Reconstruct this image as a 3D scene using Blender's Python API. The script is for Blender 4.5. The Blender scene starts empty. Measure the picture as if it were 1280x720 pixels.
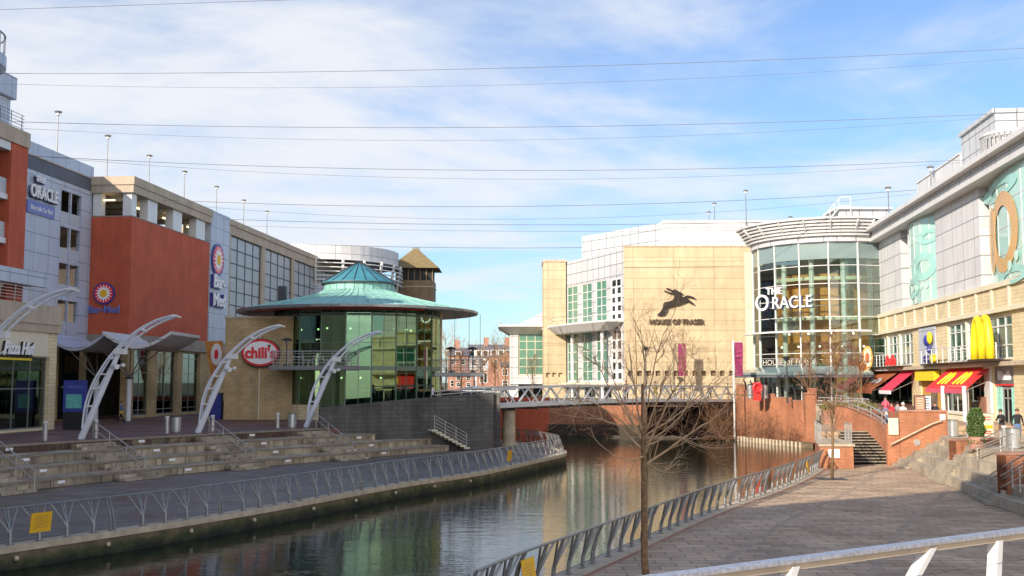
import bpy, bmesh, math, random
from mathutils import Vector, Matrix
random.seed(7)
PI = math.pi
scene = bpy.context.scene
COL = scene.collection
# ------------------------------------------------------------------ camera maths
F = 1350.0; PITCH = math.radians(5.0); EYE = 5.0
CP, SP = math.cos(PITCH), math.sin(PITCH)
def ray(px, py):
    u = (px-640)/F; v = (360-py)/F
    return Vector((u, CP - v*SP, SP + v*CP))
def gz(px, py, z=0.0):
    """real point where the sight line through a photo pixel meets the level z"""
    d = ray(px, py); t = (z-EYE)/d.z
    return Vector((d.x*t, d.y*t, z))
def at(px, py, Y):
    d = ray(px, py); t = Y/d.y
    return Vector((d.x*t, Y, EYE+d.z*t))
class Frame:
    """vertical wall: s runs along it, t outwards (right of its direction), z up"""
    def __init__(self, x, y, dx, dy):
        l = math.hypot(dx, dy); self.o = Vector((x, y)); self.d = Vector((dx/l, dy/l)); self.n = Vector((dy/l, -dx/l))
    def p(self, s, t, z):
        return Vector((self.o.x+self.d.x*s+self.n.x*t, self.o.y+self.d.y*s+self.n.y*t, z))
    def hit(self, px, py, t=0.0):
        r = ray(px, py); o = self.o + self.n*t
        k = o.dot(self.n)/(r.x*self.n.x+r.y*self.n.y)
        q = Vector((r.x*k, r.y*k)) - o
        return q.dot(self.d), EYE+r.z*k
    def s(self, px, py=450, t=0.0): return self.hit(px, py, t)[0]
    def z(self, px, py, t=0.0): return self.hit(px, py, t)[1]
    def off(self, t):
        f = Frame(self.o.x+self.n.x*t, self.o.y+self.n.y*t, self.d.x, self.d.y); return f
ID = Frame(0, 0, 1, 0)
# ------------------------------------------------------------------ materials
MATS = {}
def newmat(name):
    m = bpy.data.materials.new(name); m.use_nodes = True
    nt = m.node_tree; b = nt.nodes['Principled BSDF']; MATS[name] = m
    return m, nt, b
def N(nt, typ, **kw):
    n = nt.nodes.new(typ)
    for k, v in kw.items():
        if hasattr(n, k): setattr(n, k, v)
    return n
def rgba(c): return (c[0], c[1], c[2], 1)
def coords(nt, uv):
    tc = N(nt, 'ShaderNodeTexCoord')
    if uv: return tc.outputs['UV']
    g = N(nt, 'ShaderNodeNewGeometry'); return g.outputs['Position']
def noise(nt, vec, scale, detail=4, rough=0.6, stretch=None):
    if stretch:
        mp = N(nt, 'ShaderNodeMapping'); mp.inputs['Scale'].default_value = stretch
        nt.links.new(vec, mp.inputs['Vector']); vec = mp.outputs[0]
    n = N(nt, 'ShaderNodeTexNoise'); n.inputs['Scale'].default_value = scale
    n.inputs['Detail'].default_value = detail; n.inputs['Roughness'].default_value = rough
    nt.links.new(vec, n.inputs['Vector']); return n.outputs['Fac']
def maprange(nt, val, a, b, c, d):
    m = N(nt, 'ShaderNodeMapRange'); 
    for i, x in zip(('From Min', 'From Max', 'To Min', 'To Max'), (a, b, c, d)): m.inputs[i].default_value = x
    nt.links.new(val, m.inputs['Value']); return m.outputs[0]
def mix(nt, fac, a, b, mode='MIX'):
    m = N(nt, 'ShaderNodeMix'); m.data_type = 'RGBA'; m.blend_type = mode
    for sock, v in ((m.inputs[0], fac), (m.inputs[6], a), (m.inputs[7], b)):
        if hasattr(v, 'links'): nt.links.new(v, sock)
        elif isinstance(v, (int, float)): sock.default_value = v
        else: sock.default_value = rgba(v)
    return m.outputs[2]
def hsvmul(nt, col, val):
    """scale colour brightness by a value socket"""
    m = N(nt, 'ShaderNodeVectorMath'); m.operation = 'SCALE'
    nt.links.new(col, m.inputs[0]); nt.links.new(val, m.inputs['Scale']); return m.outputs[0]
def bump(nt, b, h, strength=.3, dist=.02):
    n = N(nt, 'ShaderNodeBump'); n.inputs['Strength'].default_value = strength; n.inputs['Distance'].default_value = dist
    nt.links.new(h, n.inputs['Height']); nt.links.new(n.outputs[0], b.inputs['Normal'])
def plain(name, c, rough=.6, metal=0.0, var=.12, scale=1.2, streak=0.0, emit=None, estr=1.0, spec=None, bmp=0.0):
    m, nt, b = newmat(name)
    b.inputs['Roughness'].default_value = rough; b.inputs['Metallic'].default_value = metal
    if spec is not None: b.inputs['Specular IOR Level'].default_value = spec
    pos = coords(nt, False)
    f = noise(nt, pos, scale, 6)
    v = maprange(nt, f, .3, .7, 1-var, 1+var)
    rgb = N(nt, 'ShaderNodeRGB'); rgb.outputs[0].default_value = rgba(c)
    col = hsvmul(nt, rgb.outputs[0], v)
    if streak:
        s = noise(nt, pos, 1.0, 5, .7, (2.2, 2.2, .16)); sv = maprange(nt, s, .42, .72, 1.0, 1-streak)
        col = hsvmul(nt, col, sv)
    nt.links.new(col, b.inputs['Base Color'])
    f2 = noise(nt, pos, scale*9, 3)
    nt.links.new(maprange(nt, f2, .3, .7, max(0, rough-.08), min(1, rough+.08)), b.inputs['Roughness'])
    if bmp: bump(nt, b, f2, bmp, .01)
    if emit: b.inputs['Emission Color'].default_value = rgba(emit); b.inputs['Emission Strength'].default_value = estr
    return m
def bricky(name, c1, c2, mortar, w=.225, h=.075, ms=.012, rough=.85, var=.25, streak=.25, off=.5, bmp=.4, scale=.5, msmooth=.1, tiltrough=None, bias=0):
    m, nt, b = newmat(name)
    uv = coords(nt, True); pos = coords(nt, False)
    br = N(nt, 'ShaderNodeTexBrick'); nt.links.new(uv, br.inputs['Vector'])
    br.offset = off
    br.inputs['Color1'].default_value = rgba(c1); br.inputs['Color2'].default_value = rgba(c2); br.inputs['Mortar'].default_value = rgba(mortar)
    br.inputs['Scale'].default_value = 1; br.inputs['Mortar Size'].default_value = ms; br.inputs['Mortar Smooth'].default_value = msmooth
    br.inputs['Brick Width'].default_value = w; br.inputs['Row Height'].default_value = h; br.inputs['Bias'].default_value = bias
    f = noise(nt, pos, scale, 7, .65)
    col = hsvmul(nt, br.outputs['Color'], maprange(nt, f, .3, .7, 1-var, 1+var))
    if streak:
        s = noise(nt, pos, 1.0, 5, .7, (1.6, 1.6, .14)); col = hsvmul(nt, col, maprange(nt, s, .45, .72, 1.0, 1-streak))
    nt.links.new(col, b.inputs['Base Color']); b.inputs['Roughness'].default_value = rough
    if tiltrough:
        nt.links.new(maprange(nt, noise(nt, pos, .35, 5), .38, .62, tiltrough, rough), b.inputs['Roughness'])
    inv = maprange(nt, br.outputs['Fac'], 0, 1, 1, 0); bump(nt, b, inv, bmp, .01)
    return m
def glassm(name, c, rough=.04, trans=0.0, tint=(.8, .9, .85), wob=.03, spec=.8):
    """reflective glazing; trans>0 lets the room behind show"""
    m, nt, b = newmat(name)
    b.inputs['Base Color'].default_value = rgba(c); b.inputs['Roughness'].default_value = rough
    b.inputs['Specular IOR Level'].default_value = spec
    pos = coords(nt, False)
    n = noise(nt, pos, .35, 2); bump(nt, b, n, wob, .3)
    if trans:
        out = nt.nodes['Material Output']; tr = N(nt, 'ShaderNodeBsdfTransparent'); tr.inputs['Color'].default_value = rgba(tint)
        fr = N(nt, 'ShaderNodeFresnel'); fr.inputs['IOR'].default_value = 1.5
        gl = N(nt, 'ShaderNodeBsdfGlossy'); gl.inputs['Color'].default_value = rgba(c); gl.inputs['Roughness'].default_value = rough
        mx = N(nt, 'ShaderNodeMixShader')
        nt.links.new(maprange(nt, fr.outputs[0], 0, 1, 1-trans, 1.0), mx.inputs[0])
        nt.links.new(tr.outputs[0], mx.inputs[1]); nt.links.new(gl.outputs[0], mx.inputs[2]); nt.links.new(mx.outputs[0], out.inputs['Surface'])
    return m
M = MATS
bricky('red_brick', (.58,.078,.034), (.48,.062,.028), (.50,.17,.09), streak=.18, var=.14, ms=.012)
bricky('orange_brick', (.44,.15,.06), (.35,.10,.045), (.40,.24,.15), w=.23, h=.08, streak=.30, var=.25, ms=.012)
bricky('yellow_block', (.52,.38,.20), (.45,.32,.16), (.27,.21,.13), w=.45, h=.225, ms=.012, streak=.12)
bricky('pale_block', (.74,.62,.40), (.66,.55,.34), (.46,.38,.25), w=.6, h=.26, ms=.014, streak=.08, var=.12)
bricky('gold_stone', (.60,.49,.32), (.55,.445,.285), (.34,.25,.16), w=4.7, h=1.22, ms=.026, streak=.16, var=.14, off=0.0, msmooth=0)
bricky('silver_panel', (.50,.55,.66), (.47,.52,.63), (.18,.20,.25), w=2.3, h=1.55, ms=.03, streak=.12, var=.06, off=0.0, rough=.42)
bricky('white_panel', (.55,.56,.58), (.51,.52,.54), (.20,.20,.22), w=1.6, h=1.35, ms=.05, streak=.10, var=.05, off=0.0, rough=.45)
bricky('grey_panel', (.56,.56,.57), (.53,.53,.54), (.25,.25,.26), w=3.1, h=1.75, ms=.03, streak=.14, var=.06, off=0.0, rough=.5)
bricky('pale_grey_panel', (.66,.66,.67), (.60,.60,.62), (.20,.20,.22), w=2.6, h=1.4, ms=.035, streak=.12, var=.06, off=0.0, rough=.5)
bricky('tower_brick', (.26,.17,.09), (.22,.14,.075), (.25,.2,.14), w=.5, h=.16, ms=.02)
bricky('far_brick', (.40,.19,.12), (.34,.15,.10), (.4,.25,.2), w=.4, h=.15, ms=.02)
# paving
bricky('dark_paving', (.18,.145,.125), (.115,.095,.085), (.05,.045,.043), w=.9, h=.45, ms=.018, streak=0, var=.38, rough=.62, bmp=.2, tiltrough=.3, scale=.35)
bricky('red_paving', (.17,.085,.072), (.13,.07,.06), (.06,.04,.04), w=.6, h=.3, ms=.012, streak=0, var=.25, rough=.7, bmp=.2, tiltrough=.4)
bricky('warm_paving', (.54,.385,.26), (.38,.27,.18), (.17,.125,.09), w=1.0, h=.5, ms=.022, streak=0, var=.34, rough=.85, bmp=.3, tiltrough=.6, off=.5, scale=.45)
bricky('step_stone', (.48,.40,.29), (.33,.275,.20), (.07,.06,.05), w=1.3, h=3.0, ms=.025, streak=.62, var=.36, off=0, scale=.8)
bricky('light_step_stone', (.50,.43,.33), (.42,.36,.27), (.2,.17,.13), w=1.1, h=3.0, ms=.02, streak=.4, var=.22, off=0, scale=.8)
bricky('board_concrete', (.125,.118,.11), (.098,.093,.088), (.06,.056,.052), w=1.25, h=.30, ms=.016, streak=.45, var=.3, scale=.7)
plain('mud_and_shade', (.045,.035,.022), .7, var=.4)  # dark mud tone, also painted as shadow at the brick wall's foot
plain('cope_stone', (.50,.41,.30), .8, var=.25, scale=2.5, bmp=.2)
plain('beige_concrete', (.50,.41,.31), .8, var=.10, scale=.6, streak=.25)
plain('lintel', (.33,.29,.24), .8, var=.15, streak=.3)
plain('white_paint', (.70,.70,.70), .4, var=.04)
plain('mast_white', (.72,.75,.82), .35, var=.06)
plain('blade_white', (.66,.66,.66), .5, var=.03)
plain('cream_paint', (.72,.66,.5), .5, var=.05)
plain('galvanised', (.26,.265,.27), .42, .55, var=.2, scale=6)
plain('steel_rail', (.50,.49,.47), .35, .5, var=.12, scale=5)
plain('rail_cap', (.42,.44,.50), .4, .5, var=.35, scale=45)
plain('stainless', (.55,.56,.58), .3, .7, var=.12, scale=4)
plain('roof_lead', (.20,.19,.18), .6, var=.2)
plain('dark_metal', (.035,.037,.042), .5, var=.2)
plain('black', (.012,.012,.014), .5, var=.2)
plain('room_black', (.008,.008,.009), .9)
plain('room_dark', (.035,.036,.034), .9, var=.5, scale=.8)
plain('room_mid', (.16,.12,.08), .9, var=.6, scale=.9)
plain('maroon', (.12,.02,.025), .5)
plain('ochre', (.62,.33,.07), .6, var=.2, streak=.1)
plain('orange_wall', (.60,.26,.06), .7, var=.25)
plain('copper_green', (.30,.56,.50), .5, var=.20, scale=1.0, streak=.2)
plain('copper_blue', (.06,.24,.30), .4, var=.18)
plain('red_neon', (.70,.05,.03), .5)
plain('red_fabric', (.72,.03,.03), .75, var=.08, scale=3)
plain('crimson_fabric', (.62,.035,.09), .75, var=.08, scale=3)
plain('brown_fabric', (.40,.12,.045), .8, var=.1, scale=3)
plain('red_sign', (.80,.03,.04), .4, var=.03)
plain('yellow_plastic', (.88,.66,.02), .45, var=.03)
plain('sign_yellow', (.85,.47,.02), .5, var=.06, scale=4)
plain('blue_sign', (.035,.05,.28), .4, var=.08)
plain('light_blue_sign', (.16,.20,.52), .4, var=.08)
plain('teal_sign', (.12,.42,.40), .4, var=.3, scale=5)
plain('letter_white', (.88,.88,.90), .4, var=.02)
plain('letter_navy', (.02,.025,.09), .4, var=.03)
plain('letter_brown', (.10,.06,.035), .5, var=.1)
plain('bronze', (.045,.032,.025), .45, .4, var=.3)
plain('purple_banner', (.27,.025,.11), .7, var=.08)
plain('lit_tube', (.9,.8,.5), .5, emit=(1,.75,.35), estr=2.5)
plain('lit_spot', (.9,.8,.6), .5, emit=(1,.85,.6), estr=4)
plain('slate', (.11,.12,.15), .7, var=.15)
plain('tile_brown', (.20,.15,.07), .8, var=.2, scale=2)
plain('green_leaf', (.075,.13,.03), .7, var=.4, scale=12)
plain('olive_leaf', (.20,.19,.05), .7, var=.4, scale=12)
plain('dry_ground', (.16,.12,.075), .95, var=.4, scale=1.5, bmp=.4)
plain('field', (.12,.12,.08), .95, var=.3, scale=.02)
plain('mural_orange', (.66,.38,.13), .3, var=.05)
plain('mural_teal', (.34,.66,.61), .3, var=.08)
plain('mural_pale', (.55,.80,.72), .3, var=.08)
plain('wire_dark', (.22,.23,.26), .5, .3, var=.1)
plain('bark', (.20,.12,.06), .85, var=.55, scale=14, bmp=.5)
plain('shaded_twig', (.085,.045,.028), .9, var=.4)  # twig colour darkened to stand in for shade under the bridge
plain('tread_top', (.25,.21,.16), .75, var=.28, scale=2)
plain('twig', (.45,.30,.175), .8, var=.3, scale=8)
plain('red_twig', (.22,.115,.065), .85, var=.4, scale=5)
plain('hair_dark', (.03,.02,.015), .6); plain('hair_brown', (.10,.05,.03), .6)
plain('skin', (.55,.32,.23), .55, var=.05)
plain('cloth_white', (.75,.75,.78), .9); plain('cloth_black', (.02,.02,.025), .85); plain('cloth_jeans', (.10,.18,.33), .85)
plain('cloth_denim', (.10,.16,.27), .85); plain('cloth_pink', (.62,.10,.16), .85); plain('cloth_red', (.55,.03,.04), .85)
plain('cloth_olive', (.20,.15,.05), .85); plain('cloth_yellow', (.8,.5,.03), .85); plain('cloth_brown', (.14,.07,.05), .85); plain('cloth_grey', (.3,.3,.32), .85)
glassm('dark_glass', (.012,.018,.018)); glassm('teal_glass', (.03,.11,.09), spec=.7); glassm('green_pane', (.10,.24,.17), .08); glassm('grey_pane', (.20,.27,.27), .08)
glassm('shop_glass', (.7,.8,.75), .02, trans=.86, tint=(.6,.72,.66))
glassm('drum_glass', (.62,.85,.62), .02, trans=.76, tint=(.40,.62,.46), wob=.02)
glassm('oracle_glass', (.8,.88,.85), .02, trans=.88, tint=(.88,.95,.91))
glassm('mural_glass', (.42,.68,.62), .1)
plain('drum_mullion', (.16,.22,.18), .4, .3)
plain('banner_print', (.45,.12,.22), .7)
def mesh_grille():
    m, nt, b = newmat('lattice')      # pale perforated lattice screen
    uv = coords(nt, True)
    w = []
    for a in (1, -1):
        mp = N(nt, 'ShaderNodeMapping'); mp.inputs['Rotation'].default_value = (0, 0, a*PI/4); nt.links.new(uv, mp.inputs[0])
        wv = N(nt, 'ShaderNodeTexWave'); wv.inputs['Scale'].default_value = 1.6; nt.links.new(mp.outputs[0], wv.inputs[0])
        w.append(maprange(nt, wv.outputs['Fac'], .45, .55, 0, 1))
    mx = N(nt, 'ShaderNodeMath'); mx.operation = 'MAXIMUM'; nt.links.new(w[0], mx.inputs[0]); nt.links.new(w[1], mx.inputs[1])
    nt.links.new(mix(nt, mx.outputs[0], (.06,.07,.08), (.62,.66,.72)), b.inputs['Base Color'])
mesh_grille()
def screen_pane():
    m, nt, b = newmat('screen_pane')
    uv = coords(nt, True); f = noise(nt, uv, 7, 2)
    nt.links.new(mix(nt, maprange(nt, f, .4, .6, 0, 1), (.30,.33,.36), (.46,.48,.50)), b.inputs['Base Color']); b.inputs['Roughness'].default_value = .35
screen_pane()
def quay_wall():
    m, nt, b = newmat('algae_wall')
    pos = coords(nt, False); sx = N(nt, 'ShaderNodeSeparateXYZ'); nt.links.new(pos, sx.inputs[0])
    f = noise(nt, pos, 1.3, 8, .7)
    a = N(nt, 'ShaderNodeMath'); a.operation = 'ADD'; nt.links.new(sx.outputs['Z'], a.inputs[0]); nt.links.new(maprange(nt, f, .3, .7, -.22, .22), a.inputs[1])
    c = mix(nt, maprange(nt, a.outputs[0], -.42, -.12, 0, 1), (.055,.062,.022), (.20,.15,.09))
    c = mix(nt, maprange(nt, a.outputs[0], -.66, -.42, 0, 1), (.015,.016,.012), c)
    nt.links.new(c, b.inputs['Base Color']); b.inputs['Roughness'].default_value = .8; bump(nt, b, f, .5, .05)
quay_wall()
def water():
    m, nt, b = newmat('river_water')
    b.inputs['Base Color'].default_value = (.008,.018,.010,1); b.inputs['Roughness'].default_value = .035
    b.inputs['IOR'].default_value = 1.33
    pos = coords(nt, False)
    f1 = noise(nt, pos, .9, 3, .5, (.75, 1.5, 1)); f2 = noise(nt, pos, 3.6, 3, .6, (.7, 1.5, 1)); f3 = 0
    a = N(nt, 'ShaderNodeMath'); a.operation = 'MULTIPLY_ADD'; nt.links.new(f2, a.inputs[0]); a.inputs[1].default_value = .42; nt.links.new(f1, a.inputs[2])
    bump(nt, b, a.outputs[0], .20, .055)
water()
# ------------------------------------------------------------------ mesh builder
ROOT = {}
def tag(o, label=None, cat=None, group=None, kind=None):
    if label: o['label'] = label
    if cat: o['category'] = cat
    if group: o['group'] = group
    if kind: o['kind'] = kind
    return o
def thing(name, loc, label, cat, group=None, rz=0):
    o = bpy.data.objects.new(name, None); COL.objects.link(o); o.location = loc; o.rotation_euler = (0, 0, rz)
    o.empty_display_size = .1
    ROOT[o.name] = Vector(loc) if not rz else Vector((0, 0, 0))
    return tag(o, label, cat, group)
class MB:
    def __init__(self): self.v = []; self.f = []; self.m = []
    def add(self, vs, fs, mi=0):
        k = len(self.v); self.v += [Vector(v) for v in vs]; self.f += [tuple(k+i for i in f) for f in fs]; self.m += [mi]*len(fs)
        return self
    def box(self, fr, s0, s1, t0, t1, z0, z1, mi=0):
        if s0 > s1: s0, s1 = s1, s0
        if t0 > t1: t0, t1 = t1, t0
        if z0 > z1: z0, z1 = z1, z0
        vs = [fr.p(s, t, z) for z in (z0, z1) for s, t in ((s0, t0), (s1, t0), (s1, t1), (s0, t1))]
        # frame (d, n) is left handed, so wind accordingly
        return self.add(vs, [(0,1,2,3), (7,6,5,4), (0,4,5,1), (1,5,6,2), (2,6,7,3), (3,7,4,0)], mi)
    def prism(self, poly, z0, z1, mi=0, top=True, bottom=True, zf=None):
        """poly: list of (x, y); zf(x,y) gives an uneven top"""
        a = sum(poly[i][0]*poly[(i+1) % len(poly)][1]-poly[(i+1) % len(poly)][0]*poly[i][1] for i in range(len(poly)))
        if a < 0: poly = poly[::-1]
        n = len(poly)
        vs = [(p[0], p[1], z0) for p in poly]+[(p[0], p[1], zf(*p) if zf else z1) for p in poly]
        fs = [(i, (i+1) % n, n+(i+1) % n, n+i) for i in range(n)]
        if top: fs.append(tuple(range(n, 2*n)))
        if bottom: fs.append(tuple(range(n-1, -1, -1)))
        return self.add(vs, fs, mi)
    def flat(self, poly, z, mi=0):
        a = sum(poly[i][0]*poly[(i+1) % len(poly)][1]-poly[(i+1) % len(poly)][0]*poly[i][1] for i in range(len(poly)))
        if a < 0: poly = poly[::-1]
        return self.add([(p[0], p[1], z) for p in poly], [tuple(range(len(poly)))], mi)
    def plate(self, fr, pts, t0, t1, mi=0):
        """pts: (s,z) outline on the wall plane extruded from t0 to t1"""
        n = len(pts); a = sum(pts[i][0]*pts[(i+1) % n][1]-pts[(i+1) % n][0]*pts[i][1] for i in range(n))
        if a < 0: pts = pts[::-1]
        vs = [fr.p(s, t1, z) for s, z in pts]+[fr.p(s, t0, z) for s, z in pts]
        fs = [tuple(range(n)), tuple(range(2*n-1, n-1, -1))]+[(i, n+i, n+(i+1) % n, (i+1) % n) for i in range(n)]
        return self.add(vs, fs, mi)
    def tube(self, pts, rad, n=6, mi=0, cap=True):
        pts = [Vector(p) for p in pts]
        if not isinstance(rad, (list, tuple)): rad = [rad]*len(pts)
        k = len(self.v); ref = None
        for i, p in enumerate(pts):
            d = (pts[min(i+1, len(pts)-1)]-pts[max(i-1, 0)])
            if d.length < 1e-9: d = Vector((0, 0, 1))
            d.normalize()
            if ref is None: ref = Vector((0, 0, 1)) if abs(d.z) < .9 else Vector((1, 0, 0))
            u = d.cross(ref)
            if u.length < 1e-4: u = d.cross(Vector((0, 1, .3)))
            u.normalize(); w = d.cross(u)
            for j in range(n):
                a = 2*PI*j/n; self.v.append(p+u*math.cos(a)*rad[i]+w*math.sin(a)*rad[i])
        for i in range(len(pts)-1):
            for j in range(n):
                self.f.append((k+i*n+j, k+(i+1)*n+j, k+(i+1)*n+(j+1) % n, k+i*n+(j+1) % n)); self.m.append(mi)
        if cap:
            self.f.append(tuple(k+j for j in range(n))); self.m.append(mi)
            e = k+(len(pts)-1)*n; self.f.append(tuple(e+j for j in range(n-1, -1, -1))); self.m.append(mi)
        return self
    def bar(self, a, b, w, h=None, mi=0):
        """rectangular bar between two points, w across, h up"""
        h = h or w; a = Vector(a); b = Vector(b); d = (b-a).normalized()
        up = Vector((0, 0, 1)) if abs(d.z) < .95 else Vector((0, 1, 0))
        u = d.cross(up).normalized(); q = u.cross(d)
        vs = [p+u*x*w/2+q*y*h/2 for p in (a, b) for x, y in ((-1,-1), (1,-1), (1,1), (-1,1))]
        return self.add(vs, [(0,1,2,3)[::-1], (4,5,6,7), (0,1,5,4), (1,2,6,5), (2,3,7,6), (3,0,4,7)], mi)
    def lathe(self, c, prof, n=32, mi=0, a0=0, a1=2*PI, flatn=False):
        """prof: (r, z) from low to high, angles a0..a1"""
        full = abs(a1-a0-2*PI) < 1e-6; m = n if full else n+1; k = len(self.v)
        for r, z in prof:
            for j in range(m):
                a = a0+(a1-a0)*j/n; self.v.append(Vector((c[0]+r*math.cos(a), c[1]+r*math.sin(a), z)))
        for i in range(len(prof)-1):
            for j in range(n):
                j2 = (j+1) % m
                self.f.append((k+i*m+j, k+i*m+j2, k+(i+1)*m+j2, k+(i+1)*m+j)); self.m.append(mi)
        return self
    def ball(self, c, rx, ry=None, rz=None, n=10, mi=0):
        ry = ry or rx; rz = rz or rx; k = len(self.v); R = n//2+1
        for i in range(R+1):
            ph = -PI/2+PI*i/R
            for j in range(n):
                a = 2*PI*j/n; self.v.append(Vector((c[0]+rx*math.cos(ph)*math.cos(a), c[1]+ry*math.cos(ph)*math.sin(a), c[2]+rz*math.sin(ph))))
        for i in range(R):
            for j in range(n):
                self.f.append((k+i*n+j, k+i*n+(j+1) % n, k+(i+1)*n+(j+1) % n, k+(i+1)*n+j)); self.m.append(mi)
        return self
    def strip(self, A, B, mi=0):
        """quads between two equal polylines"""
        k = len(self.v); n = len(A); self.v += [Vector(p) for p in A]+[Vector(p) for p in B]
        for i in range(n-1): self.f.append((k+i, k+i+1, k+n+i+1, k+n+i)); self.m.append(mi)
        return self
    def build(self, name, mat, parent=None, base=None, smooth=False, label=None, uvmode=None):
        if parent is not None:
            off = ROOT[parent.name]
        else:
            if base is None:
                xs = [v.x for v in self.v]; ys = [v.y for v in self.v]; zs = [v.z for v in self.v]
                base = Vector(((min(xs)+max(xs))/2, (min(ys)+max(ys))/2, min(zs)))
            off = Vector(base)
        me = bpy.data.meshes.new(name)
        me.from_pydata([tuple(v-off) for v in self.v], [], self.f); me.validate()
        uvl = me.uv_layers.new(name='UVMap')
        for p in me.polygons:
            n = p.normal
            for li in p.loop_indices:
                co = me.vertices[me.loops[li].vertex_index].co + off
                if uvmode: uvl.data[li].uv = uvmode(co)
                elif abs(n.z) > .6: uvl.data[li].uv = (co.x, co.y)
                else:
                    l = math.hypot(n.x, n.y) or 1; uvl.data[li].uv = (co.x*(-n.y/l)+co.y*(n.x/l), co.z)
        mats = mat if isinstance(mat, (list, tuple)) else [mat]
        for mm in mats: me.materials.append(MATS[mm] if isinstance(mm, str) else mm)
        if len(mats) > 1 and len(self.m) == len(me.polygons): me.polygons.foreach_set('material_index', self.m)
        if smooth:
            me.polygons.foreach_set('use_smooth', [True]*len(me.polygons))
        me.update()
        o = bpy.data.objects.new(name, me); COL.objects.link(o)
        if parent is not None: o.parent = parent; ROOT[o.name] = off
        else: o.location = off; ROOT[o.name] = off
        if label: o['label'] = label
        return o
def copy_tree(o, parent=None):
    c = o.copy(); COL.objects.link(c)
    if parent is not None: c.parent = parent
    for ch in list(o.children): copy_tree(ch, c)
    return c
def struct(name, mb, mat, smooth=False, base=None):
    o = mb.build(name, mat, base=base, smooth=smooth); o['kind'] = 'structure'; return o
def curve(pts, n=6, closed=False):
    """Catmull-Rom through 2-D/3-D points"""
    P = [Vector(p) for p in pts]; out = []
    for i in range(len(P)-1):
        p0 = P[max(i-1, 0)]; p1 = P[i]; p2 = P[i+1]; p3 = P[min(i+2, len(P)-1)]
        for k in range(n):
            t = k/n
            out.append(.5*((2*p1)+(p2-p0)*t+(2*p0-5*p1+4*p2-p3)*t*t+(3*p1-p0-3*p2+p3)*t**3))
    out.append(P[-1]); return out
def resample(pts, step):
    L = [0]
    for i in range(1, len(pts)): L.append(L[-1]+(pts[i]-pts[i-1]).length)
    n = max(1, int(round(L[-1]/step))); out = []; j = 0
    for k in range(n+1):
        d = L[-1]*k/n
        while j < len(L)-2 and L[j+1] < d: j += 1
        u = (d-L[j])/max(1e-9, L[j+1]-L[j]); out.append(pts[j].lerp(pts[j+1], min(1, u)))
    return out
def offset(pts, d):
    """2-D offset to the left of travel by d"""
    out = []
    for i, p in enumerate(pts):
        t = (pts[min(i+1, len(pts)-1)]-pts[max(i-1, 0)]); t = Vector((t.x, t.y)).normalized()
        out.append(Vector((p.x-t.y*d, p.y+t.x*d)))
    return out
def text_mb(mb, fr, txt, s, z, size, t0, depth=.06, mi=0, shear=0.0, bold=0.0, align='CENTER', sx=1.0, rise=0.0):
    cu = bpy.data.curves.new('t', 'FONT'); cu.body = txt; cu.size = size; cu.extrude = depth/2; cu.align_x = align
    cu.offset = bold; cu.shear = shear; cu.resolution_u = 3; cu.space_character = 1.02
    ob = bpy.data.objects.new('t', cu); COL.objects.link(ob)
    dg = bpy.context.evaluated_depsgraph_get(); dg.update()
    me = bpy.data.meshes.new_from_object(ob.evaluated_get(dg))
    mb.add([fr.p(s+v.co.x*sx, t0+depth/2+v.co.z, z+v.co.y+rise*v.co.x) for v in me.vertices], [tuple(p.vertices) for p in me.polygons], mi)
    bpy.data.objects.remove(ob); bpy.data.meshes.remove(me)
    return mb
def wall_holes(mb, fr, s0, s1, z0, z1, holes, th=.35, mi=0, t=0.0):
    """wall slab with rectangular openings (s0,s1,z0,z1)"""
    S = sorted({s0, s1, *[min(max(h[i], s0), s1) for h in holes for i in (0, 1)]}); Z = sorted({z0, z1, *[min(max(h[i], z0), z1) for h in holes for i in (2, 3)]})
    for i in range(len(S)-1):
        zz = None
        for j in range(len(Z)):
            inside = True
            if j < len(Z)-1:
                cs = (S[i]+S[i+1])/2; cz = (Z[j]+Z[j+1])/2
                inside = any(h[0] < cs < h[1] and h[2] < cz < h[3] for h in holes)
            if not inside and zz is None: zz = Z[j]
            if inside and zz is not None:
                mb.box(fr, S[i], S[i+1], t-th, t, zz, Z[j], mi); zz = None
    return mb
def window(parent, fr, s0, s1, z0, z1, nx, nz, t=-.12, fw=.07, frame='white_paint', glass='dark_glass', name='window', fd=.08, rows=None, label=None):
    """a window part (frame) with its pane as sub-part"""
    a, b = min(s0, s1), max(s0, s1); m = MB()
    m.box(fr, a, a+fw, t-fd, t, z0, z1); m.box(fr, b-fw, b, t-fd, t, z0, z1)
    m.box(fr, a+fw, b-fw, t-fd, t-.003, z0, z0+fw); m.box(fr, a+fw, b-fw, t-fd, t-.003, z1-fw, z1)
    for i in range(1, nx):
        s = a+(b-a)*i/nx; m.box(fr, s-fw*.32, s+fw*.32, t-fd+.01, t-.01, z0+fw, z1-fw)
    zs = rows if rows else [z0+(z1-z0)*j/nz for j in range(1, nz)]
    for z in zs: m.box(fr, a+fw, b-fw, t-fd+.015, t-.015, z-fw*.32, z+fw*.32)
    w = m.build(name, frame, parent, label=label)
    g = MB().box(fr, a+fw*.5, b-fw*.5, t-fd*.6-.02, t-fd*.6, z0+fw*.5, z1-fw*.5).build('pane', glass, w)
    return w
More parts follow.
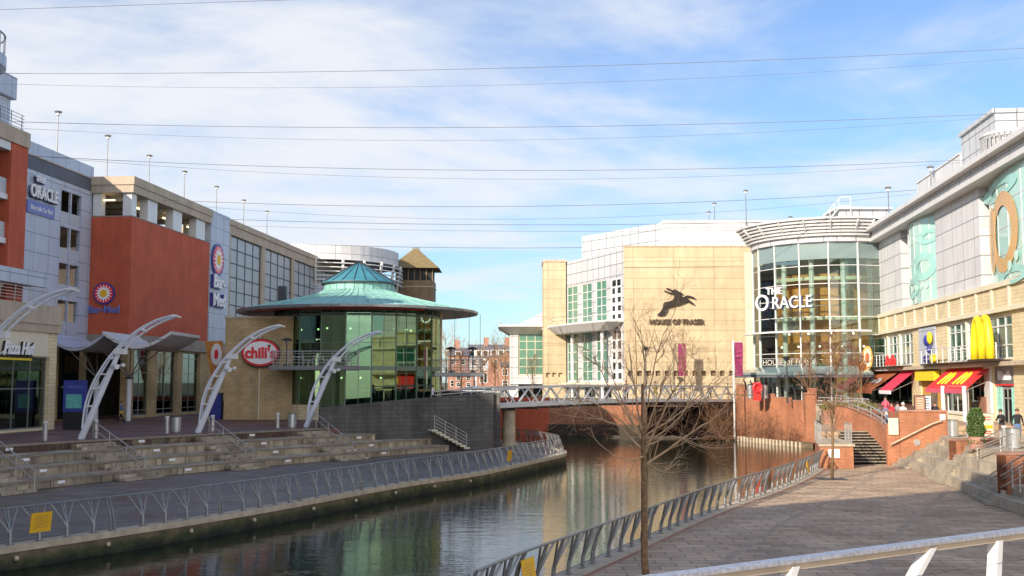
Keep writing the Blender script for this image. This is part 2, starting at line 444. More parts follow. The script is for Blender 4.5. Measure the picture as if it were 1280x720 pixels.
# ================================================================== SETTING
V2 = lambda x, y: Vector((x, y))
LQ = curve([V2(-34,-2), V2(-24.5,17), V2(-15.6,32.9), V2(-10.6,41.9), V2(-5.6,53.6), V2(-1.8,60.8), V2(1.5,70), V2(3.4,75.5), V2(3.9,79), V2(3.4,83), V2(1.6,89), V2(-3,98), V2(-9,109), V2(-16,120)], 8)
RQ = curve([V2(-12,-14), V2(-6,9), V2(-1.2,22.9), V2(1.2,28.5), V2(3.7,34), V2(6.4,40), V2(8.9,45), V2(12.0,50.8), V2(15.2,57.6), V2(17.7,63.7)], 8)
S0 = curve([V2(-46,2), V2(-34,22), V2(-27,38.5), V2(-22.6,50.2), V2(-20.0,56.2), V2(-15.7,63.4), V2(-10.3,71.6), V2(-4.6,79.2)], 8)
struct('ground', MB().flat([(-3000,117), (3000,117), (3000,4000), (-3000,4000)], 3.0), 'field')
struct('riverbed', MB().flat([(-400,-300), (400,-300), (400,160), (-400,160)], -2.2), 'dry_ground')
struct('river', MB().flat([(-60,-40), (45,-40), (45,140), (-60,140)], -.70), 'river_water')
# left lower quay: slab with a cope stone along the edge
def quay(name, edge, back, mat, inward):
    m = MB(); poly = [tuple(p) for p in edge]+back
    m.prism(poly, -2.2, -.06); wall = struct(name+'_wall', m, 'algae_wall')
    e2 = offset(edge, inward*.55)
    m = MB(); m.flat([tuple(p) for p in e2]+back, .0); struct(name, m, mat)
    m = MB()
    eo = offset(edge, -inward*.06)
    A = [Vector((p.x, p.y, .035)) for p in eo]; B = [Vector((p.x, p.y, .035)) for p in e2]; C = [Vector((p.x, p.y, -.16)) for p in eo]; D = [Vector((p.x, p.y, -.05)) for p in e2]
    m.strip(A, B); m.strip(C, A); m.strip(B, D); m.strip(D, C)
    struct(name+'_cope', m, 'cope_stone')
quay('quay_path', LQ, [(-40,120), (-60,60), (-60,-2)], 'dark_paving', 1)
quay('riverside_path', RQ, [(21,66.5), (26,68), (60,68), (60,-14)], 'warm_paving', -1)
# thin red strip beside the right cope
m = MB(); a = offset(RQ, -.56); b = offset(RQ, -.72)
m.strip([Vector((p.x, p.y, .006)) for p in a], [Vector((p.x, p.y, .006)) for p in b]); struct('brick_edging', m, 'far_brick')
# pale bands crossing the right path (paving pattern)
m = MB()
for d in (3.2, 7.2, 11.5):
    a = offset(RQ, -d); b = offset(RQ, -d-.28); m.strip([Vector((p.x, p.y, .005)) for p in a], [Vector((p.x, p.y, .005)) for p in b])
plain('band_paving', (.36,.27,.195), .7, var=.25, scale=1.5)
struct('paving_band', m, 'band_paving')
# upper promenade on the left
TD = 1.7
tops = [offset(S0, TD*k) for k in range(4)]
top_edge = tops[3]
struct('promenade', MB().prism([tuple(p) for p in top_edge]+[(-1.45,82.25), (-3,94), (-7,104), (-12,113), (-20,124), (-20,200), (-70,200), (-70,2)], -.3, 1.80), 'red_paving')
# right terrace (upper level) with the slope to the square behind
ST = curve([V2(26.6,66.5), V2(25.1,62.0), V2(23.7,57.5), V2(22.9,53.0), V2(22.3,48.6), V2(22.0,44), V2(22.0,36), V2(22,22)], 6)   # top edge of right steps
SB = curve([V2(23.4,66.2), V2(22.9,62.0), V2(22.0,58.0), V2(21.0,52.0), V2(20.0,46.6), V2(19.3,42), V2(18.8,34), V2(18.5,22)], 6)
struct('terrace', MB().prism([(26.2,67.4)]+[tuple(p) for p in ST]+[(60,22), (60,84), (24.95,84), (24.1,71.3), (23.85,67.6)], -.3, 1.80), 'light_step_stone')
struct('restaurant_terrace', MB().prism([(24.2,68.2), (26.6,67.2), (33.4,68.6), (34.6,90), (25.4,90), (24.4,84)], 1.7, 2.32), 'warm_paving')
struct('slope', MB().prism([(24.6,84), (60,84), (60,97), (27.3,97)], -.3, 1.8, zf=lambda x, y: 1.8 if y < 90 else 3.1), 'red_paving')
struct('square', MB().prism([(27.2,97.05), (60,97.05), (60,128), (4.2,128), (4.2,117.2), (22.9,111.6)], 2.5, 3.1), 'red_paving')
struct('square_bank', MB().prism([(27.3,97.1), (60,97.1), (60,127.9), (26,127.9), (26,111.2), (23.4,111.2)], -.3, 2.5), 'dry_ground')
struct('upper_path', MB().prism([(-60,130.3), (4.1,117.6), (4.1,140), (-60,150)], -.3, 2.98), 'red_paving')
# river bank at the foot of the brick wall
m = MB()
bk = [(26.3,95.2), (27.0,97.2), (22.7,109.6), (21.6,109.0), (24.6,98.5), (25.4,96)]
m.prism(bk, -1.6, -.35); struct('bank', m, 'dry_ground')
m = MB(); pp = resample([V2(21.5,109.0), V2(24.5,98.5), V2(25.4,96)], .62)
for p in pp: m.tube([(p.x, p.y, -1.4), (p.x, p.y, -.22)], .13, 6)
tag(m.build('timber_edging', 'cope_stone'), 'row of stub piles edging the planted bank below the tall orange brick wall', 'edging')
# ================================================================== WALLS BY THE RIVER
WF = Frame(-13.6, 77.0, 12.2, 5.3)          # concrete wall of the ramp
L = math.hypot(12.2, 5.3)
m = MB(); m.plate(WF, [(0,-.2), (L,-.2), (L,4.25), (L*.5,3.78), (0,3.22)], -.4, 0)
w = m.build('concrete_wall', 'board_concrete'); tag(w, 'dark board marked concrete ramp wall rising to the footbridge', 'wall')
m = MB().prism([(-1.45,82.7), (-.9,82.5), (-3.4,95), (-7,105), (-12,114), (-12.4,113.8), (-7.5,104.7), (-4,94.6)], -.3, 4.2)
tag(m.build('concrete_wall', 'board_concrete'), 'shadowed concrete wall turning away behind the end of the ramp wall', 'wall')
m = MB(); m.prism([(-13.4,77.6), (-1.6,82.8), (-2.8,88.5), (-14.6,83.2)], 1.0, 2.0, zf=lambda x, y: 1.9+1.35*max(0, min(1, (x+14)/12.2)))
struct('ramp', m, 'red_paving')
struct('ramp_landing', MB().prism([(-2.9,88.6), (-1.7,83.2), (-.95,83.2), (-3.5,95), (-9,104), (-9.5,95)], 1.0, 3.27), 'red_paving')
# far bank brick wall below the department store and under the bridge
m = MB(); m.prism([(4.0,117.0), (14.0,113.9), (14.3,114.6), (4.4,117.6)], -2, 3.12)
tag(m.build('brick_wall', 'orange_brick'), 'long brick river wall in the shade beneath the footbridge', 'wall')
tag(MB().prism([(3.9,116.7), (13.9,113.6), (14.0,113.88), (4.0,116.98)], -2, .55).build('wall_shade_strip', 'mud_and_shade'), 'dark strip standing in for shadow along the base of the brick wall below the bridge', 'shade strip')  # slab coloured dark in place of the shadow low on the wall
t = thing('culvert', (18,112.5,-1), 'wide dark culvert mouth under the right half of the footbridge', 'culvert')
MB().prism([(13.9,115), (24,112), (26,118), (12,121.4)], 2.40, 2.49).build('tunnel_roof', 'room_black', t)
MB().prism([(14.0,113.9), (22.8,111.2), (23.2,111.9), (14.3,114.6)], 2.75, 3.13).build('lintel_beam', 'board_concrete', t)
MB().prism([(12.0,121.5), (26.0,118), (26.2,118.6), (12.2,122.1)], -2, 3.0).prism([(14.0,114.0), (14.3,114.6), (14.3,122), (13.8,122)], -2, 3.0).build('tunnel_wall', 'room_black', t)  # culvert surfaces coloured dark to deepen the shade under the bridge
m = MB(); m.prism([(-60,130), (4.0,117.0), (4.1,117.6), (-60,130.6)], -2, 3.4)
tag(m.build('brick_wall', 'red_brick'), 'dark red brick river wall seen left of the bridge column', 'wall')
# tall orange brick wall with stepped top, and its black bent rail posts
BW = Frame(22.8, 110.4, 27.1-22.8, 97.6-110.4)
BL = math.hypot(4.3, 12.8)
t = thing('brick_wall', BW.p(BL/2, 0, -.6), 'tall sunlit orange brick river wall with stepped top beside the bridge end', 'wall')
m = MB(); steps = [(0,1.2,4.75), (1.2,4.0,4.1), (4.0,6.7,3.85), (6.7,9.5,3.55), (9.5,BL-.9,3.3), (BL-.9,BL,4.4)]
for a, b, z in steps: m.box(BW, a, b, -.35, 0, -1.5, z)
m.build('wall', 'orange_brick', t)
m = MB()
for a, b, z in steps: m.box(BW, a-.02, b-.02, -.38, .05, z, z+.09)
m.build('coping', 'far_brick', t)
t = thing('railing', BW.p(6.5, -.2, 3.6), 'bent black posts with thin rails on top of the stepped orange brick wall', 'railing')
for i in range(9):
    s = 1.6+i*1.25; z = 3.3+max(0, (10.5-s))*.08
    m = MB(); m.tube([BW.p(s, -.2, z), BW.p(s, -.2, z+.55), BW.p(s, -.12, z+.95), BW.p(s, .08, z+1.3)], [.09,.09,.085,.06], 6); m.build('post', 'dark_metal', t)
m = MB()
for q in (.35,.7,1.05): m.tube([BW.p(1.5, -.18, 4.0+q), BW.p(11.8, -.18, 3.3+q)], .02, 5)
m.build('rail', 'dark_metal', t)
# ------------------------------------------------------------------ terraced steps, left
def dist_along(line, p):
    best = None; acc = 0
    for i in range(len(line)-1):
        a, b = line[i], line[i+1]; ab = b-a; u = max(0, min(1, (p-a).dot(ab)/ab.length_squared)); q = a+ab*u
        d = (p-q).length
        if best is None or d < best[0]: best = (d, acc+ab.length*u)
        acc += ab.length
    return best[1]
def point_along(line, s):
    for i in range(len(line)-1):
        l = (line[i+1]-line[i]).length
        if s <= l or i == len(line)-2: return line[i].lerp(line[i+1], s/l), (line[i+1]-line[i]).normalized()
        s -= l
t = thing('terraced_seating', (-20,58,0), 'four broad stone seating tiers stepping up from the left quay', 'terraced steps')
H = .45
for k in range(4):
    A = tops[k]
    cut = [V2(p.x, p.y) for p in A]
    cut = [p for p in cut if (p-V2(-13.6,77)).dot(Vector((5.3,-12.2)).normalized()) > .02 or p.x < -13.6]
    if k: cut = cut[:]
    back = offset(cut, TD*(4-k) if k < 3 else 1.2)[::-1] if k < 3 else offset(cut, .45)[::-1]
    z1 = H*(k+1)+(.004 if k == 3 else 0)
    m = MB(); m.strip([Vector((p.x, p.y, H*k-.15)) for p in cut], [Vector((p.x, p.y, z1)) for p in cut])
    inner = offset(cut, TD+.05) if k < 3 else offset(cut, .42)
    m.strip([Vector((p.x, p.y, z1)) for p in cut], [Vector((p.x, p.y, z1)) for p in inner])
    e = cut[-1]; f = inner[-1]
    m.add([(e.x,e.y,-.1), (f.x,f.y,-.1), (f.x,f.y,z1), (e.x,e.y,z1)], [(0,1,2,3)])
    tr_ = m.build('tier', 'step_stone', t)
    no = offset(cut, -.05); m = MB(); m.strip([Vector((p.x,p.y,z1+.004)) for p in no], [Vector((p.x,p.y,z1+.004)) for p in offset(cut,.14)]); m.strip([Vector((p.x,p.y,z1-.09)) for p in no], [Vector((p.x,p.y,z1+.004)) for p in no]); m.strip([Vector((p.x,p.y,z1-.09)) for p in cut], [Vector((p.x,p.y,z1-.09)) for p in no]); m.build('nosing', 'tread_top', tr_)
rails_at = [(V2(-21.8,49.9), V2(-26.3,54.0)), (V2(-19.6,58.2), V2(-24.1,62.6)), (V2(-15.3,64.6), V2(-19.6,70.4)), (V2(-10.45,72), V2(-13.9,77.2))]
FW = 2.6
for bot, topp in rails_at:      # flights of small steps beside each handrail
    d = (topp-bot).normalized(); side = Vector((-d.y, d.x)) if Vector((-d.y, d.x)).dot(Vector((.5,.86))) < 0 else Vector((d.y, -d.x))
    m = MB()
    for k in range(4):
        s_ = dist_along(tops[k], bot.lerp(topp, k/3.3)); e_, dd = point_along(tops[k], s_); o_ = Vector((dd.y, -dd.x))
        for h_, dep in ((.15,1.0), (.30,.55)):
            poly = [tuple(e_+o_*dep), tuple(e_-o_*.05), tuple(e_-o_*.05-dd*FW), tuple(e_+o_*dep-dd*FW)]
            m.prism(poly, H*k-.03, H*k+h_+(.002 if h_ > .2 else 0))
    m.build('step_flight', 'step_stone', t)
s0 = dist_along(S0, V2(-21.8,49.9)); marks = MB()
for i, (bot, topp) in enumerate(rails_at):
    for k in range(4):
        base = dist_along(tops[k], bot.lerp(topp, (k+.2)/4)); 
        p, d = point_along(tops[k], base+2.4); n = Vector((d.y, -d.x))
        fr = Frame(p.x, p.y, d.x, d.y); m = MB(); m.box(fr, -.22, .22, .0, .025, H*k+.17, H*k+.31); m.build('step_light', 'letter_white', t)
def handrail(pa, pb, za, zb, n, label, h=1.0, group=None, mat='steel_rail', two=True, ext=.35, r=.028):
    """sloping handrail from a (low) to b (high)"""
    t = thing('handrail', (pa[0], pa[1], za), label, 'handrail', group)
    A = Vector((pa[0], pa[1], za)); B = Vector((pb[0], pb[1], zb)); d = (B-A)
    for i in range(n):
        p = A.lerp(B, i/(n-1)); MB().tube([p, p+Vector((0,0,h))], r, 6).build('post', mat, t)
    u = d.normalized()*ext
    m = MB(); m.tube([A+Vector((0,0,h))-u, A+Vector((0,0,h)), B+Vector((0,0,h)), B+Vector((0,0,h))+Vector((u.x,u.y,0))*.6, B+Vector((0,0,h-.25))+Vector((u.x,u.y,0))*.6], r*1.1, 6); m.build('top_rail', mat, t)
    if two: MB().tube([A+Vector((0,0,h*.55)), B+Vector((0,0,h*.55))], r*.9, 6).build('lower_rail', mat, t)
    return t
hl = ['steel handrail on the left stone tiers, nearest one at the photo edge', 'steel handrail on the stone tiers below the covered shop entrance', 'steel handrail on the stone tiers below the stone walled restaurant', 'steel handrail on the stone tiers beside the concrete ramp wall']
for (a, b), l in zip(rails_at, hl): handrail(a, b, 0, 1.8, 4, l, group='handrails on the left seating tiers')
# little pale stair clinging to the concrete wall
t = thing('stair', WF.p(10,.2,0), 'short flight of pale cantilevered treads on the concrete ramp wall', 'stair')
sA, zA = WF.hit(580,556,.3); sB, zB = WF.hit(540,533,.3)
for i in range(9):
    u = i/8; s = sA+(sB-sA)*u; z = .12+(1.45-.12)*u
    MB().box(WF, s-.22, s+.22, .0, .95, z, z+.11).build('tread', 'cream_paint', t)
A = WF.p(sA, .85, .15); B = WF.p(sB, .85, 1.5)
for i in range(4): p = A.lerp(B, i/3); MB().tube([p, p+Vector((0,0,1.1))], .025, 5).build('post', 'steel_rail', t)
m = MB()
for q in (.35,.6,.85,1.1): m.tube([A+Vector((0,0,q)), B+Vector((0,0,q))], .02, 5)
m.build('rails', 'steel_rail', t)
# ------------------------------------------------------------------ river railings with branching posts
def post_mesh(double=False):
    """post whose foot stands at the origin, rail runs along x, leans out to +y"""
    m = MB()
    m.bar((0,0,0), (0,0,.035), .22, .16)
    if double:
        for q in (-.07,.07): m.tube([(q,0,0), (q,.03,.35), (q*.8,.14,.75), (q,.30,1.08)], [.038,.038,.036,.030], 5)
    else:
        m.tube([(0,0,0), (0,.02,.30), (0,.06,.44)], [.062,.060,.055], 6)
        for q in (-.44,-.06,.06,.40): m.tube([(q*.08,.045,.40), (q*.18,.085,.50), (q,.30,1.08)], [.044,.040,.028], 5)
    return m
pm1 = post_mesh(); pm2 = post_mesh(True)
def river_rail(edge, inset, label, step, sign):
    line = offset(edge, inset)
    a = line[0]; t = thing('railing', (a.x, a.y, 0), label, 'railing', 'branching post railings along the river')
    root = Vector((a.x, a.y, 0))
    pts = resample(line, step); me = {}
    pat = [0,0,0,1,0]
    for i, p in enumerate(pts[:100]):
        q = pts[min(i+1, len(pts)-1)]-pts[max(i-1, 0)]; ang = math.atan2(q.y, q.x)
        k = 1 if (i % 5 == 3) else 0
        if k not in me:
            mb = pm2 if k else pm1; o = mb.build('post', 'galvanised', t, base=(0,0,0)); 
            # built at the world origin: undo the parent's offset
            for v in o.data.vertices: v.co += root
            me[k] = o.data
        else:
            o = bpy.data.objects.new('post', me[k]); COL.objects.link(o); o.parent = t; ROOT[o.name] = root
        sh = -.28 if k else 0
        o.location = Vector((p.x, p.y, .03))-root+Vector((q.x, q.y, 0)).normalized()*sh
        o.rotation_euler = (0, 0, ang+PI if sign > 0 else ang)
    out = offset(line, (-.30 if sign > 0 else .30))
    m = MB(); m.tube([(p.x, p.y, 1.12) for p in resample(out, step)], .035, 6); m.build('top_rail', 'galvanised', t)
    m = MB(); m.tube([(p.x, p.y, .17) for p in resample(line, step)], .016, 4); m.build('bottom_rail', 'galvanised', t)
    return t
i0 = 4; LR = LQ[12:-14]
# edge travels away from the camera: river lies right of the left quay, left of the right quay
river_rail(LR, .20, 'grey steel railing of branching posts along the left quay edge', 1.02, -1)
river_rail(RQ[16:], -.20, 'grey steel railing of branching posts along the right riverside path', 1.05, 1)
def rail_sign(px, py, edge, label, w=.75, h=.62, inset=.3, z=.62, out=-.02):
    p = gz(px, py, z); s = dist_along(edge, V2(p.x, p.y)); q, d = point_along(edge, s)
    side = -1 if edge is RQ else 1
    out = .17 if side > 0 else -.22
    c = q + Vector((-d.y, d.x))*side*(inset-out)
    fr = Frame(c.x, c.y, d.x, d.y) if side > 0 else Frame(c.x, c.y, -d.x, -d.y)
    t = thing('warning_sign', (c.x, c.y, z), label, 'sign', 'yellow warning signs on the river railings')
    tilt = .12
    def pp(s, tt, zz): return fr.p(s, tt+(zz-z)*tilt, zz)
    m = MB(); vs = [pp(a, b, zz) for zz in (z-h/2, z+h/2) for a, b in ((-w/2,0), (w/2,0), (w/2,.02), (-w/2,.02))]
    m.add(vs, [(0,1,2,3), (7,6,5,4), (0,4,5,1), (1,5,6,2), (2,6,7,3), (3,7,4,0)]); m.build('panel', 'sign_yellow', t)
    m = MB()
    for face in ((.026,) if side > 0 else (.026, -.006)):
        for j in range(6):
            zz = z+h*(.30-.11*j); ww = w*(.34 if j % 2 else .27)
            m.add([pp(-ww, face, zz-.012), pp(ww, face, zz-.012), pp(ww, face, zz+.012), pp(-ww, face, zz+.012)], [(0,1,2,3)])
    m.build('printed_lines', 'ochre', t)
rail_sign(24, 650, LQ, 'square yellow warning sign on the left quay railing, nearest the photo edge')
rail_sign(614, 569, LQ, 'small yellow warning sign on the far end of the left quay railing')
rail_sign(608, 711, RQ, 'yellow orange warning sign low on the near right river railing')
rail_sign(984, 583, RQ, 'yellow warning sign on the far sunlit end of the right river railing', w=.5)
# mooring studs on the quay wall
for i, (px, py) in enumerate(((16,696), (130,678), (224,661), (307,648), (377,634), (436,624), (492,615), (540,607), (580,600))):
    p = gz(px, py, -.32); s = dist_along(LQ, V2(p.x, p.y)); q, d = point_along(LQ, s)
    m = MB(); m.ball((q.x+d.y*.06, q.y-d.x*.06, -.36), .085, n=8); 
    tag(m.build('quay_stud', 'cope_stone', smooth=True), 'round pale stud on the mossy left quay wall', 'stud', 'round studs along the left quay wall')
# ================================================================== LEFT BUILDINGS
dL = (.09, 1.0)
GL = Frame(-34.0, 95.7, *dL)                 # plane of the brick block and the long car park
SV = Frame(-37.8, 95.7, *dL)                 # silver wall, set back
def sec(fr, a, b): return a
# ---- multi storey car park
cp = thing('car_park', (-40,130,1.8), 'long multi storey car park with red brick stair block and screened decks', 'building')
bw = GL.s(261, 340); strip_end = GL.s(285, 340)
zt = 23.4; zslab = 21.95; zbrick = 19.8; zb = 9.3
m = MB(); m.box(GL, 0, bw, -3.75, 0, zb, zbrick); m.build('brick_block', 'red_brick', cp)
m = MB(); m.box(GL, -.02, bw-.02, -3.8, .04, zbrick, zbrick+.10); m.build('coping', 'lintel', cp)
m = MB(); m.box(GL, -.25, bw+.1, -30, .18, zslab, zt-.75); m.box(GL, -.35, bw+.15, -30, .28, zt-.75, zt); m.build('roof_slab', 'beige_concrete', cp)
for a, b in ((-2,11), ):
    pass
for px0, px1 in ((150,161), (185,197), (217,228), (246,257)):
    s0_ = GL.s(px0, 300) if px0 != 150 else 0; s1_ = GL.s(px1, 300) if px0 != 150 else 1.0
    if px0 == 150: s0_, s1_ = 0.05, 1.1
    m = MB(); m.box(GL, s0_, s1_, -.9, -.1, zbrick+.1, zslab); m.build('column', 'white_paint', cp)
m = MB(); m.box(GL, .05, .8, -3.7, -2.9, zbrick+.1, zslab); m.build('column', 'white_paint', cp)
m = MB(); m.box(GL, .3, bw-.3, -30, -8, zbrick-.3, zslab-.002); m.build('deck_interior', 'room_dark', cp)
m = MB(); m.box(GL, .2, bw, -8, -.5, zbrick-.25, zbrick-.05); m.build('deck_floor', 'lintel', cp)
for i in range(5):
    m = MB(); s = 2.0+i*3.6; m.box(GL, s, s+.35, -7, -1.2, zslab-.4, zslab-.003); m.build('deck_beam', 'white_paint', cp)
for px in (175,208,238): 
    s = GL.s(px, 280, -1.8); m = MB(); m.box(GL, s-.8, s+.8, -1.9, -1.75, zslab-.62, zslab-.5); m.build('tube_light', 'lit_tube', cp)
s = GL.s(142, 258, -2); m = MB(); m.box(GL, .5, .62, -3.2, -1.9, zslab-.6, zslab-.5); m.build('tube_light', 'lit_tube', cp)
# vertical silver strip with club sign
m = MB(); m.box(GL, bw+.12, strip_end, -3, .10, 8.2, zt+.05); m.build('silver_strip', 'silver_panel', cp)
# long facade with screens
e = 95.0
holes = []
wins = [(288,327,295), (331.5,365,0), (368,396,0), (399,419,0), (421.5,437,0), (439,451,0)]
for a, b, _ in wins: holes.append((GL.s(a, 340), GL.s(b, 340), 9.0, 21.7))
m = MB(); wall_holes(m, GL, strip_end+.02, e, 6.0, zt-.7, holes, th=.5, t=0); m.build('screened_wall', 'beige_concrete', cp)
m = MB(); m.box(GL, strip_end+.02, e, -.6, .15, zt-.7, zt-.05); m.box(GL, strip_end+.02, e, -.2, .05, zt-1.75, zt-1.65); m.build('parapet', 'beige_concrete', cp)
for a, b, z0, z1 in holes:
    window(cp, GL, a, b, z0, z1, 4, 8, t=-.18, fw=.16, frame='dark_metal', glass='screen_pane', name='screen', fd=.12)
m = MB(); m.box(GL, strip_end, e, -35, -.7, 6.0, zt-.9); m.build('rear_block', 'beige_concrete', cp)
# ground floor of the brick block: lintel, piers, glazed bays
m = MB(); m.box(GL, -.1, strip_end+.05, -3.9, .25, 8.15, 9.28); m.build('lintel', 'lintel', cp)
bays = [(GL.s(167,480), GL.s(188,480)), (GL.s(196.5,480), GL.s(221,480)), (GL.s(228,480), GL.s(250,480))]
m = MB(); wall_holes(m, GL, 0, strip_end, 1.8, 8.15, [(a, b, 2.0, 8.0) for a, b in bays], th=.6, t=-.02); m.build('pier_wall', 'yellow_block', cp)
for a, b in bays:
    w = window(cp, GL, a, b, 2.0, 8.0, 2, 1, t=-.3, fw=.09, frame='galvanised', glass='shop_glass', rows=[2.5,5.9,7.4], name='shopfront')
    MB().box(GL, a, b, -1.0, -.9, 5.9, 7.4).build('lit_fascia', 'ochre', cp)
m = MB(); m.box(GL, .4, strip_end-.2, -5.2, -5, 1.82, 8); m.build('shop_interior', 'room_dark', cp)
for i in range(9):
    a = 2.5+i*1.9; MB().box(GL, a, a+.08, -1.6, -1.5, 4.0+.5*(i % 3), 4.12+.5*(i % 3)).build('lamp', 'lit_spot', cp)
# silver wall (set back) with open deck windows
sa = SV.s(34, 300); sb = 0.0
hs = []; w0 = SV.s(73.5, 300); w1 = SV.s(100.5, 300)
for z0 in (19.45, 16.35, 13.25, 10.1): hs.append((w0, w1, z0-.95, z0+2.05))
m = MB(); wall_holes(m, SV, sa-6, 0.4, 8.0, 22.1, hs, th=.4, t=0); m.build('silver_wall', 'silver_panel', cp)
for a, b, z0, z1 in hs:
    m = MB(); m.box(SV, a, a+.12, -.2, .03, z0, z1); m.box(SV, b-.12, b, -.2, .03, z0, z1); m.box(SV, (a+b)/2-.08, (a+b)/2+.08, -.2, .02, z0, z1); m.box(SV, a, b, -.2, .035, z1-.18, z1)
    w = m.build('deck_opening', 'silver_panel', cp)
    MB().box(SV, a+.12, b-.12, -.16, -.1, z0, z0+1.05).build('lattice_screen', 'lattice', w)
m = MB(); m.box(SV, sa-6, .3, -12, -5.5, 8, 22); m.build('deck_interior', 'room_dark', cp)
m = MB()
for z0 in (19.45,16.35,13.25,10.1): m.box(SV, sa-5, .3, -5.4, -.45, z0-1.25, z0-1.0)
m.build('deck_floor', 'lintel', cp)
MB().box(SV, sa-8, .4, -14, -.62, 22.2, 23.0).build('roof_deck', 'lintel', cp)
m = MB(); m.box(SV, sa-6, .45, -.6, .05, 22.1, 23.2); m.build('dark_cornice', 'slate', cp)
m = MB(); m.box(SV, sa-6, .45, -.9, .12, 23.2, 23.3); m.build('cornice_edge', 'beige_concrete', cp)
m = MB(); m.box(SV, sa-6, .5, -1.0, .02, 23.3, 24.35); m.build('metal_parapet', 'silver_panel', cp)
m = MB(); m.box(SV, sa-6, .3, -.6, .02, 1.8, 8.0); m.build('pier_wall', 'yellow_block', cp)
gs = SV.s(85, 450); 
MB().box(SV, gs-1.6, gs+1.8, .03, .09, 1.9, 8.6).build('glass_screen', 'dark_glass', cp)
# ---- front wing with pizza restaurant below and open decks above
PZ = Frame(-31.35, 74.5, .13, 1.0)
UP = Frame(-35.1, 77.2, *dL)
fw_ = thing('parking_wing', (-37,70,1.8), 'brick and concrete wing with open parking decks above the corner restaurant', 'building')
pz0 = -26
m = MB()
wall_holes(m, PZ, pz0, 0, 1.8, 6.75, [(pz0+2, PZ.s(61,480), 1.95, 6.7)], th=.6)
m.build('pier_wall', 'pale_block', fw_)
MB().box(PZ, pz0, -1.2, -.2, .05, 6.75, 8.35).build('fascia', 'ochre' if False else 'cream_paint', fw_)
MB().box(PZ, -1.2, -.02, -.5, .0, 6.75, 8.35).build('corner_pier', 'pale_block', fw_)
MB().box(PZ, pz0, .1, -6.0, .18, 8.35, 10.2).box(PZ, pz0, .16, -6.0, .26, 8.9, 9.0).build('parapet', 'beige_concrete', fw_)
a, b = PZ.s(0,480)-2, PZ.s(61,480)
window(fw_, PZ, a, b, 1.95, 6.7, 4, 1, t=-.25, fw=.1, frame='galvanised', glass='shop_glass', rows=[4.6], name='shopfront')
window(fw_, PZ, a-9, a, 1.95, 6.7, 4, 1, t=-.25, fw=.1, frame='galvanised', glass='shop_glass', rows=[4.6], name='shopfront')
MB().box(PZ, b-.75, b-.12, -.9, -.5, 1.95, 6.7).build('maroon_panel', 'maroon', fw_)
MB().box(PZ, PZ.s(0,460)-2, PZ.s(44,460), -.8, -.7, 4.35, 5.15).build('pale_blind', 'mural_pale', fw_)
MB().box(PZ, pz0, b, -4.3, -4.2, 1.8, 7).build('shop_interior', 'room_mid', fw_)
MB().box(PZ, pz0, 0, -6.2, -4.4, 1.8, 10).build('core', 'beige_concrete', fw_)
for i in range(10): MB().ball(PZ.p(b-1.6-.9*i, -2.0-(i % 3)*.5, 4.1+.3*(i % 2)), .07, n=6).build('lamp', 'lit_spot', fw_)
# balcony rail above the restaurant
t = thing('balcony_rail', PZ.p(-3,0,10.2), 'horizontal steel balustrade on the flat roof over the pizza restaurant', 'railing')
for i in range(8): MB().tube([PZ.p(-.3-i*1.6,-.1,10.2), PZ.p(-.3-i*1.6,-.02,11.3)], .03, 5).build('post', 'steel_rail', t)
m = MB()
for q in (.25,.45,.65,.85,1.05): m.tube([PZ.p(.0,-.05,10.2+q), PZ.p(-12,-.05,10.2+q)], .022, 5)
m.build('rails', 'steel_rail', t)
# decks
u0 = UP.s(10, 300); 
MB().box(UP, u0, 0, -1.6, .0, 10.0, 21.9).build('brick_pillar', 'red_brick', fw_)
MB().box(UP, -14, .05, -10, .12, 21.9, 23.0).build('roof_slab', 'beige_concrete', fw_)
MB().box(UP, -14, u0-.02, -.7, -.05, 21.3, 21.88).build('white_beam', 'white_paint', fw_)
for z0 in (18.3, 15.2, 12.15):
    MB().box(UP, -14, u0-.02, -6, -.15, z0-.5, z0-.12).build('deck_slab', 'white_paint', fw_)
    MB().box(UP, -14, u0-.02, -.35, -.28, z0-.12, z0+1.0).build('lattice_screen', 'lattice', fw_)
MB().box(UP, -14, -.3, -9.5, -6.2, 10, 21.8).build('deck_interior', 'room_dark', fw_)
MB().box(UP, -14, .2, -2, 1.6, 11.85, 12.7).box(UP, -14, .26, 1.4, 1.75, 11.75, 12.75).build('grey_canopy', 'silver_panel', fw_)
# ---- pale penthouse block at the top left corner
ph = thing('penthouse', UP.p(-4,-4,23), 'pale rooftop room with a teal window at the top left corner', 'rooftop room')
e1 = UP.s(13, 130, -3)
MB().box(UP, -16, e1, -12, -3, 23.0, 26.3).box(UP, -16, e1+.3, -12.3, -2.7, 26.3, 28.0).build('wall', 'silver_panel', ph)
window(ph, UP, e1-3.2, e1-.5, 23.8, 26.2, 2, 1, t=-2.96, fw=.12, glass='teal_glass', fd=.1)
t = thing('roof_rail', UP.p(-3,-.6,23), 'steel railing around the roof edge below the top left rooftop room', 'railing')
for i in range(7): MB().tube([UP.p(-.3-i*1.4,-.4,23), UP.p(-.3-i*1.4,-.4,24.3)], .035, 5).build('post', 'galvanised', t)
m = MB()
for q in (.3,.55,.8,1.05,1.3): m.tube([UP.p(0,-.4,23+q), UP.p(-9,-.4,23+q)], .025, 5)
m.build('rails', 'galvanised', t)
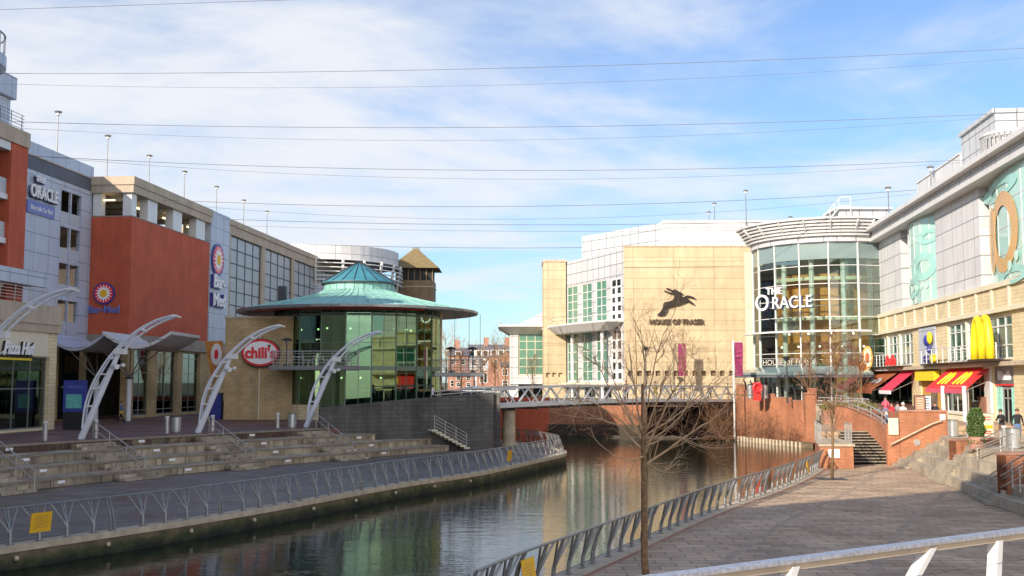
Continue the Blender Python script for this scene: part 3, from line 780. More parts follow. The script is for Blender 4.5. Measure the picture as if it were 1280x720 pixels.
# curved roof tip of the next tower
c = at(-60, 75, 62)
t = thing('tower_block', (c.x-3, c.y, 1.8), 'grey curved balcony tip of a tower cut by the left photo edge', 'building')
z = at(4, 86, 62).z
MB().lathe((c.x, c.y), [(0, z-.1), (2.6, z), (2.9, z+.3), (2.9, z+1.0), (0, z+1.05)], 40).build('balcony_slab', 'silver_panel', t)
MB().lathe((c.x, c.y), [(2.75, z+2.2), (2.83, z+2.2), (2.83, z+2.28), (2.75, z+2.28), (2.75, z+2.2)], 40).build('balcony_rail', 'galvanised', t)
m = MB()
for i in range(28): a = i*2*PI/28; m.tube([(c.x+2.78*math.cos(a), c.y+2.78*math.sin(a), z+1), (c.x+2.78*math.cos(a), c.y+2.78*math.sin(a), z+2.25)], .03, 4)
m.build('balusters', 'galvanised', t)
MB().tube([(c.x-2, c.y, 22.0), (c.x-2, c.y, z+6)], 1.4, 16).build('core', 'silver_panel', t)
# unseen blocks added to shade the left bank and the near path
nb = thing('shade_block', (-46,20,1.8), 'unseen beige block added to shade the left bank', 'building')
MB().prism([(-38.5,62), (-60,62), (-60,-40), (-44,-40)], 1.8, 31).build('wall', 'beige_concrete', nb)
# ---- letters
def sign(name, label, cat, fr, s, z, t0): return thing(name, fr.p(s, t0, z), label, cat)
s, z = SV.hit(53.5, 243, .2)
t = sign('car_park_sign', 'white and navy letters reading THE ORACLE over a blue band on the silver wall', 'sign', SV, s, z, .1)
text_mb(MB(), SV, 'ORACLE', s, z-.45, 1.42, .3, .14, bold=.02, sx=.78).build('letters', 'letter_white', t)
text_mb(MB(), SV, 'ORACLE', s+.12, z-.5, 1.42, .12, .16, bold=.04, sx=.78).build('letter_backing', 'letter_navy', t)
text_mb(MB(), SV, 'THE', s-.7, z+.85, .62, .3, .14, bold=.02, sx=1.2).build('letters', 'letter_white', t)
text_mb(MB(), SV, 'THE', s-.62, z+.80, .62, .12, .16, bold=.04, sx=1.2).build('letter_backing', 'letter_navy', t)
MB().box(SV, s-2.1, s+2.1, .02, .14, z-1.75, z-.72).build('band', 'light_blue_sign', t)
text_mb(MB(), SV, 'Riverside Car Park', s, z-1.45, .58, .15, .03, shear=.3, sx=.76).build('band_letters', 'letter_white', t)
def sun_logo(parent, fr, s, z, r, t0):
    def disc(rr, ta, tb, mat, nm, n=28): 
        MB().plate(fr, [(s+rr*math.cos(2*PI*i/n), z+rr*math.sin(2*PI*i/n)) for i in range(n)], ta, tb).build(nm, mat, parent)
    disc(r, t0, t0+.18, 'blue_sign', 'disc'); disc(r*.87, t0+.18, t0+.2, 'red_sign', 'red_ring')
    pts = []
    for i in range(32):
        rr = r*(.84 if i % 2 == 0 else .45); pts.append((s+rr*math.cos(2*PI*i/32), z+rr*math.sin(2*PI*i/32)))
    MB().plate(fr, pts, t0+.2, t0+.23).build('rays', 'letter_white', parent); disc(r*.34, t0+.23, t0+.26, 'sign_yellow', 'core')
s, z = GL.hit(272, 325, .2); t = sign('club_sign', 'sunburst disc and stacked Bar-Med letters on the silver strip', 'sign', GL, s, z, .1)
sun_logo(t, GL, s, z, 1.75, .12)
for txt, py in (('Bar-', 360), ('Med', 383)):
    zz = GL.z(271, py, .2)
    text_mb(MB(), GL, txt, s+.1, zz, 2.0, .42, .12, bold=.03, sx=1.0).build('letters', 'letter_white', t)
    text_mb(MB(), GL, txt, s-.05, zz-.06, 2.0, .12, .26, bold=.07, sx=1.0).build('letter_backing', 'blue_sign', t)
# sunburst on the front face of the brick block
FB = Frame(-34.0-3.75*.996, 95.7+3.75*.09, 3.75*.996, -3.75*.09)
s, z = FB.hit(131, 367); t = sign('club_sign', 'sunburst disc over blue Bar-Med letters on the dark brick end wall', 'sign', FB, s, z, .1)
sun_logo(t, FB, s, z, .98, .03); zz = FB.z(130, 391)
text_mb(MB(), FB, 'Bar-Med', s, zz, .92, .03, .1, bold=.02, sx=.9).build('letters', 'light_blue_sign', t)
# orange leaning banner beside the stone walled restaurant
s, z = GL.hit(266, 465, .6)
t = sign('club_sign', 'orange pennant sign with pale oval beside the stone restaurant wall', 'sign', GL, s, z, .6)
pa = [GL.hit(258,427,.6), GL.hit(277,426,.6), GL.hit(277,440,.6), GL.hit(268.5,472,.6), GL.hit(266,480,.6)]
OB = Frame(-31.0, 108.0, 1, 0)
q = [OB.hit(*p) for p in ((257,427), (279,426), (279,442), (270,474), (266,480))]
MB().plate(OB, q, 0, .25).build('panel', 'orange_wall', t)
so, zo = OB.hit(271.5, 443)
MB().plate(OB, [(so+.55*math.cos(a*PI/10), zo+1.1*math.sin(a*PI/10)) for a in range(20)], .26, .3).build('oval', 'letter_white', t)
MB().plate(OB, [(so+.2*math.cos(a*PI/10), zo+.5*math.sin(a*PI/10)) for a in range(20)], .31, .34).build('oval_core', 'red_sign', t)
# pizza lettering (slanted white script on black shadow)
s, z = PZ.hit(25, 433, .2)
t = sign('restaurant_sign', 'white Pizza Hut script on black backing above the corner restaurant window', 'sign', PZ, s, z, .1)
text_mb(MB(), PZ, 'Pizza Hut', s-.3, z-.5, 1.15, .28, .08, shear=.35, bold=.03, sx=.72).build('letters', 'letter_white', t)
text_mb(MB(), PZ, 'Pizza Hut', s-.24, z-.55, 1.15, .1, .12, shear=.35, bold=.09, sx=.72).build('letter_backing', 'black', t)
MB().box(PZ, s-3.2, s+1.4, .1, .2, z-.88, z-.76).build('underline', 'yellow_plastic', t)
# blue information totem
p = gz(92.5, 537, 1.8); TF = Frame(p.x, p.y-.0, 1, .05)
t = thing('information_totem', (p.x, p.y, 1.8), 'tall blue information totem with a teal map beside the covered entrance', 'totem')
MB().box(TF, -.75, .75, -.15, .15, 3.0, 5.15).build('panel', 'blue_sign', t); MB().box(TF, -.72, .72, -.14, .14, 1.8, 3.0).build('base', 'black', t)
MB().box(TF, -.55, .5, .15, .18, 3.25, 4.2).build('map', 'teal_sign', t)
text_mb(MB(), TF, 'ORACLE', 0, 4.6, .3, .155, .02).build('letters', 'light_blue_sign', t)
# ================================================================== CANOPY OVER THE ENTRANCE
cn = thing('entrance_canopy', (-31.5,88,1.8), 'white shell canopy on branching columns before the shaded shop entrance', 'canopy')
def shell(x0, x1, y0, y1, z, sag, mat, name, thick=.25):
    m = MB(); n = 12; top = []; 
    for i in range(n+1):
        u = i/n; x = x0+(x1-x0)*u; zz = z-sag*math.sin(PI*u)
        top.append((x, zz))
    for k in range(n):
        (xa, za), (xb, zb_) = top[k], top[k+1]
        m.add([(xa,y0,za), (xb,y0,zb_), (xb,y1,zb_), (xa,y1,za), (xa,y0,za-thick), (xb,y0,zb_-thick), (xb,y1,zb_-thick), (xa,y1,za-thick)], [(0,1,2,3), (7,6,5,4), (0,4,5,1), (2,6,7,3)])
    m.add([(x0,y0,z), (x0,y1,z), (x0,y1,z-thick), (x0,y0,z-thick)], [(0,1,2,3)]); m.add([(x1,y0,z), (x1,y1,z), (x1,y1,z-thick), (x1,y0,z-thick)], [(3,2,1,0)])
    return m.build(name, mat, cn)
shell(-37.2, -32.5, 86.0, 94.0, 8.9, 1.15, 'silver_panel', 'roof_shell')
shell(-32.45, -27.0, 85.5, 93.5, 9.05, 1.15, 'pale_grey_panel', 'roof_shell')
for (px, py, Y) in ((160,526,88), (119,526,88.5)):
    p = gz(px, py, 1.8); x, y = p.x, p.y
    m = MB().tube([(x,y,1.8), (x,y,5.3)], .21, 12); m.build('column', 'mast_white', cn)
    m = MB().tube([(x,y,5.3), (x,y,5.45)], .36, 12); m.build('collar', 'dark_metal', cn)
    for dx, dy in ((-2,-1.6), (2,-1.6), (-2,2), (2,2), (-.7,-1.8), (.7,-1.8)):
        MB().tube([(x,y,5.4), (x+dx,y+dy,7.95)], .05, 5).build('strut', 'galvanised', cn)
# ================================================================== ARCHED LIGHT MASTS
def mast(base, yaw, label, sc=1.0):
    t = thing('arched_mast', base, label, 'light mast', 'white arched masts along the left promenade')
    B = Vector(base); ux = Vector((math.cos(yaw), math.sin(yaw), 0)); vy = Vector((-ux.y, ux.x, 0))
    P = lambda u, h, v=0: B+ux*u*sc+Vector((0,0,h*sc))+vy*v
    leg = [P(-.12,0), P(1.0,2.6), P(2.2,5.3)]
    MB().tube([P(-.1,0), P(.9,2.35), P(2.2,5.35)], [.20,.17,.13], 12).build('leg', 'mast_white', t)
    out = [(p.x, p.y) for p in curve([V2(.05,.65), V2(.18,2.0), V2(.52,3.15), V2(1.0,4.1), V2(1.9,5.35), V2(3.3,6.6), V2(4.6,7.3), V2(5.8,7.62)], 5)]
    inn = [(p.x, p.y) for p in curve([V2(2.45,5.35), V2(3.0,5.95), V2(3.9,6.65), V2(4.9,7.2), V2(5.8,7.5)], 5)]
    mid = [(p.x, p.y) for p in curve([V2(.42,1.3), V2(.78,2.6), V2(1.4,3.95), V2(2.15,5.15)], 4)]
    for v in (-.16,.16): MB().tube([P(u, h, v) for u, h in out], [.055]*len(out), 7).build('arch_tube', 'mast_white', t)
    MB().tube([P(u, h) for u, h in inn], .065, 7).build('arch_tube', 'mast_white', t)
    MB().tube([P(u, h) for u, h in mid], .05, 7).build('arch_tube', 'mast_white', t)
    MB().bar(P(2.0,5.4), P(2.65,5.4), .42, .32).build('node_plate', 'white_paint', t)
    for a, b in (((.18,2.0),(.62,2.05)), ((.95,4.0),(1.5,4.0)), ((1.55,4.95),(2.05,5.0)), ((3.6,6.8),(3.95,6.62)), ((.5,3.1),(1.05,3.15))):
        MB().bar(P(*a), P(*b), .36, .09).build('spacer', 'white_paint', t)
    MB().bar(P(5.6,7.55,-.2), P(6.05,7.55,-.2), .1, .1).bar(P(5.7,7.6), P(6.1,7.5), .34, .10).build('tip_lamp', 'white_paint', t)
    MB().tube([P(1.9,4.5,-.2), P(2.35,4.45,-.45)], [.14,.16], 8).tube([P(1.9,4.5), P(2.5,4.55)], .05, 6).ball(P(2.5,4.55), .12, n=8).build('spotlight', 'white_paint', t)
    return t
for (px, py), tip, lab in (((103,549), (228,380), 'white arched mast in front of the covered shop entrance'), ((249,541), (345,390), 'white arched mast before the left end of the stone walled restaurant'), ((384,534), (463,397), 'white arched mast before the glass drum of the restaurant')):
    b = gz(px, py, 1.8); yaw = -.12
    sc = (at(tip[0], tip[1], b.y).x-b.x)/5.95
    mast(tuple(b), yaw, lab, min(1.05, max(.9, sc)))
mast((-27.3,53.0,1.8), -.10, 'white arched mast cut by the left photo edge before the pizza restaurant', 1.02)
# bollards and bins on the left promenade
def bollard_proto(loc):
    t = thing('bollard', loc, None, 'bollard')
    x, y, z = loc
    MB().tube([(x,y,z), (x,y,z+.95)], .13, 14).build('post', 'stainless', t)
    MB().tube([(x,y,z+.95), (x,y,z+.99), (x,y,z+1.06)], [.10,.14,.13], 14).build('cap', 'white_paint', t)
    return t
bl = [((56,551), 'steel bollard before the pizza restaurant window'), ((119.5,548), 'steel bollard beside the foot of the mast by the covered entrance'), ((208.5,541.5), 'steel bollard left of the grey bin by the shaded shops'),
      ((265.5,539), 'steel bollard at the top of the handrail by the second mast'), ((347,535), 'steel bollard below the red oval restaurant sign')]
bp = None
for (px, py), lab in bl:
    q = gz(px, py, 1.8); o = bollard_proto((0,0,0)) if bp is None else copy_tree(bp); bp = bp or o
    o.location = q; tag(o, lab, 'bollard', 'steel bollards on the left promenade')
def bin_proto():
    t = thing('litter_bin', (0,0,0), None, 'bin')
    m = MB(); m.tube([(0,0,0.05), (0,0,.95)], .31, 18); m.build('drum', 'stainless', t)
    MB().tube([(0,0,.95), (0,0,1.0)], .33, 18).build('rim', 'galvanised', t); MB().tube([(0,0,0), (0,0,.05)], .28, 14).build('foot', 'galvanised', t)
    MB().tube([(0,0,1.0), (0,0,1.01)], .22, 14).build('opening', 'black', t)
    return t
bn = bin_proto(); p = gz(220,540.5,1.8); bn.location = p; tag(bn, 'round steel litter bin on the left promenade by the shaded shops', 'bin', 'round steel bins')
o = copy_tree(bn); o.location = gz(365,534.5,1.8); tag(o, 'round steel litter bin at the foot of the stone restaurant wall', 'bin', 'round steel bins')
# blue bin by the banner
p = gz(270,524,1.8); MBt = MB().prism([(p.x-.5,p.y-.3), (p.x+.5,p.y-.3), (p.x+.5,p.y+.3), (p.x-.5,p.y+.3)], 1.8, 4.0)
t = thing('notice_stand', (p.x,p.y,1.8), 'narrow blue stand in the dark gap left of the stone restaurant wall', 'stand'); MBt.build('panel', 'blue_sign', t)
MB().prism([(p.x-.55,p.y-.35), (p.x+.55,p.y-.35), (p.x+.55,p.y+.35), (p.x-.55,p.y+.35)], 4.0, 4.1).build('cap', 'dark_metal', t)
# ================================================================== RESTAURANT ROTUNDA
rc = (-14.2, 100.0)
ch = thing('restaurant', (rc[0], rc[1], 1.8), 'round glass restaurant with tiered green copper roof', 'building')
R = 7.7
CF = Frame(-24.95, 94.0, 1, 0)
m = MB(); m.box(CF, 0, 5.9, -6, 0, 1.8, 10.55); m.build('stone_wall', 'yellow_block', ch)
m = MB(); m.box(CF, -.08, 5.9, -6.1, .10, 10.55, 10.75); m.build('coping', 'cope_stone', ch)
MB().tube([CF.p(3.05,.08,1.8), CF.p(3.05,.08,9.6)], .07, 8).build('downpipe', 'cream_paint', ch)
# faceted drum: 4 m panes between mullions, visible arc faces the river
NF = 22
ang = lambda i: 2*PI*i/NF + PI/2
def facet(i): a0, a1 = ang(i), ang(i+1); return Vector((rc[0]+R*math.cos(a0), rc[1]+R*math.sin(a0))), Vector((rc[0]+R*math.cos(a1), rc[1]+R*math.sin(a1)))
stone = MB()
for i in range(NF):
    a, b = facet(i); mid = (a+b)/2; fr = Frame(a.x, a.y, b.x-a.x, b.y-a.y); Ls = (b-a).length
    az = math.degrees(math.atan2(mid.y-rc[1], mid.x-rc[0])) % 360
    if 205 < az < 352:
        zlow = 3.1 if mid.x < -17 else 2.2
        stone.box(fr, 0, Ls, -.25, .05, 1.8, zlow)
        m = MB(); m.box(fr, -.045, .045, -.12, .08, zlow, 11.4)
        m.box(fr, .07, Ls-.07, -.1, .1, 10.75, 10.95); m.box(fr, Ls/2-.04, Ls/2+.04, -.08, .07, 10.95, 11.4)
        for z in (6.05, 8.4): m.box(fr, .07, Ls-.07, -.05, .05, z, z+(.35 if z < 7 else .05))
        m.box(fr, Ls/2-.02, Ls/2+.02, -.03, .03, zlow, 10.75)
        w = m.build('glazing_bay', 'drum_mullion', ch)
        MB().box(fr, .05, Ls-.05, -.025, .0, zlow, 11.35).build('pane', 'drum_glass', w)
    else:
        stone.box(fr, 0, Ls, -.3, .05, 1.8, 11.4)
stone.build('drum_wall', 'pale_block', ch)
m = MB(); m.lathe(rc, [(0,6.05), (R-.5,6.05), (R-.5,6.35), (0,6.35)], 40); m.build('upper_floor', 'room_mid', ch)
m = MB(); m.lathe(rc, [(4.2,1.8), (4.2,11.2)], 24); m.build('interior_core', 'room_dark', ch)
m = MB(); m.lathe(rc, [(0,1.84), (R-.3,1.84)], 30); m.build('ground_floor', 'room_dark', ch)
for az in (215, 237, 262, 285, 308, 330):
    a = math.radians(az); x, y = rc[0]+(R-.9)*math.cos(a), rc[1]+(R-.9)*math.sin(a)
    MB().tube([(x,y,1.8), (x,y,11.2)], .33, 12).build('column', 'cream_paint', ch)
for i in range(16):
    a = math.radians(208+i*9.0); r_ = 5.2+(i % 3)*.6; MB().ball((rc[0]+r_*math.cos(a), rc[1]+r_*math.sin(a), 5.4+(4.3 if i % 2 else 0)), .09, n=6).build('lamp', 'lit_spot', ch)
for i in range(10):   # dark tables and partitions
    a = math.radians(212+i*14); r_ = 5.9; x, y = rc[0]+r_*math.cos(a), rc[1]+r_*math.sin(a)
    for zf in (1.84, 6.35):
        m = MB(); m.tube([(x,y,zf), (x,y,zf+.72)], .05, 6); m.tube([(x,y,zf+.72), (x,y,zf+.77)], .5, 10); m.build('table', 'cream_paint' if i % 3 == 0 else 'room_mid', ch)
# copper roof: main skirt, lantern drum, pyramid cap
NR = 28
prof = [(10.95,11.45), (8.6,11.98), (6.2,12.48), (4.2,12.98), (3.25,13.4)]
m = MB(); m.lathe(rc, prof, NR); m.build('skirt_roof', 'copper_green', ch)
m = MB(); 
for i in range(NR*2):
    a = 2*PI*i/(NR*2); m.tube([(rc[0]+r*math.cos(a)*(math.cos(PI/NR) if i % 2 else 1), rc[1]+r*math.sin(a)*(math.cos(PI/NR) if i % 2 else 1), z+.03) for r, z in prof], .035, 4, cap=False)
m.build('standing_seams', 'copper_green', ch)
m = MB(); m.lathe(rc, [(7.4,11.48), (10.3,11.30), (10.8,11.24), (11.0,11.3), (11.0,11.46)], NR); m.build('soffit', 'pale_grey_panel', ch)
m = MB(); m.lathe(rc, [(11.0,11.28), (11.06,11.28), (11.06,11.5), (10.95,11.5)], NR); m.build('gutter', 'galvanised', ch)
m = MB(); m.lathe(rc, [(3.25,13.2), (3.25,14.15)], 24); m.build('lantern_drum', 'copper_green', ch)
m = MB()
for i in range(24): a = 2*PI*i/24; m.tube([(rc[0]+3.26*math.cos(a), rc[1]+3.26*math.sin(a), 13.2), (rc[0]+3.26*math.cos(a), rc[1]+3.26*math.sin(a), 14.15)], .03, 4)
m.build('lantern_seams', 'copper_blue', ch)
m = MB(); m.lathe(rc, [(3.45,14.05), (3.45,14.2), (0.02,16.25)], 20); m.build('lantern_cap', 'copper_blue', ch)
m = MB()
for i in range(20): a = 2*PI*i/20; m.tube([(rc[0]+3.45*math.cos(a), rc[1]+3.45*math.sin(a), 14.22), (rc[0], rc[1], 16.28)], .045, 4)
m.lathe(rc, [(3.5,14.0), (3.5,14.12), (3.38,14.12)], 20)
m.build('glazing_ribs', 'dark_metal', ch)
m = MB(); a0, a1 = math.radians(212), math.radians(312)
m.tube([(rc[0]+10.0*math.cos(a0+(a1-a0)*i/30), rc[1]+10.0*math.sin(a0+(a1-a0)*i/30), 11.2) for i in range(31)], .06, 6); m.build('neon_tube', 'red_neon', ch)
MB().box(CF, 4.0, 4.7, -3, -2.3, 10.6, 13.6).build('chimney', 'dark_metal', ch)
# balconies
def balcony(poly, zd, railpts, label):
    t = thing('balcony', (poly[0][0], poly[0][1], zd), label, 'balcony', 'balconies of the round restaurant')
    MB().prism(poly, zd-.35, zd-.12).prism([(x, y) for x, y in poly], zd-.12, zd).build('deck', 'galvanised', t)
    m = MB(); P = [Vector((x, y, 0)) for x, y in railpts]
    for q in (.25,.5,.75,1.0): m.tube([p+Vector((0,0,zd+q)) for p in P], .02, 5)
    m.tube([p+Vector((0,0,zd+1.2)) for p in P], .035, 6); m.build('rails', 'steel_rail', t)
    for p in resample(P, 1.3): MB().tube([p+Vector((0,0,zd)), p+Vector((0,0,zd+1.2))], .03, 5).build('post', 'steel_rail', t)
    return t
balcony([(-20.3,94.1), (-20.3,90.4), (-12.6,89.6), (-13.2,92.6), (-17,93.4)], 6.4, [(-20.2,94), (-20.2,90.5), (-12.7,89.7), (-13.2,92.4)], 'steel balcony in front of the glass drum beside the red oval sign')
balcony([(-7.2,97.5), (-2.6,98.5), (-2.9,102.5), (-7,103.5)], 5.9, [(-7,97.6), (-2.7,98.6), (-3,102.4), (-7,103.4)], 'grey balcony slung on rods at the right side of the glass drum')
m = MB()
for x, y in ((-5.2,98.1), (-3.9,98.4), (-2.9,98.6)): m.tube([(x,y,5.9), (x,y,11.2)], .018, 4)
m.build('hanger_rods', 'dark_metal', ch)
heaters = [((-19.0,91.2,6.4), 'black mushroom patio heater at the sign end of the drum balcony'), ((-5.6,99.0,5.9), 'left one of two mushroom patio heaters on the rod hung balcony'), ((-3.6,99.4,5.9), 'right one of two mushroom patio heaters on the rod hung balcony')]
hp = None
for loc, lab in heaters:
    if hp is None:
        o = hp = thing('patio_heater', (0,0,0), None, 'patio heater'); MB().tube([(0,0,0), (0,0,1.9)], .05, 8).tube([(0,0,0), (0,0,.12), (0,0,.14)], [.28,.26,.1], 12).build('pole', 'dark_metal', o)
        MB().tube([(0,0,1.85), (0,0,2.15)], .13, 10).build('burner', 'galvanised', o); MB().lathe((0,0), [(.5,2.12), (.42,2.25), (.1,2.36), (0,2.38)], 16).build('hood', 'dark_metal', o)
    else: o = copy_tree(hp)
    o.location = loc; tag(o, lab, 'patio heater', 'patio heaters')
# chairs and tables on the front balcony
def chair(loc, rz, label, group, mat='stainless', proto={}):
    if mat not in proto:
        t = thing('chair', (0,0,0), None, 'chair'); 
        MB().prism([(-.22,-.22), (.22,-.22), (.22,.22), (-.22,.22)], .42, .46).build('seat', mat, t)
        MB().tube([(-.22,.22,.45), (-.24,.28,.85), (.24,.28,.85), (.22,.22,.45)], .02, 5).bar((-.22,.26,.7), (.22,.26,.7), .02, .2).build('backrest', mat, t)
        for x in (-.2,.2):
            for y in (-.2,.2): MB().tube([(x,y,.43), (x*1.1,y*1.1,0)], .018, 4).build('leg', mat, t)
        proto[mat] = t; o = t
    else: o = copy_tree(proto[mat])
    o.location = loc; o.rotation_euler = (0,0,rz); tag(o, label, 'chair', group); return o
def table(loc, label, group, proto=[]):
    if not proto:
        t = thing('table', (0,0,0), None, 'table'); MB().tube([(0,0,.7), (0,0,.74)], .38, 16).build('table_top', 'stainless', t)
        MB().tube([(0,0,.02), (0,0,.7)], .035, 6).tube([(0,0,0), (0,0,.03)], .24, 10).build('pedestal', 'galvanised', t); proto.append(t); o = t
    else: o = copy_tree(proto[0])
    o.location = loc; tag(o, label, 'table', group); return o
for i, x in enumerate((-18.0,-16.3,-14.4)):
    table((x,91.1,6.4), 'round metal table on the drum balcony, %s' % ('nearest the patio heater', 'middle one', 'nearest the open corner')[i], 'balcony tables')
    for q, a in ((-.65, -PI/2), (.65, PI/2)): chair((x+q,91.1,6.4), a, 'bare metal chair at a table on the drum balcony', 'balcony chairs')
# oval sign
s, z = CF.hit(326, 441, .3)
t = sign('restaurant_sign', 'oval red and white sign reading chili\'s on the stone wall', 'sign', CF, s, z, .2)
E = lambda rx, rz, n=36: [(s+rx*math.cos(2*PI*i/n), z+rz*math.sin(2*PI*i/n)) for i in range(n)]
MB().plate(CF, E(1.68,1.24), .05, .42).build('backing', 'dark_metal', t); MB().plate(CF, E(1.6,1.16), .42, .46).build('rim', 'red_sign', t); MB().plate(CF, E(1.42,.98), .46, .49).build('face', 'letter_white', t)
text_mb(MB(), CF, "chili's", s, z-.42, 1.28, .5, .08, bold=.045, sx=.92).build('letters', 'red_sign', t)
MB().ball(CF.p(s+.78,.55,z+.62), .16, .06, .09, n=8).build('leaf', 'green_leaf', t)
# ================================================================== CINEMA DRUM AND BRICK TOWER BEHIND
cy = 168.0; cx = (402-640)/F*cy
dr = thing('cinema_drum', (cx, cy, 3), 'silver cylindrical rooftop drum with louvred top beyond the copper roof', 'building')
zt_ = 5+(478-306)/F*(cy-10); Rr = 11.6
MB().lathe((cx,cy), [(Rr,4), (Rr,zt_-6.1)], 48).build('drum_wall', 'silver_panel', dr)
MB().lathe((cx,cy), [(Rr-.4,zt_-2.2), (Rr+.2,zt_-2.2), (Rr+.2,zt_), (0,zt_+.1)], 48).build('roof_ring', 'pale_grey_panel', dr)
MB().lathe((cx,cy), [(0,zt_-6.1), (Rr+.1,zt_-6.1), (Rr+.1,zt_-5.8), (0,zt_-5.8)], 48).build('deck', 'pale_grey_panel', dr)
for k in range(5):
    z = zt_-5.3+k*.62; MB().lathe((cx,cy), [(Rr+.5,z), (Rr+.9,z), (Rr+.9,z+.14), (Rr+.5,z+.14), (Rr+.5,z)], 40, a0=math.radians(-85), a1=math.radians(20)).build('louvre', 'white_paint', dr)
for a in (-150,-120,-85,-66,-50,-34,-18,0): 
    q = math.radians(a); MB().tube([(cx+Rr*math.cos(q), cy+Rr*math.sin(q), zt_-6), (cx+(Rr+.6)*math.cos(q), cy+(Rr+.6)*math.sin(q), zt_-2.1)], .22, 6).build('strut', 'white_paint', dr)
ty = 172.0; tx0 = (493-640)/F*ty; tx1 = (541-640)/F*ty
TW = Frame(tx0, ty, 1, 0); w_ = tx1-tx0
tw = thing('brick_tower', (tx0+w_/2, ty+3, 3), 'square brown brick tower with pyramid tiled roof and shuttered top', 'building')
MB().box(TW, 0, w_, -w_, 0, 3, 21.3).build('wall', 'tower_brick', tw); MB().box(TW, .2, w_-.2, -w_+.2, -.2, 21.3, 23.2).build('top_storey', 'room_dark', tw)
for i in range(7): MB().box(TW, .1+i*(w_-.3)/6, .25+i*(w_-.3)/6, -.25, .02, 21.3, 23.2).build('shutter_post', 'tower_brick', tw)
MB().box(TW, -.1, w_+.1, -w_-.1, .1, 20.2, 20.35).build('string_course', 'cope_stone', tw)
MB().plate(TW, [(w_/2+1.5+1.7*math.cos(a*PI/14), 15.5+2.1*math.sin(a*PI/14)) for a in range(15)], .0, .06).build('blind_arch', 'cope_stone', tw)
ov = 1.0; ap = TW.p(w_/2, -w_/2, 27.0)
c4 = [TW.p(-ov,ov,23.2), TW.p(w_+ov,ov,23.2), TW.p(w_+ov,-w_-ov,23.2), TW.p(-ov,-w_-ov,23.2)]
MB().add(c4+[ap], [(0,1,4), (1,2,4), (2,3,4), (3,0,4), (3,2,1,0)]).build('roof', 'tile_brown', tw)
MB().box(TW, w_/2-.6, w_/2+.6, -w_/2-.3, -w_/2+.3, 26.3, 27.0).build('finial_frame', 'galvanised', tw)
# ================================================================== ROOF LAMPS
def lamp_proto():
    t = thing('roof_lamp', (0,0,0), None, 'lamp post')
    MB().tube([(0,0,0), (0,0,7.9)], [.085,.05], 7).build('pole', 'galvanised', t)
    MB().lathe((0,0), [(0,8.0), (.30,8.10), (.34,8.19), (0,8.3)], 12).build('lamp_head', 'galvanised', t)
    MB().tube([(0,0,7.85), (0,0,8.05)], .16, 8).build('lens', 'white_paint', t)
    return t
lp = None
RL = Frame(-40.4, 96, .09, 1.0)
names = ['nearest', 'second nearest', 'third', 'middle', 'fifth', 'sixth', 'farthest']
for i, (px, py) in enumerate(((73,138), (135,168), (187,193), (231,213), (271,232), (305,249), (334,263))):
    s, z = RL.hit(px, py); q = RL.p(s, 0, z-8.3)
    o = lamp_proto() if lp is None else copy_tree(lp); lp = lp or o; o.location = q
    tag(o, 'thin roof lamp on the left car park, %s of its row of seven' % names[i], 'lamp post', 'lamps along the left car park roof')
for (px, py, Y), lab in zip(((932,237,135), (893,253,150), (886,264,165), (1163,207,95), (1110,233,105), (988,270,150)), ('tallest looking roof lamp above the department store', 'right one of the close pair of roof lamps over the department store', 'left shorter one of the close pair of roof lamps over the department store', 'roof lamp standing over the grey rooftop boxes of the right building', 'roof lamp left of the grey rooftop boxes of the right building', 'roof lamp barely showing above the louvred glass entrance')):
    q = at(px, py, Y); o = copy_tree(lp); o.location = (q.x, q.y, q.z-8.3); tag(o, lab, 'lamp post', 'lamps on the right bank roofs')
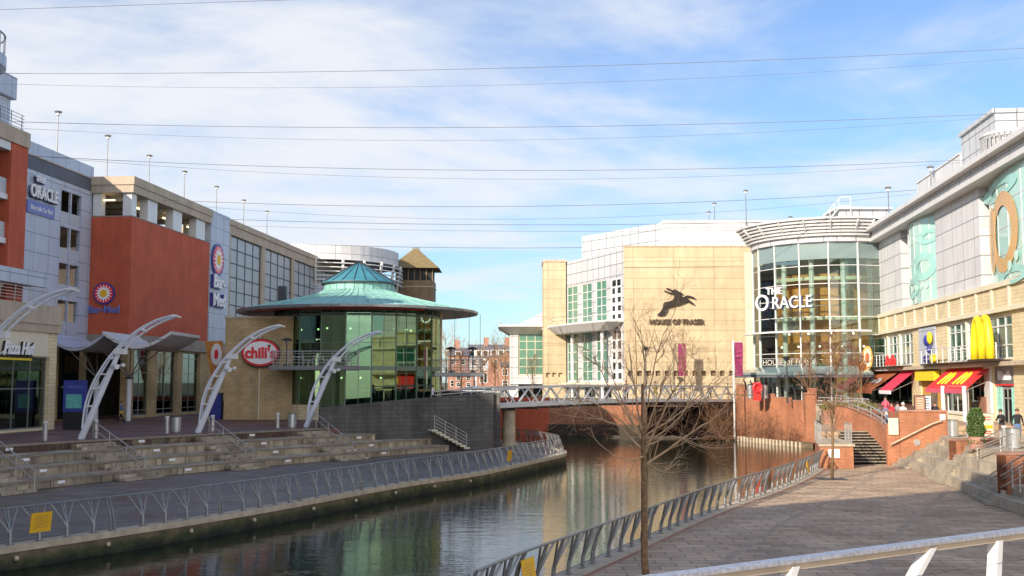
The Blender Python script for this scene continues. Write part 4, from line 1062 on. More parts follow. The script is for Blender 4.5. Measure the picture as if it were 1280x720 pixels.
# ================================================================== OVERHEAD CABLES
cab = [((0,10),(640,-9),(1280,-26),52,'topmost, nearest the viewer'), ((0,90),(640,85),(1280,62),62,'thick second line'), ((0,103),(640,106),(1280,74),63.2,'faint line just under the thick second line'),
  ((12,152),(640,159),(1232,143),75,'third line, reaching the round rooftop screen'), ((20,160),(640,175),(1210,149),76.5,'faint line under the third line'), ((75,197),(640,213),(1205,200),86,'fourth line'), ((150,204),(640,224),(1150,207),88,'faint line under the fourth line'),
  ((205,250),(640,258),(1110,240),102,'fifth line'), ((300,262),(640,274),(1110,246),104,'faint line under the fifth line'), ((340,276),(640,281),(980,276),118,'sixth line'), ((360,284),(640,289),(940,287),120,'faint line under the sixth line'), ((430,307),(640,310),(730,309),150,'lowest line over the copper roof')]
for (a, b, c, Y, lab) in cab:
    ra, rb, rc_ = ray(*a), ray(*b), ray(*c)
    xa = ra.x/ra.y*Y; xb = rb.x/rb.y*Y; xc = rc_.x/rc_.y*Y; za, zb2, zc = [EYE+r.z/r.y*Y for r in (ra, rb, rc_)]
    L3 = lambda x: ((x-xb)*(x-xc))/((xa-xb)*(xa-xc))*za+((x-xa)*(x-xc))/((xb-xa)*(xb-xc))*zb2+((x-xa)*(x-xb))/((xc-xa)*(xc-xb))*zc
    if a[0] >= 5:      # anchored on the car park face
        nx0 = (GL if Y > 95.7 else SV if Y > 78 else UP).o.x+(Y-95.7)*.09-(.1 if Y > 78 else -1.6); nz0 = L3(nx0)
    if c[0] < 1270 and Y < 112: nxc = 37+.1066*(111-Y)*-1+2.6; nzc = L3(nxc)
    elif c[0] < 1270: nxc = xc+3; nzc = zc
    if a[0] >= 5 and c[0] < 1270: xa, za, xc, zc = nx0, nz0, nxc, nzc
    if a[0] < 5: # carry on to the building beyond the frame
        k = 1.12; za = za+(za-zb2)*.25; xa = xb+(xa-xb)*k
    if c[0] > 1270: k = 1.12; zc = zc+(zc-zb2)*.25; xc = xb+(xc-xb)*k
    pts = []
    for i in range(25):
        x = xa+(xc-xa)*i/24
        l = ((x-xb)*(x-xc))/((xa-xb)*(xa-xc))*za+((x-xa)*(x-xc))/((xb-xa)*(xb-xc))*zb2+((x-xa)*(x-xb))/((xc-xa)*(xc-xb))*zc
        pts.append((x, Y, l))
    r = .012 if 'faint' in lab else .020
    tag(MB().tube(pts, r*Y/80, 5).build('overhead_cable', 'wire_dark'), 'steel cable strung across the river high overhead, '+lab, 'cable', 'cables strung between the rooftops')
# ================================================================== FOOTBRIDGE
A = Vector((-1.5, 83.0)); B = Vector((22.7, 111.2)); BF = Frame(A.x, A.y, B.x-A.x, B.y-A.y); BLn = (B-A).length
fb = thing('footbridge', (10.6,97,3), 'white steel truss footbridge with zigzag sides crossing the river', 'bridge')
arc = lambda s: 3.15+.20*math.sin(PI*s/BLn)
npan = 13
for side, tt in (('near', 0.0), ('far', -3.2)):
    m = MB(); pts = [BF.p(BLn*i/npan, tt, arc(BLn*i/npan)) for i in range(npan+1)]
    for i in range(npan):
        m.bar(pts[i], pts[i+1], .18, .26)
    m.build('lower_chord', 'blade_white', fb)
    m = MB()
    for i in range(npan): m.bar(pts[i]+Vector((0,0,1.38)), pts[i+1]+Vector((0,0,1.38)), .15, .14)
    m.build('top_chord', 'blade_white', fb)
    for i in range(npan):
        c = (pts[i]+pts[i+1])/2+Vector((0,0,1.33))
        dw = .15 if side == 'near' else .06; MB().bar(pts[i], c, dw*.8, dw).bar(c, pts[i+1]+Vector((0,0,.02)), dw*.8, dw).build('diagonal', 'blade_white', fb)
m = MB()
for i in range(npan):
    s0, s1 = BLn*i/npan, BLn*(i+1)/npan; z0, z1 = arc(s0)-.05, arc(s1)-.05
    v = [BF.p(s0,-3.1,z0), BF.p(s1,-3.1,z1), BF.p(s1,-.1,z1), BF.p(s0,-.1,z0)]
    m.add(v+[p-Vector((0,0,.18)) for p in v], [(3,2,1,0), (4,5,6,7), (0,1,5,4), (2,3,7,6)])
m.build('deck', 'dark_metal', fb)
m = MB()
for i in range(npan+1):
    m.bar(BF.p(BLn*i/npan, -3.1, arc(BLn*i/npan)-.3), BF.p(BLn*i/npan, -.1, arc(BLn*i/npan)-.3), .12, .16)
m.build('cross_beams', 'galvanised', fb)
p = gz(637, 548, -.0); cy0 = 86.2; cx0 = -.25
MB().tube([(cx0,cy0,0), (cx0,cy0,.25)], .75, 20).tube([(cx0,cy0,.25), (cx0,cy0,2.9)], .52, 20).build('support_column', 'cope_stone', fb)
# low parapet rail on the concrete wall top leading to the bridge
m = MB(); t = thing('parapet_rail', WF.p(L*.8,-.5,4.0), 'double steel rail on top of the concrete wall leading to the footbridge', 'railing')
for q in (.12,.38): m.tube([WF.p(L*.66,-.6,3.95+q-.02), WF.p(L,-.6,4.28+q), (0.3,84.3,4.35+q)], .05, 6)
m.build('rails', 'steel_rail', t)
for u in (.68,.82,.96): MB().tube([WF.p(L*u,-.6,3.3), WF.p(L*u,-.6,4.3)], .04, 6).build('post', 'steel_rail', t)
# ================================================================== DEPARTMENT STORE
hf = thing('department_store', (20,135,3.1), 'large golden stone department store with white glazed bay and rooftop panels', 'building')
HM = Frame(13.0, 125.0, 1, 0)
zs = 20.75
e = HM.s(953, 400)
ventz = (5.75, 6.35); vents = []
s = .4
while s < e-.6: vents.append((s, s+.55, *ventz)); s += 1.06
m = MB(); wall_holes(m, HM, 0, e+.6, 3.05, zs, vents, th=.22); m.build('stone_wall', 'gold_stone', hf)
MB().box(HM, .1, e, -.6, -.32, 5, 7).build('vent_band', 'tower_brick', hf)
MB().box(HM, -.05, e+.6, -.4, .08, zs, zs+.15).build('coping', 'cope_stone', hf)
MB().box(HM, .1, e+4, -14, -.65, 3, zs-.2).build('core', 'grey_panel', hf)
bx0, by0 = 6.96, 140.5
HB = Frame(bx0, by0, 13.0-bx0, 125.0-by0); HL = math.hypot(13-bx0, 125-by0)
cols = [(709,722.3), (727.3,740.2), (745,758.5), (763.6,777.6)]
zu0, zu1 = HB.z(770,401.5), HB.z(770,346.5); zl0, zl1 = HB.z(750,477), HB.z(750,412.5)
hs = []
for a, b in cols:
    hs.append((HB.s(a), HB.s(b), zu0, zu1)); hs.append((HB.s(a), HB.s(b), zl0, zl1))
m = MB(); wall_holes(m, HB, 0, HL, 3.05, zs-.1, hs, th=.3); m.build('white_bay', 'white_panel', hf)
for k, (a, b, z0, z1) in enumerate(hs):
    last = k >= 6
    h = z1-z0
    w = window(hf, HB, a, b, z0, z1, 2, 1, t=-.06, fw=.13 if not last else .30, fd=.12, frame='white_paint', glass='green_pane' if not last else 'dark_glass', rows=[z1-h*.22]+[z1-h*q for q in ((.4,.6,.8) if not last else (.42,.6,.8))])
    if last:
        MB().box(HB, (a+b)/2-.3, (a+b)/2+.3, -.1, -.03, z0+.3, z1-h*.22).build('mullion_panel', 'white_paint', w)
        for j in range(1,4): MB().box(HB, a+.3, b-.3, -.1, -.035, z0+(h*.78)*j/4-.2, z0+(h*.78)*j/4+.2).build('transom', 'white_paint', w)
for px in (723.5, 761.5): 
    s = HB.s(px); MB().tube([HB.p(s,.9,3.1), HB.p(s,.9,zl1+.1)], .22, 10).build('column', 'white_paint', hf)
# doors below the bay
MB().box(HB, 1.2, HL-.6, -.02, .06, 3.1, zl0-.35).build('door_surround', 'cream_paint', hf)
for a, b in ((1.6,4.6), (6,9.2), (10.2,13.6)):
    window(hf, HB, a, b, 3.1, zl0-.7, 3, 1, t=.16, fw=.12, frame='steel_rail', name='door')
MB().box(HB, 1.0, HL-.2, .0, 1.4, zl0-.35, zl0-.12).build('door_canopy', 'cream_paint', hf)
# wing shaped canopy between the two rows of windows
zc = (zu0+zl1)/2
m = MB(); outl = [HB.p(-5.2,.4,0), HB.p(-4.2,1.6,0), HB.p(2,3.0,0), HB.p(9,3.2,0), HB.p(HL-.2,2.2,0), HB.p(HL,.02,0), HB.p(-4.6,.02,0)]
n = len(outl); top_ = [Vector((p.x,p.y,zc+.45)) for p in outl]; bot_ = [Vector((p.x,p.y,zc-.55)).lerp(Vector((HB.p(6,.3,0).x, HB.p(6,.3,0).y, zc-.75)), .28) for p in outl]
low = [Vector((p.x,p.y,zc+.25)) for p in outl]
m.add(top_+low, [tuple(range(n-1,-1,-1))]+[(i,n+i,n+(i+1) % n,(i+1) % n) for i in range(n)]); m.add(low+bot_, [(i,n+i,n+(i+1) % n,(i+1) % n) for i in range(n)]+[tuple(range(n,2*n))])
m.build('wing_canopy', 'blade_white', hf)
m = MB()
for q in (.5,1.0): m.tube([HB.p(-4.5,.5,zc+.45+q), HB.p(-4,1.4,zc+.45+q), HB.p(2,2.7,zc+.45+q), HB.p(9,2.9,zc+.45+q), HB.p(HL-.3,2.0,zc+.45+q)], .03, 5)
for s, t_ in ((-4.4,.9), (-1,2.1), (2,2.7), (5.5,2.8), (9,2.9), (12.5,2.4)): m.tube([HB.p(s,t_,zc+.4), HB.p(s,t_,zc+1.5)], .035, 5)
m.build('canopy_rail', 'steel_rail', hf)
# stone tower at the left end
T0 = at(679.5, 400, 139.8); T1 = at(707.5, 400, 139.8); TR = Frame(T0.x, 139.8, 1, 0); tw_ = T1.x-T0.x; zt2 = at(690, 327.5, 139.8).z
hv = [(q, q+.5, 5.7, 6.25) for q in (.3,1.1,1.9)]
m = MB(); wall_holes(m, TR, 0, tw_, 3.0, zt2, hv, th=.3); m.box(TR, 0, tw_, -6, -.31, 3.0, zt2); m.build('stone_tower', 'gold_stone', hf)
MB().box(TR, -.1, tw_+.1, -6.1, .1, zt2, zt2+.3).build('coping', 'cope_stone', hf)
# rooftop white panels
P0 = Vector((9.68,148.4)); P1 = Vector((19.0,135.2)); RP = Frame(P0.x, P0.y, P1.x-P0.x, P1.y-P0.y); RPL = (P1-P0).length
zr = at(880, 278, 135).z
MB().box(RP, 0, RPL, -6, 0, 18, zr).build('roof_panels', 'white_panel', hf)
RQf = Frame(19.0, 135.2, 1, 0); 
MB().box(RQf, .02, 24, -10, 0, 18, zr+.004).build('roof_panels', 'grey_panel', hf)
MB().box(RQf, .0, 24, -10, .12, zr, zr+.25).build('roof_edge', 'white_paint', hf)
# lower wing to the left with thin canopy roof
lw = thing('corner_pavilion', (2,152,3), 'low glazed corner pavilion with sharp flat canopy left of the stone tower', 'building')
Yw = 147.0; LW = Frame(at(637,450,Yw).x, Yw, 1, 0); wl = at(679.5,450,Yw).x-LW.o.x
z1 = at(650,416,Yw).z; z0 = at(650,469,Yw).z; g0 = at(648,450,Yw).x-LW.o.x
window(lw, LW, g0, wl, z0, z1, 3, 5, t=-.05, fw=.14, frame='cream_paint', glass='green_pane')
MB().box(LW, 0, g0-.02, -2, .1, 3, z1).build('pier', 'pale_grey_panel', lw); MB().box(LW, g0, wl, -2, -.1, z1-.02, z1+.5).build('head_band', 'pale_grey_panel', lw); MB().box(LW, 0, wl, -.3, .3, z0-1.2, z0-.02).build('sill_band', 'pale_grey_panel', lw)
MB().box(LW, 0, wl, -9, -2.1, 3, z1).build('core', 'room_dark', lw)
xt = at(622.5,411,Yw-2).x-LW.o.x
m = MB(); m.add([LW.p(xt,2,z1+.75), LW.p(wl,2,z1+.75), LW.p(wl,-8,z1+.75), LW.p(xt,-8,z1+.75), LW.p(.1,.2,z1-.2), LW.p(wl,.2,z1-.2), LW.p(wl,-8,z1-.2), LW.p(.1,-8,z1-.2)], [(3,2,1,0)[::-1], (4,5,6,7), (0,4,5,1), (0,3,7,4), (1,5,6,2)])
m.box(LW, xt, wl, -8, 2.03, z1+.75, z1+1.0); m.build('canopy_roof', 'blade_white', lw)
MB().add([LW.p(.8,-1,z1+1.0), LW.p(wl,-1,z1+1.0), LW.p(wl,-1,z1+2.9), LW.p(.8,-8,z1+1.0), LW.p(wl,-8,z1+1.0), LW.p(wl,-8,z1+2.9)], [(0,2,1)[::-1], (0,2,5,3), (3,4,5)]).build('sloping_roof', 'pale_grey_panel', lw)
# stag and name
s, z = HM.hit(848, 378, .6)
t = sign('store_emblem', 'dark leaping stag silhouette fixed above the store name on the golden wall', 'emblem', HM, s, z, .6)
m = MB()
for poly in ([(555,262),(478,285),(455,318),(400,335),(365,340),(350,362),(362,390),(400,400),(450,390),(520,372),(580,352),(640,322),(625,300),(585,300),(570,290)],
             [(352,358),(402,396),(388,452),(362,488),(300,494),(283,484),(325,440),(345,405)],
             [(478,290),(468,255),(462,215),(470,198),(490,196),(520,216),(574,244),(562,254),(528,250),(556,268),(574,298)],
             [(566,294),(600,268),(625,262),(680,276),(716,299),(702,306),(665,289),(628,280),(600,304)],
             [(612,322),(640,310),(668,333),(702,360),(692,370),(650,350)],
             [(465,215),(440,214),(384,190),(386,180),(404,180),(448,202),(478,204)],
             [(466,244),(430,247),(358,214),(364,205),(430,231),(468,226)]):
    m.plate(HM, [HM.hit(790+x/9, 340+y/9, .2) for x, y in poly], .12+.006*len(poly)/10, .25+.004*len(poly))
m.build('stag', 'bronze', t)
mm = MB(); 
for q in ((380,440), (520,330)): a_ = HM.hit(790+q[0]/9, 340+q[1]/9, .3); mm.tube([HM.p(a_[0], .0, a_[1]), HM.p(a_[0], .4, a_[1])], .06, 6)
mm.build('bracket', 'galvanised', t)
s, z = HM.hit(846, 404.5, .3)
t = sign('store_sign', 'brown letters reading HOUSE OF FRASER under the leaping stag', 'sign', HM, s, z, .2)
text_mb(MB(), HM, 'HOUSE OF FRASER', s, z-.05, .82, .12, .16, bold=.022, sx=.90).build('letters', 'letter_brown', t)
def banner(px0, px1, py0, py1, Y, pole, label):
    a = at(px0, py0, Y); b = at(px1, py1, Y); fr = Frame(a.x, Y, 1, 0); w = b.x-a.x
    t = thing('banner', (a.x, Y, b.z), label, 'banner', 'purple banners by the department store')
    n = 8; vs = []; 
    for i in range(n+1):
        for j in range(4): vs.append(fr.p(w*j/3, .12*math.sin(i*.8+j), b.z+(a.z-b.z)*i/n))
    fs = [(i*4+j, i*4+j+1, i*4+j+5, i*4+j+4) for i in range(n) for j in range(3)]
    m = MB(); m.add(vs, fs); o = m.build('cloth', 'purple_banner', t)
    sd = o.modifiers.new('s', 'SOLIDIFY'); sd.thickness = .02
    m = MB()
    for i in range(3): text_mb(m, fr, ('THE', 'ORACLE', 'SALE')[i] if False else ('THE', 'ORACLE', '')[i], w/2, a.z-1.0-.45*i, .24, .14, .02)
    m.build('letters', 'banner_print', t)
    if pole: 
        MB().tube([(a.x-.12, Y, pole), (a.x-.12, Y, a.z+.2)], .10, 8).tube([(a.x-.12,Y,a.z+.05), (b.x,Y,a.z+.05)], .03, 5).build('pole', 'white_paint', t)
    else: MB().tube([(a.x-.05,Y,a.z+.05), (b.x+.05,Y,a.z+.05)], .04, 5).tube([(a.x,Y,a.z+.05), (a.x,125,a.z+.05)], .04, 5).build('bracket', 'galvanised', t)
banner(847.5, 858, 430, 470, 122, None, 'purple banner hanging on the golden wall behind the bare tree')
banner(918, 929, 428, 470, 107, -.5, 'purple banner on the white flagpole beside the glass entrance')
# ================================================================== GLASS ENTRANCE ROTUNDA
oc = (33.5, 114.0); OR = 7.75
og = thing('glass_entrance', (33,106,3.1), 'curved glass shopping centre entrance with louvred brow and steel mullions', 'building')
NO = 17
for i in range(NO):
    a0 = 2*PI*i/NO; a1 = 2*PI*(i+1)/NO; deg = math.degrees((a0+a1)/2)
    if not 165 < deg < 318: continue
    a = Vector((oc[0]+OR*math.cos(a0), oc[1]+OR*math.sin(a0))); b = Vector((oc[0]+OR*math.cos(a1), oc[1]+OR*math.sin(a1)))
    fr = Frame(a.x, a.y, b.x-a.x, b.y-a.y); Ls = (b-a).length
    m = MB(); big = True
    m.box(fr, -.055, .055, -.15, .12, 3.1, 19.0)
    for z in (3.2,6.3,7.9,9.7,11.5,13.2,14.8,16.6,18.9): m.box(fr, .055, Ls-.055, -.06, .06, z-.03, z+.03)
    w = m.build('glazing_bay', 'white_paint', og)
    MB().box(fr, .05, Ls-.05, -.02, 0, 3.2, 17.2).build('pane', 'oracle_glass', w)
    MB().box(fr, .05, Ls-.05, -.03, .01, 17.25, 18.95).build('frosted_pane', 'grey_pane', w)
ARC = (math.radians(172), math.radians(292))
MB().lathe(oc, [(OR-.2,18.95), (OR+.25,18.95), (OR+.25,19.7), (OR-.2,19.7)], 40, a0=ARC[0], a1=math.radians(318)).build('ring_beam', 'white_panel', og)
for k in range(6):
    r = OR+.25+k*.23; z = 19.45+k*.30
    MB().lathe(oc, [(r,z), (r+.36,z+.06), (r+.36,z+.27), (r,z+.2), (r,z)], 30, a0=ARC[0], a1=math.radians(283)).build('louvre', 'grey_panel', og)
for d in (176,192,208,224,240,256,272,282):
    q = math.radians(d); MB().bar((oc[0]+(OR)*math.cos(q), oc[1]+OR*math.sin(q), 19.3), (oc[0]+(OR+1.7)*math.cos(q), oc[1]+(OR+1.7)*math.sin(q), 20.9), .12, .3).build('louvre_bracket', 'white_paint', og)
MB().lathe(oc, [(0,20.9), (OR+1.75,21.0), (OR+1.75,21.15), (0,21.2)], 30, a0=ARC[0], a1=math.radians(283)).build('roof', 'blade_white', og)
MB().lathe(oc, [(OR+.15,10.0), (OR+1.2,9.95), (OR+1.2,10.1), (OR+.15,10.2)], 36, a0=ARC[0], a1=math.radians(280)).build('blade_shelf', 'blade_white', og)
MB().lathe(oc, [(OR+.1,6.35), (OR+2.3,5.75), (OR+2.3,5.95), (OR+.1,6.6)], 36, a0=ARC[0], a1=math.radians(277)).build('entrance_canopy', 'copper_green' if False else 'grey_pane', og)
MB().lathe(oc, [(OR+1.6,5.6), (OR+2.2,5.5), (OR+2.2,5.72), (OR+1.6,5.8), (OR+1.6,5.6)], 36, a0=ARC[0], a1=math.radians(277)).build('canopy_beam', 'slate', og)
for z, mt in ((7.0,'room_mid'), (11.6,'cream_paint'), (15.6,'cream_paint')):
    MB().lathe(oc, [(0,z-.35), (OR-.9,z-.35), (OR-.9,z), (0,z)], 30).build('upper_floor', mt, og)
MB().lathe(oc, [(5.4,3.1), (5.4,16.0)], 20).build('orange_core', 'orange_wall', og)
MB().lathe(oc, [(OR-.3,18.9), (0,18.95)], 30).build('ceiling', 'cream_paint', og)
MB().prism([(25.5,117.5), (40,117.5), (40,118), (25.5,118)], 3.1, 19.2).build('back_wall', 'cream_paint', og)
MB().prism([(31.5,107.6), (35.5,107.6), (35.5,108.2), (31.5,108.2)], 3.1, 5.7).build('dark_lobby', 'room_dark', og)
MB().lathe(oc, [(OR-1.6,3.12), (OR-1.6,5.6)], 30, a0=ARC[0], a1=math.radians(318)).build('dark_lobby', 'room_dark', og)
for a in (188, 214, 240, 266, 290): 
    q = math.radians(a); MB().tube([(oc[0]+(OR-1)*math.cos(q), oc[1]+(OR-1)*math.sin(q), 3.1), (oc[0]+(OR-1)*math.cos(q), oc[1]+(OR-1)*math.sin(q), 18.8)], .26, 10).build('column', 'white_paint', og)
for z in (7,11.6):
    m = MB()
    for i in range(22): q = math.radians(178+i*6); m.tube([(oc[0]+(OR-1.1)*math.cos(q), oc[1]+(OR-1.1)*math.sin(q), z), (oc[0]+(OR-1.1)*math.cos(q), oc[1]+(OR-1.1)*math.sin(q), z+1.05)], .03, 4)
    m.lathe(oc, [(OR-1.15,z+1.05), (OR-1.05,z+1.05), (OR-1.05,z+1.12), (OR-1.15,z+1.12), (OR-1.15,z+1.05)], 40, a0=ARC[0], a1=math.radians(310)); m.build('inner_balustrade', 'galvanised', og)
for i in range(12):
    q = math.radians(185+i*10); MB().ball((oc[0]+6.3*math.cos(q), oc[1]+6.3*math.sin(q), 8.6+(i % 2)*1.3), .1, n=6).build('lamp', 'lit_spot', og)
# letters in front of the glass
a = at(945, 370, 108.6); b = at(1015, 370, 104.4)
OF = Frame(a.x, a.y, b.x-a.x, b.y-a.y); wO = math.hypot(b.x-a.x, b.y-a.y)
t = sign('centre_sign', 'large white letters reading THE ORACLE on the curved glass entrance', 'sign', OF, wO/2, 12.5, 0)
text_mb(MB(), OF, 'O', .75, 12.15, 2.35, 0, .2, bold=.0, sx=.85).build('letters', 'letter_white', t)
text_mb(MB(), OF, 'RACLE', wO/2+.95, 12.3, 1.7, 0, .2, bold=.0, sx=.86).build('letters', 'letter_white', t)
text_mb(MB(), OF, 'O', .80, 12.1, 2.35, -.14, .1, bold=.03, sx=.85).build('letter_backing', 'letter_navy', t)
text_mb(MB(), OF, 'RACLE', wO/2+1.0, 12.25, 1.7, -.14, .1, bold=.03, sx=.86).build('letter_backing', 'letter_navy', t)
text_mb(MB(), OF, 'THE', 2.1, 13.75, .95, 0, .2, bold=.01, sx=1.0).build('letters', 'letter_white', t)
MB().bar(OF.p(.4,-.2,12.4), OF.p(wO,-.2,12.4), .08).bar(OF.p(1.2,-.2,12.4), OF.p(1.2,-1.6,12.4), .06).bar(OF.p(wO-1,-.2,12.4), OF.p(wO-1,-.9,12.4), .06).build('mounting_rail', 'galvanised', t)
a = at(953, 452, 104.8); b = at(1022, 452, 102.9); OG = Frame(a.x, a.y, b.x-a.x, b.y-a.y); wG = math.hypot(b.x-a.x, b.y-a.y); zz = at(985, 456, 103.8).z
t = sign('store_sign', 'grey letters reading HOUSE OF FRASER above the entrance canopy', 'sign', OG, wG/2, zz, 0)
text_mb(MB(), OG, 'HOUSE OF FRASER', wG/2, zz, .72, .0, .1, bold=.0, sx=.84).build('letters', 'steel_rail', t)
MB().bar(OG.p(0,-.05,zz-.05), OG.p(wG,-.05,zz-.05), .06).bar(OG.p(0,-.05,zz+.6), OG.p(wG,-.05,zz+.6), .05).build('mounting_rails', 'galvanised', t)
# rooftop stair and plant room above the entrance
ur = thing('rooftop_plant_room', (40,128,21), 'small glazed plant room and access stair on the roof above the entrance', 'rooftop room')
Yp = 128; f_ = Frame(at(1042,280,Yp).x, Yp, 1, 0); z0 = at(1060,285,Yp).z; z1 = at(1060,262,Yp).z; w1 = at(1110,280,Yp).x-f_.o.x
wall_holes(mb_ := MB(), f_, .6, w1, z0-4, z1, [(.9+i*1.35, 2.0+i*1.35, z0+.2, z0+1.1) for i in range(4)], th=.2); mb_.build('wall', 'white_panel', ur)
MB().box(f_, .7, w1, -1, -.6, z0, z1-.2).build('pane_band', 'teal_glass', ur); MB().box(f_, .2, w1+.5, -5, .4, z1, z1+.25).build('roof', 'blade_white', ur)
m = MB()
for i in range(5):
    x = -1.6+i*.55; zz = z0-.3+i*.65; m.bar(f_.p(x,.3,zz), f_.p(x,.3,zz+1.1), .06); 
m.bar(f_.p(-1.8,.3,z0-.3), f_.p(.8,.3,z0+2.6), .12); m.bar(f_.p(-1.8,.3,z0+.8), f_.p(.8,.3,z0+3.7), .07); m.bar(f_.p(.8,.3,z0+2.6), f_.p(2.0,.3,z0+2.6), .1); m.bar(f_.p(.8,.3,z0+3.7), f_.p(2.0,.3,z0+3.7), .07); m.bar(f_.p(2,.3,z0+1.6), f_.p(2,.3,z0+3.7), .08)
m.build('access_stair', 'white_paint', ur)
# ================================================================== RIGHT HAND BUILDING
RB = Frame(37.0, 111.0, -.106, -.994)
rb = thing('shopping_building', (40,80,1.8), 'sunlit pale block building with bowed turquoise windows over restaurants', 'building')
RE = 66.0
g = lambda px, py=460, t=0: RB.s(px, py, t)
zc0, zc1 = 18.9, 20.2
# ground and first floors
gh = [(g(1094), g(1139), 2.0, 6.0), (g(1150), g(1176), 2.0, 6.0), (g(1184), g(1231), 2.0, 6.0), (g(1241.5), g(1266.5), 1.85, 6.1)]
fh = [(g(1095.5,430), g(1141,430), 6.55, 9.45), (g(1184,420), g(1265.5,420), 6.55, 9.5)]
m = MB(); wall_holes(m, RB, .3, RE, 1.7, 9.75, gh+fh, th=.5); m.build('block_wall', 'pale_block', rb)
# ledge, stone band with raised frames
MB().box(RB, .2, RE, 0.01, .75, 6.1, 6.38).build('ledge', 'cope_stone', rb)
MB().box(RB, .2, RE, -.4, .18, 9.77, 11.55).build('band', 'pale_block', rb)
MB().box(RB, .15, RE, .0, .30, 9.70, 10.0).box(RB, .15, RE, .0, .34, 11.35, 11.7).build('band_courses', 'cream_paint', rb)
s = .6
while s < RE-1: MB().box(RB, s, s+.3, .1, .27, 10.0, 11.35).build('band_pilaster', 'cream_paint', rb); s += 3.35
# first floor windows
a, b = fh[0][0], fh[0][1]
for i in range(3): window(rb, RB, a+(b-a)*i/3+.08, a+(b-a)*(i+1)/3-.08, 6.55, 9.45, 3, 1, t=-.1, fw=.13, fd=.15, glass='teal_glass', rows=[7.6,8.6])
a, b = fh[1][0], fh[1][1]
for i in range(3): window(rb, RB, a+(b-a)*i/3+.1, a+(b-a)*(i+1)/3-.1, 6.55, 9.5, 3, 1, t=-.1, fw=.13, fd=.15, glass='teal_glass', rows=[7.5,8.8])
for i in (1,2):
    for h in fh: q = h[0]+(h[1]-h[0])*i/3; MB().box(RB, q-.12, q+.12, -.4, .04, 6.55, 9.5).build('window_pier', 'cream_paint', rb)
# balcony fronts
for a, b, lab in ((g(1090), g(1141), 'white railed balcony over the brown and crimson awnings'), (g(1168), g(1266), 'long white railed balcony behind the yellow arches')):
    t = thing('balcony', RB.p((a+b)/2,.5,6.4), lab, 'balcony')
    MB().box(RB, a, b, .05, 1.1, 6.40, 6.5).build('deck', 'bronze', t)
    n = 7 if b-a < 14 else 12; m = MB()
    for q in (.35,.7): m.tube([RB.p(a,1.0,6.5+q), RB.p(b,1.0,6.5+q)], .015, 4)
    m.tube([RB.p(a,1.0,7.6), RB.p(b,1.0,7.6)], .04, 6); m.build('rails', 'white_paint', t)
    for i in range(n+1): p = a+(b-a)*i/n; MB().tube([RB.p(p,1.0,6.5), RB.p(p,1.0,7.6)], .04, 5).build('post', 'white_paint', t)
# upper storeys: panels between two bowed windows
zu = 11.7
spans = [(.2, g(1131,340)), (g(1170,320), g(1232,300))]
for a, b in spans: MB().box(RB, a, b-1.2, -2.4, 0, zu, zc0).build('upper_wall', 'pale_grey_panel', rb)
MB().box(RB, spans[0][1]-1.18, spans[0][1], -2.4, -1.2, zu, zc0).box(RB, spans[1][1]-1.18, spans[1][1], -2.4, -1.2, zu, zc0).build('recess_wall', 'grey_panel', rb)
MB().box(RB, .2, RE, -12, -2.5, zu, zc0+.3).build('core', 'pale_grey_panel', rb)
def bow(a, b, name, depth=.95):
    n = 6; m = MB(); P = []
    for i in range(n+1):
        u = i/n; P.append((a+(b-a)*u, -.55+depth*math.sin(PI*(.06+.88*u))))
    gl = MB()
    for i in range(n):
        p, q = RB.p(P[i][0], P[i][1], 0), RB.p(P[i+1][0], P[i+1][1], 0)
        gl.add([(p.x,p.y,zu), (q.x,q.y,zu), (q.x,q.y,zc0), (p.x,p.y,zc0)], [(3,2,1,0)])
        for z in (zu+.05, zu+1.75, zu+3.5, zu+5.25, zc0-.05): m.bar((p.x,p.y,z), (q.x,q.y,z), .05, .05)
        m.bar((p.x,p.y,zu), (p.x,p.y,zc0), .06, .06)
    p = RB.p(P[n][0], P[n][1], 0); m.bar((p.x,p.y,zu), (p.x,p.y,zc0), .06, .06)
    w = m.build('bowed_window', 'white_paint', rb); gl.build('pane', 'mural_glass', w)
    return w, P
w1_, PP1 = bow(g(1131,340), g(1170,320), 'a'); w2_, PP2 = bow(g(1232,300), g(1232,300)+16.5, 'b')
def bowt(P, s):
    for i in range(len(P)-1):
        if P[i][0] <= s <= P[i+1][0]: return P[i][1]+(P[i+1][1]-P[i][1])*(s-P[i][0])/(P[i+1][0]-P[i][0])
    return P[0][1] if s < P[0][0] else P[-1][1]
def mural(w, P, outer, inner, mat, name, dt=.05):
    """flat coloured film following the bowed glass: ring between two closed outlines"""
    n = len(outer); m = MB()
    vo = [RB.p(s, bowt(P, s)+dt, z) for s, z in outer]; vi = [RB.p(s, bowt(P, s)+dt, z) for s, z in inner]
    vo2 = [RB.p(s, bowt(P, s)+dt+.02, z) for s, z in outer]; vi2 = [RB.p(s, bowt(P, s)+dt+.02, z) for s, z in inner]
    m.add(vo2+vi2, [(i, (i+1) % n, n+(i+1) % n, n+i) for i in range(n)]); m.add(vo+vo2, [(i, (i+1) % n, n+(i+1) % n, n+i) for i in range(n)])
    m.build(name, mat, w)
cs, cz = RB.hit(1252, 290, .3); 
el = lambda rs, rz_, ds=0, dz=0, n=40: [(cs+ds+rs*math.cos(2*PI*i/n), cz+dz+rz_*math.sin(2*PI*i/n)) for i in range(n)]
mural(w2_, PP2, el(3.4,2.7), el(2.05,1.75), 'mural_orange', 'orange_ring', .06)
mural(w2_, PP2, el(1.0,2.3,-3.2,-.2), el(.2,2.0,-3.2,-.2), 'mural_orange', 'orange_bar', .08)
for k, (ds, dz) in enumerate(((3.0,-1.9), (4.6,-1.6), (1.6,-2.4))): mural(w2_, PP2, el(.4,.35,ds,dz,12), el(.02,.02,ds,dz,12), 'mural_pale', 'pale_dot', .11)
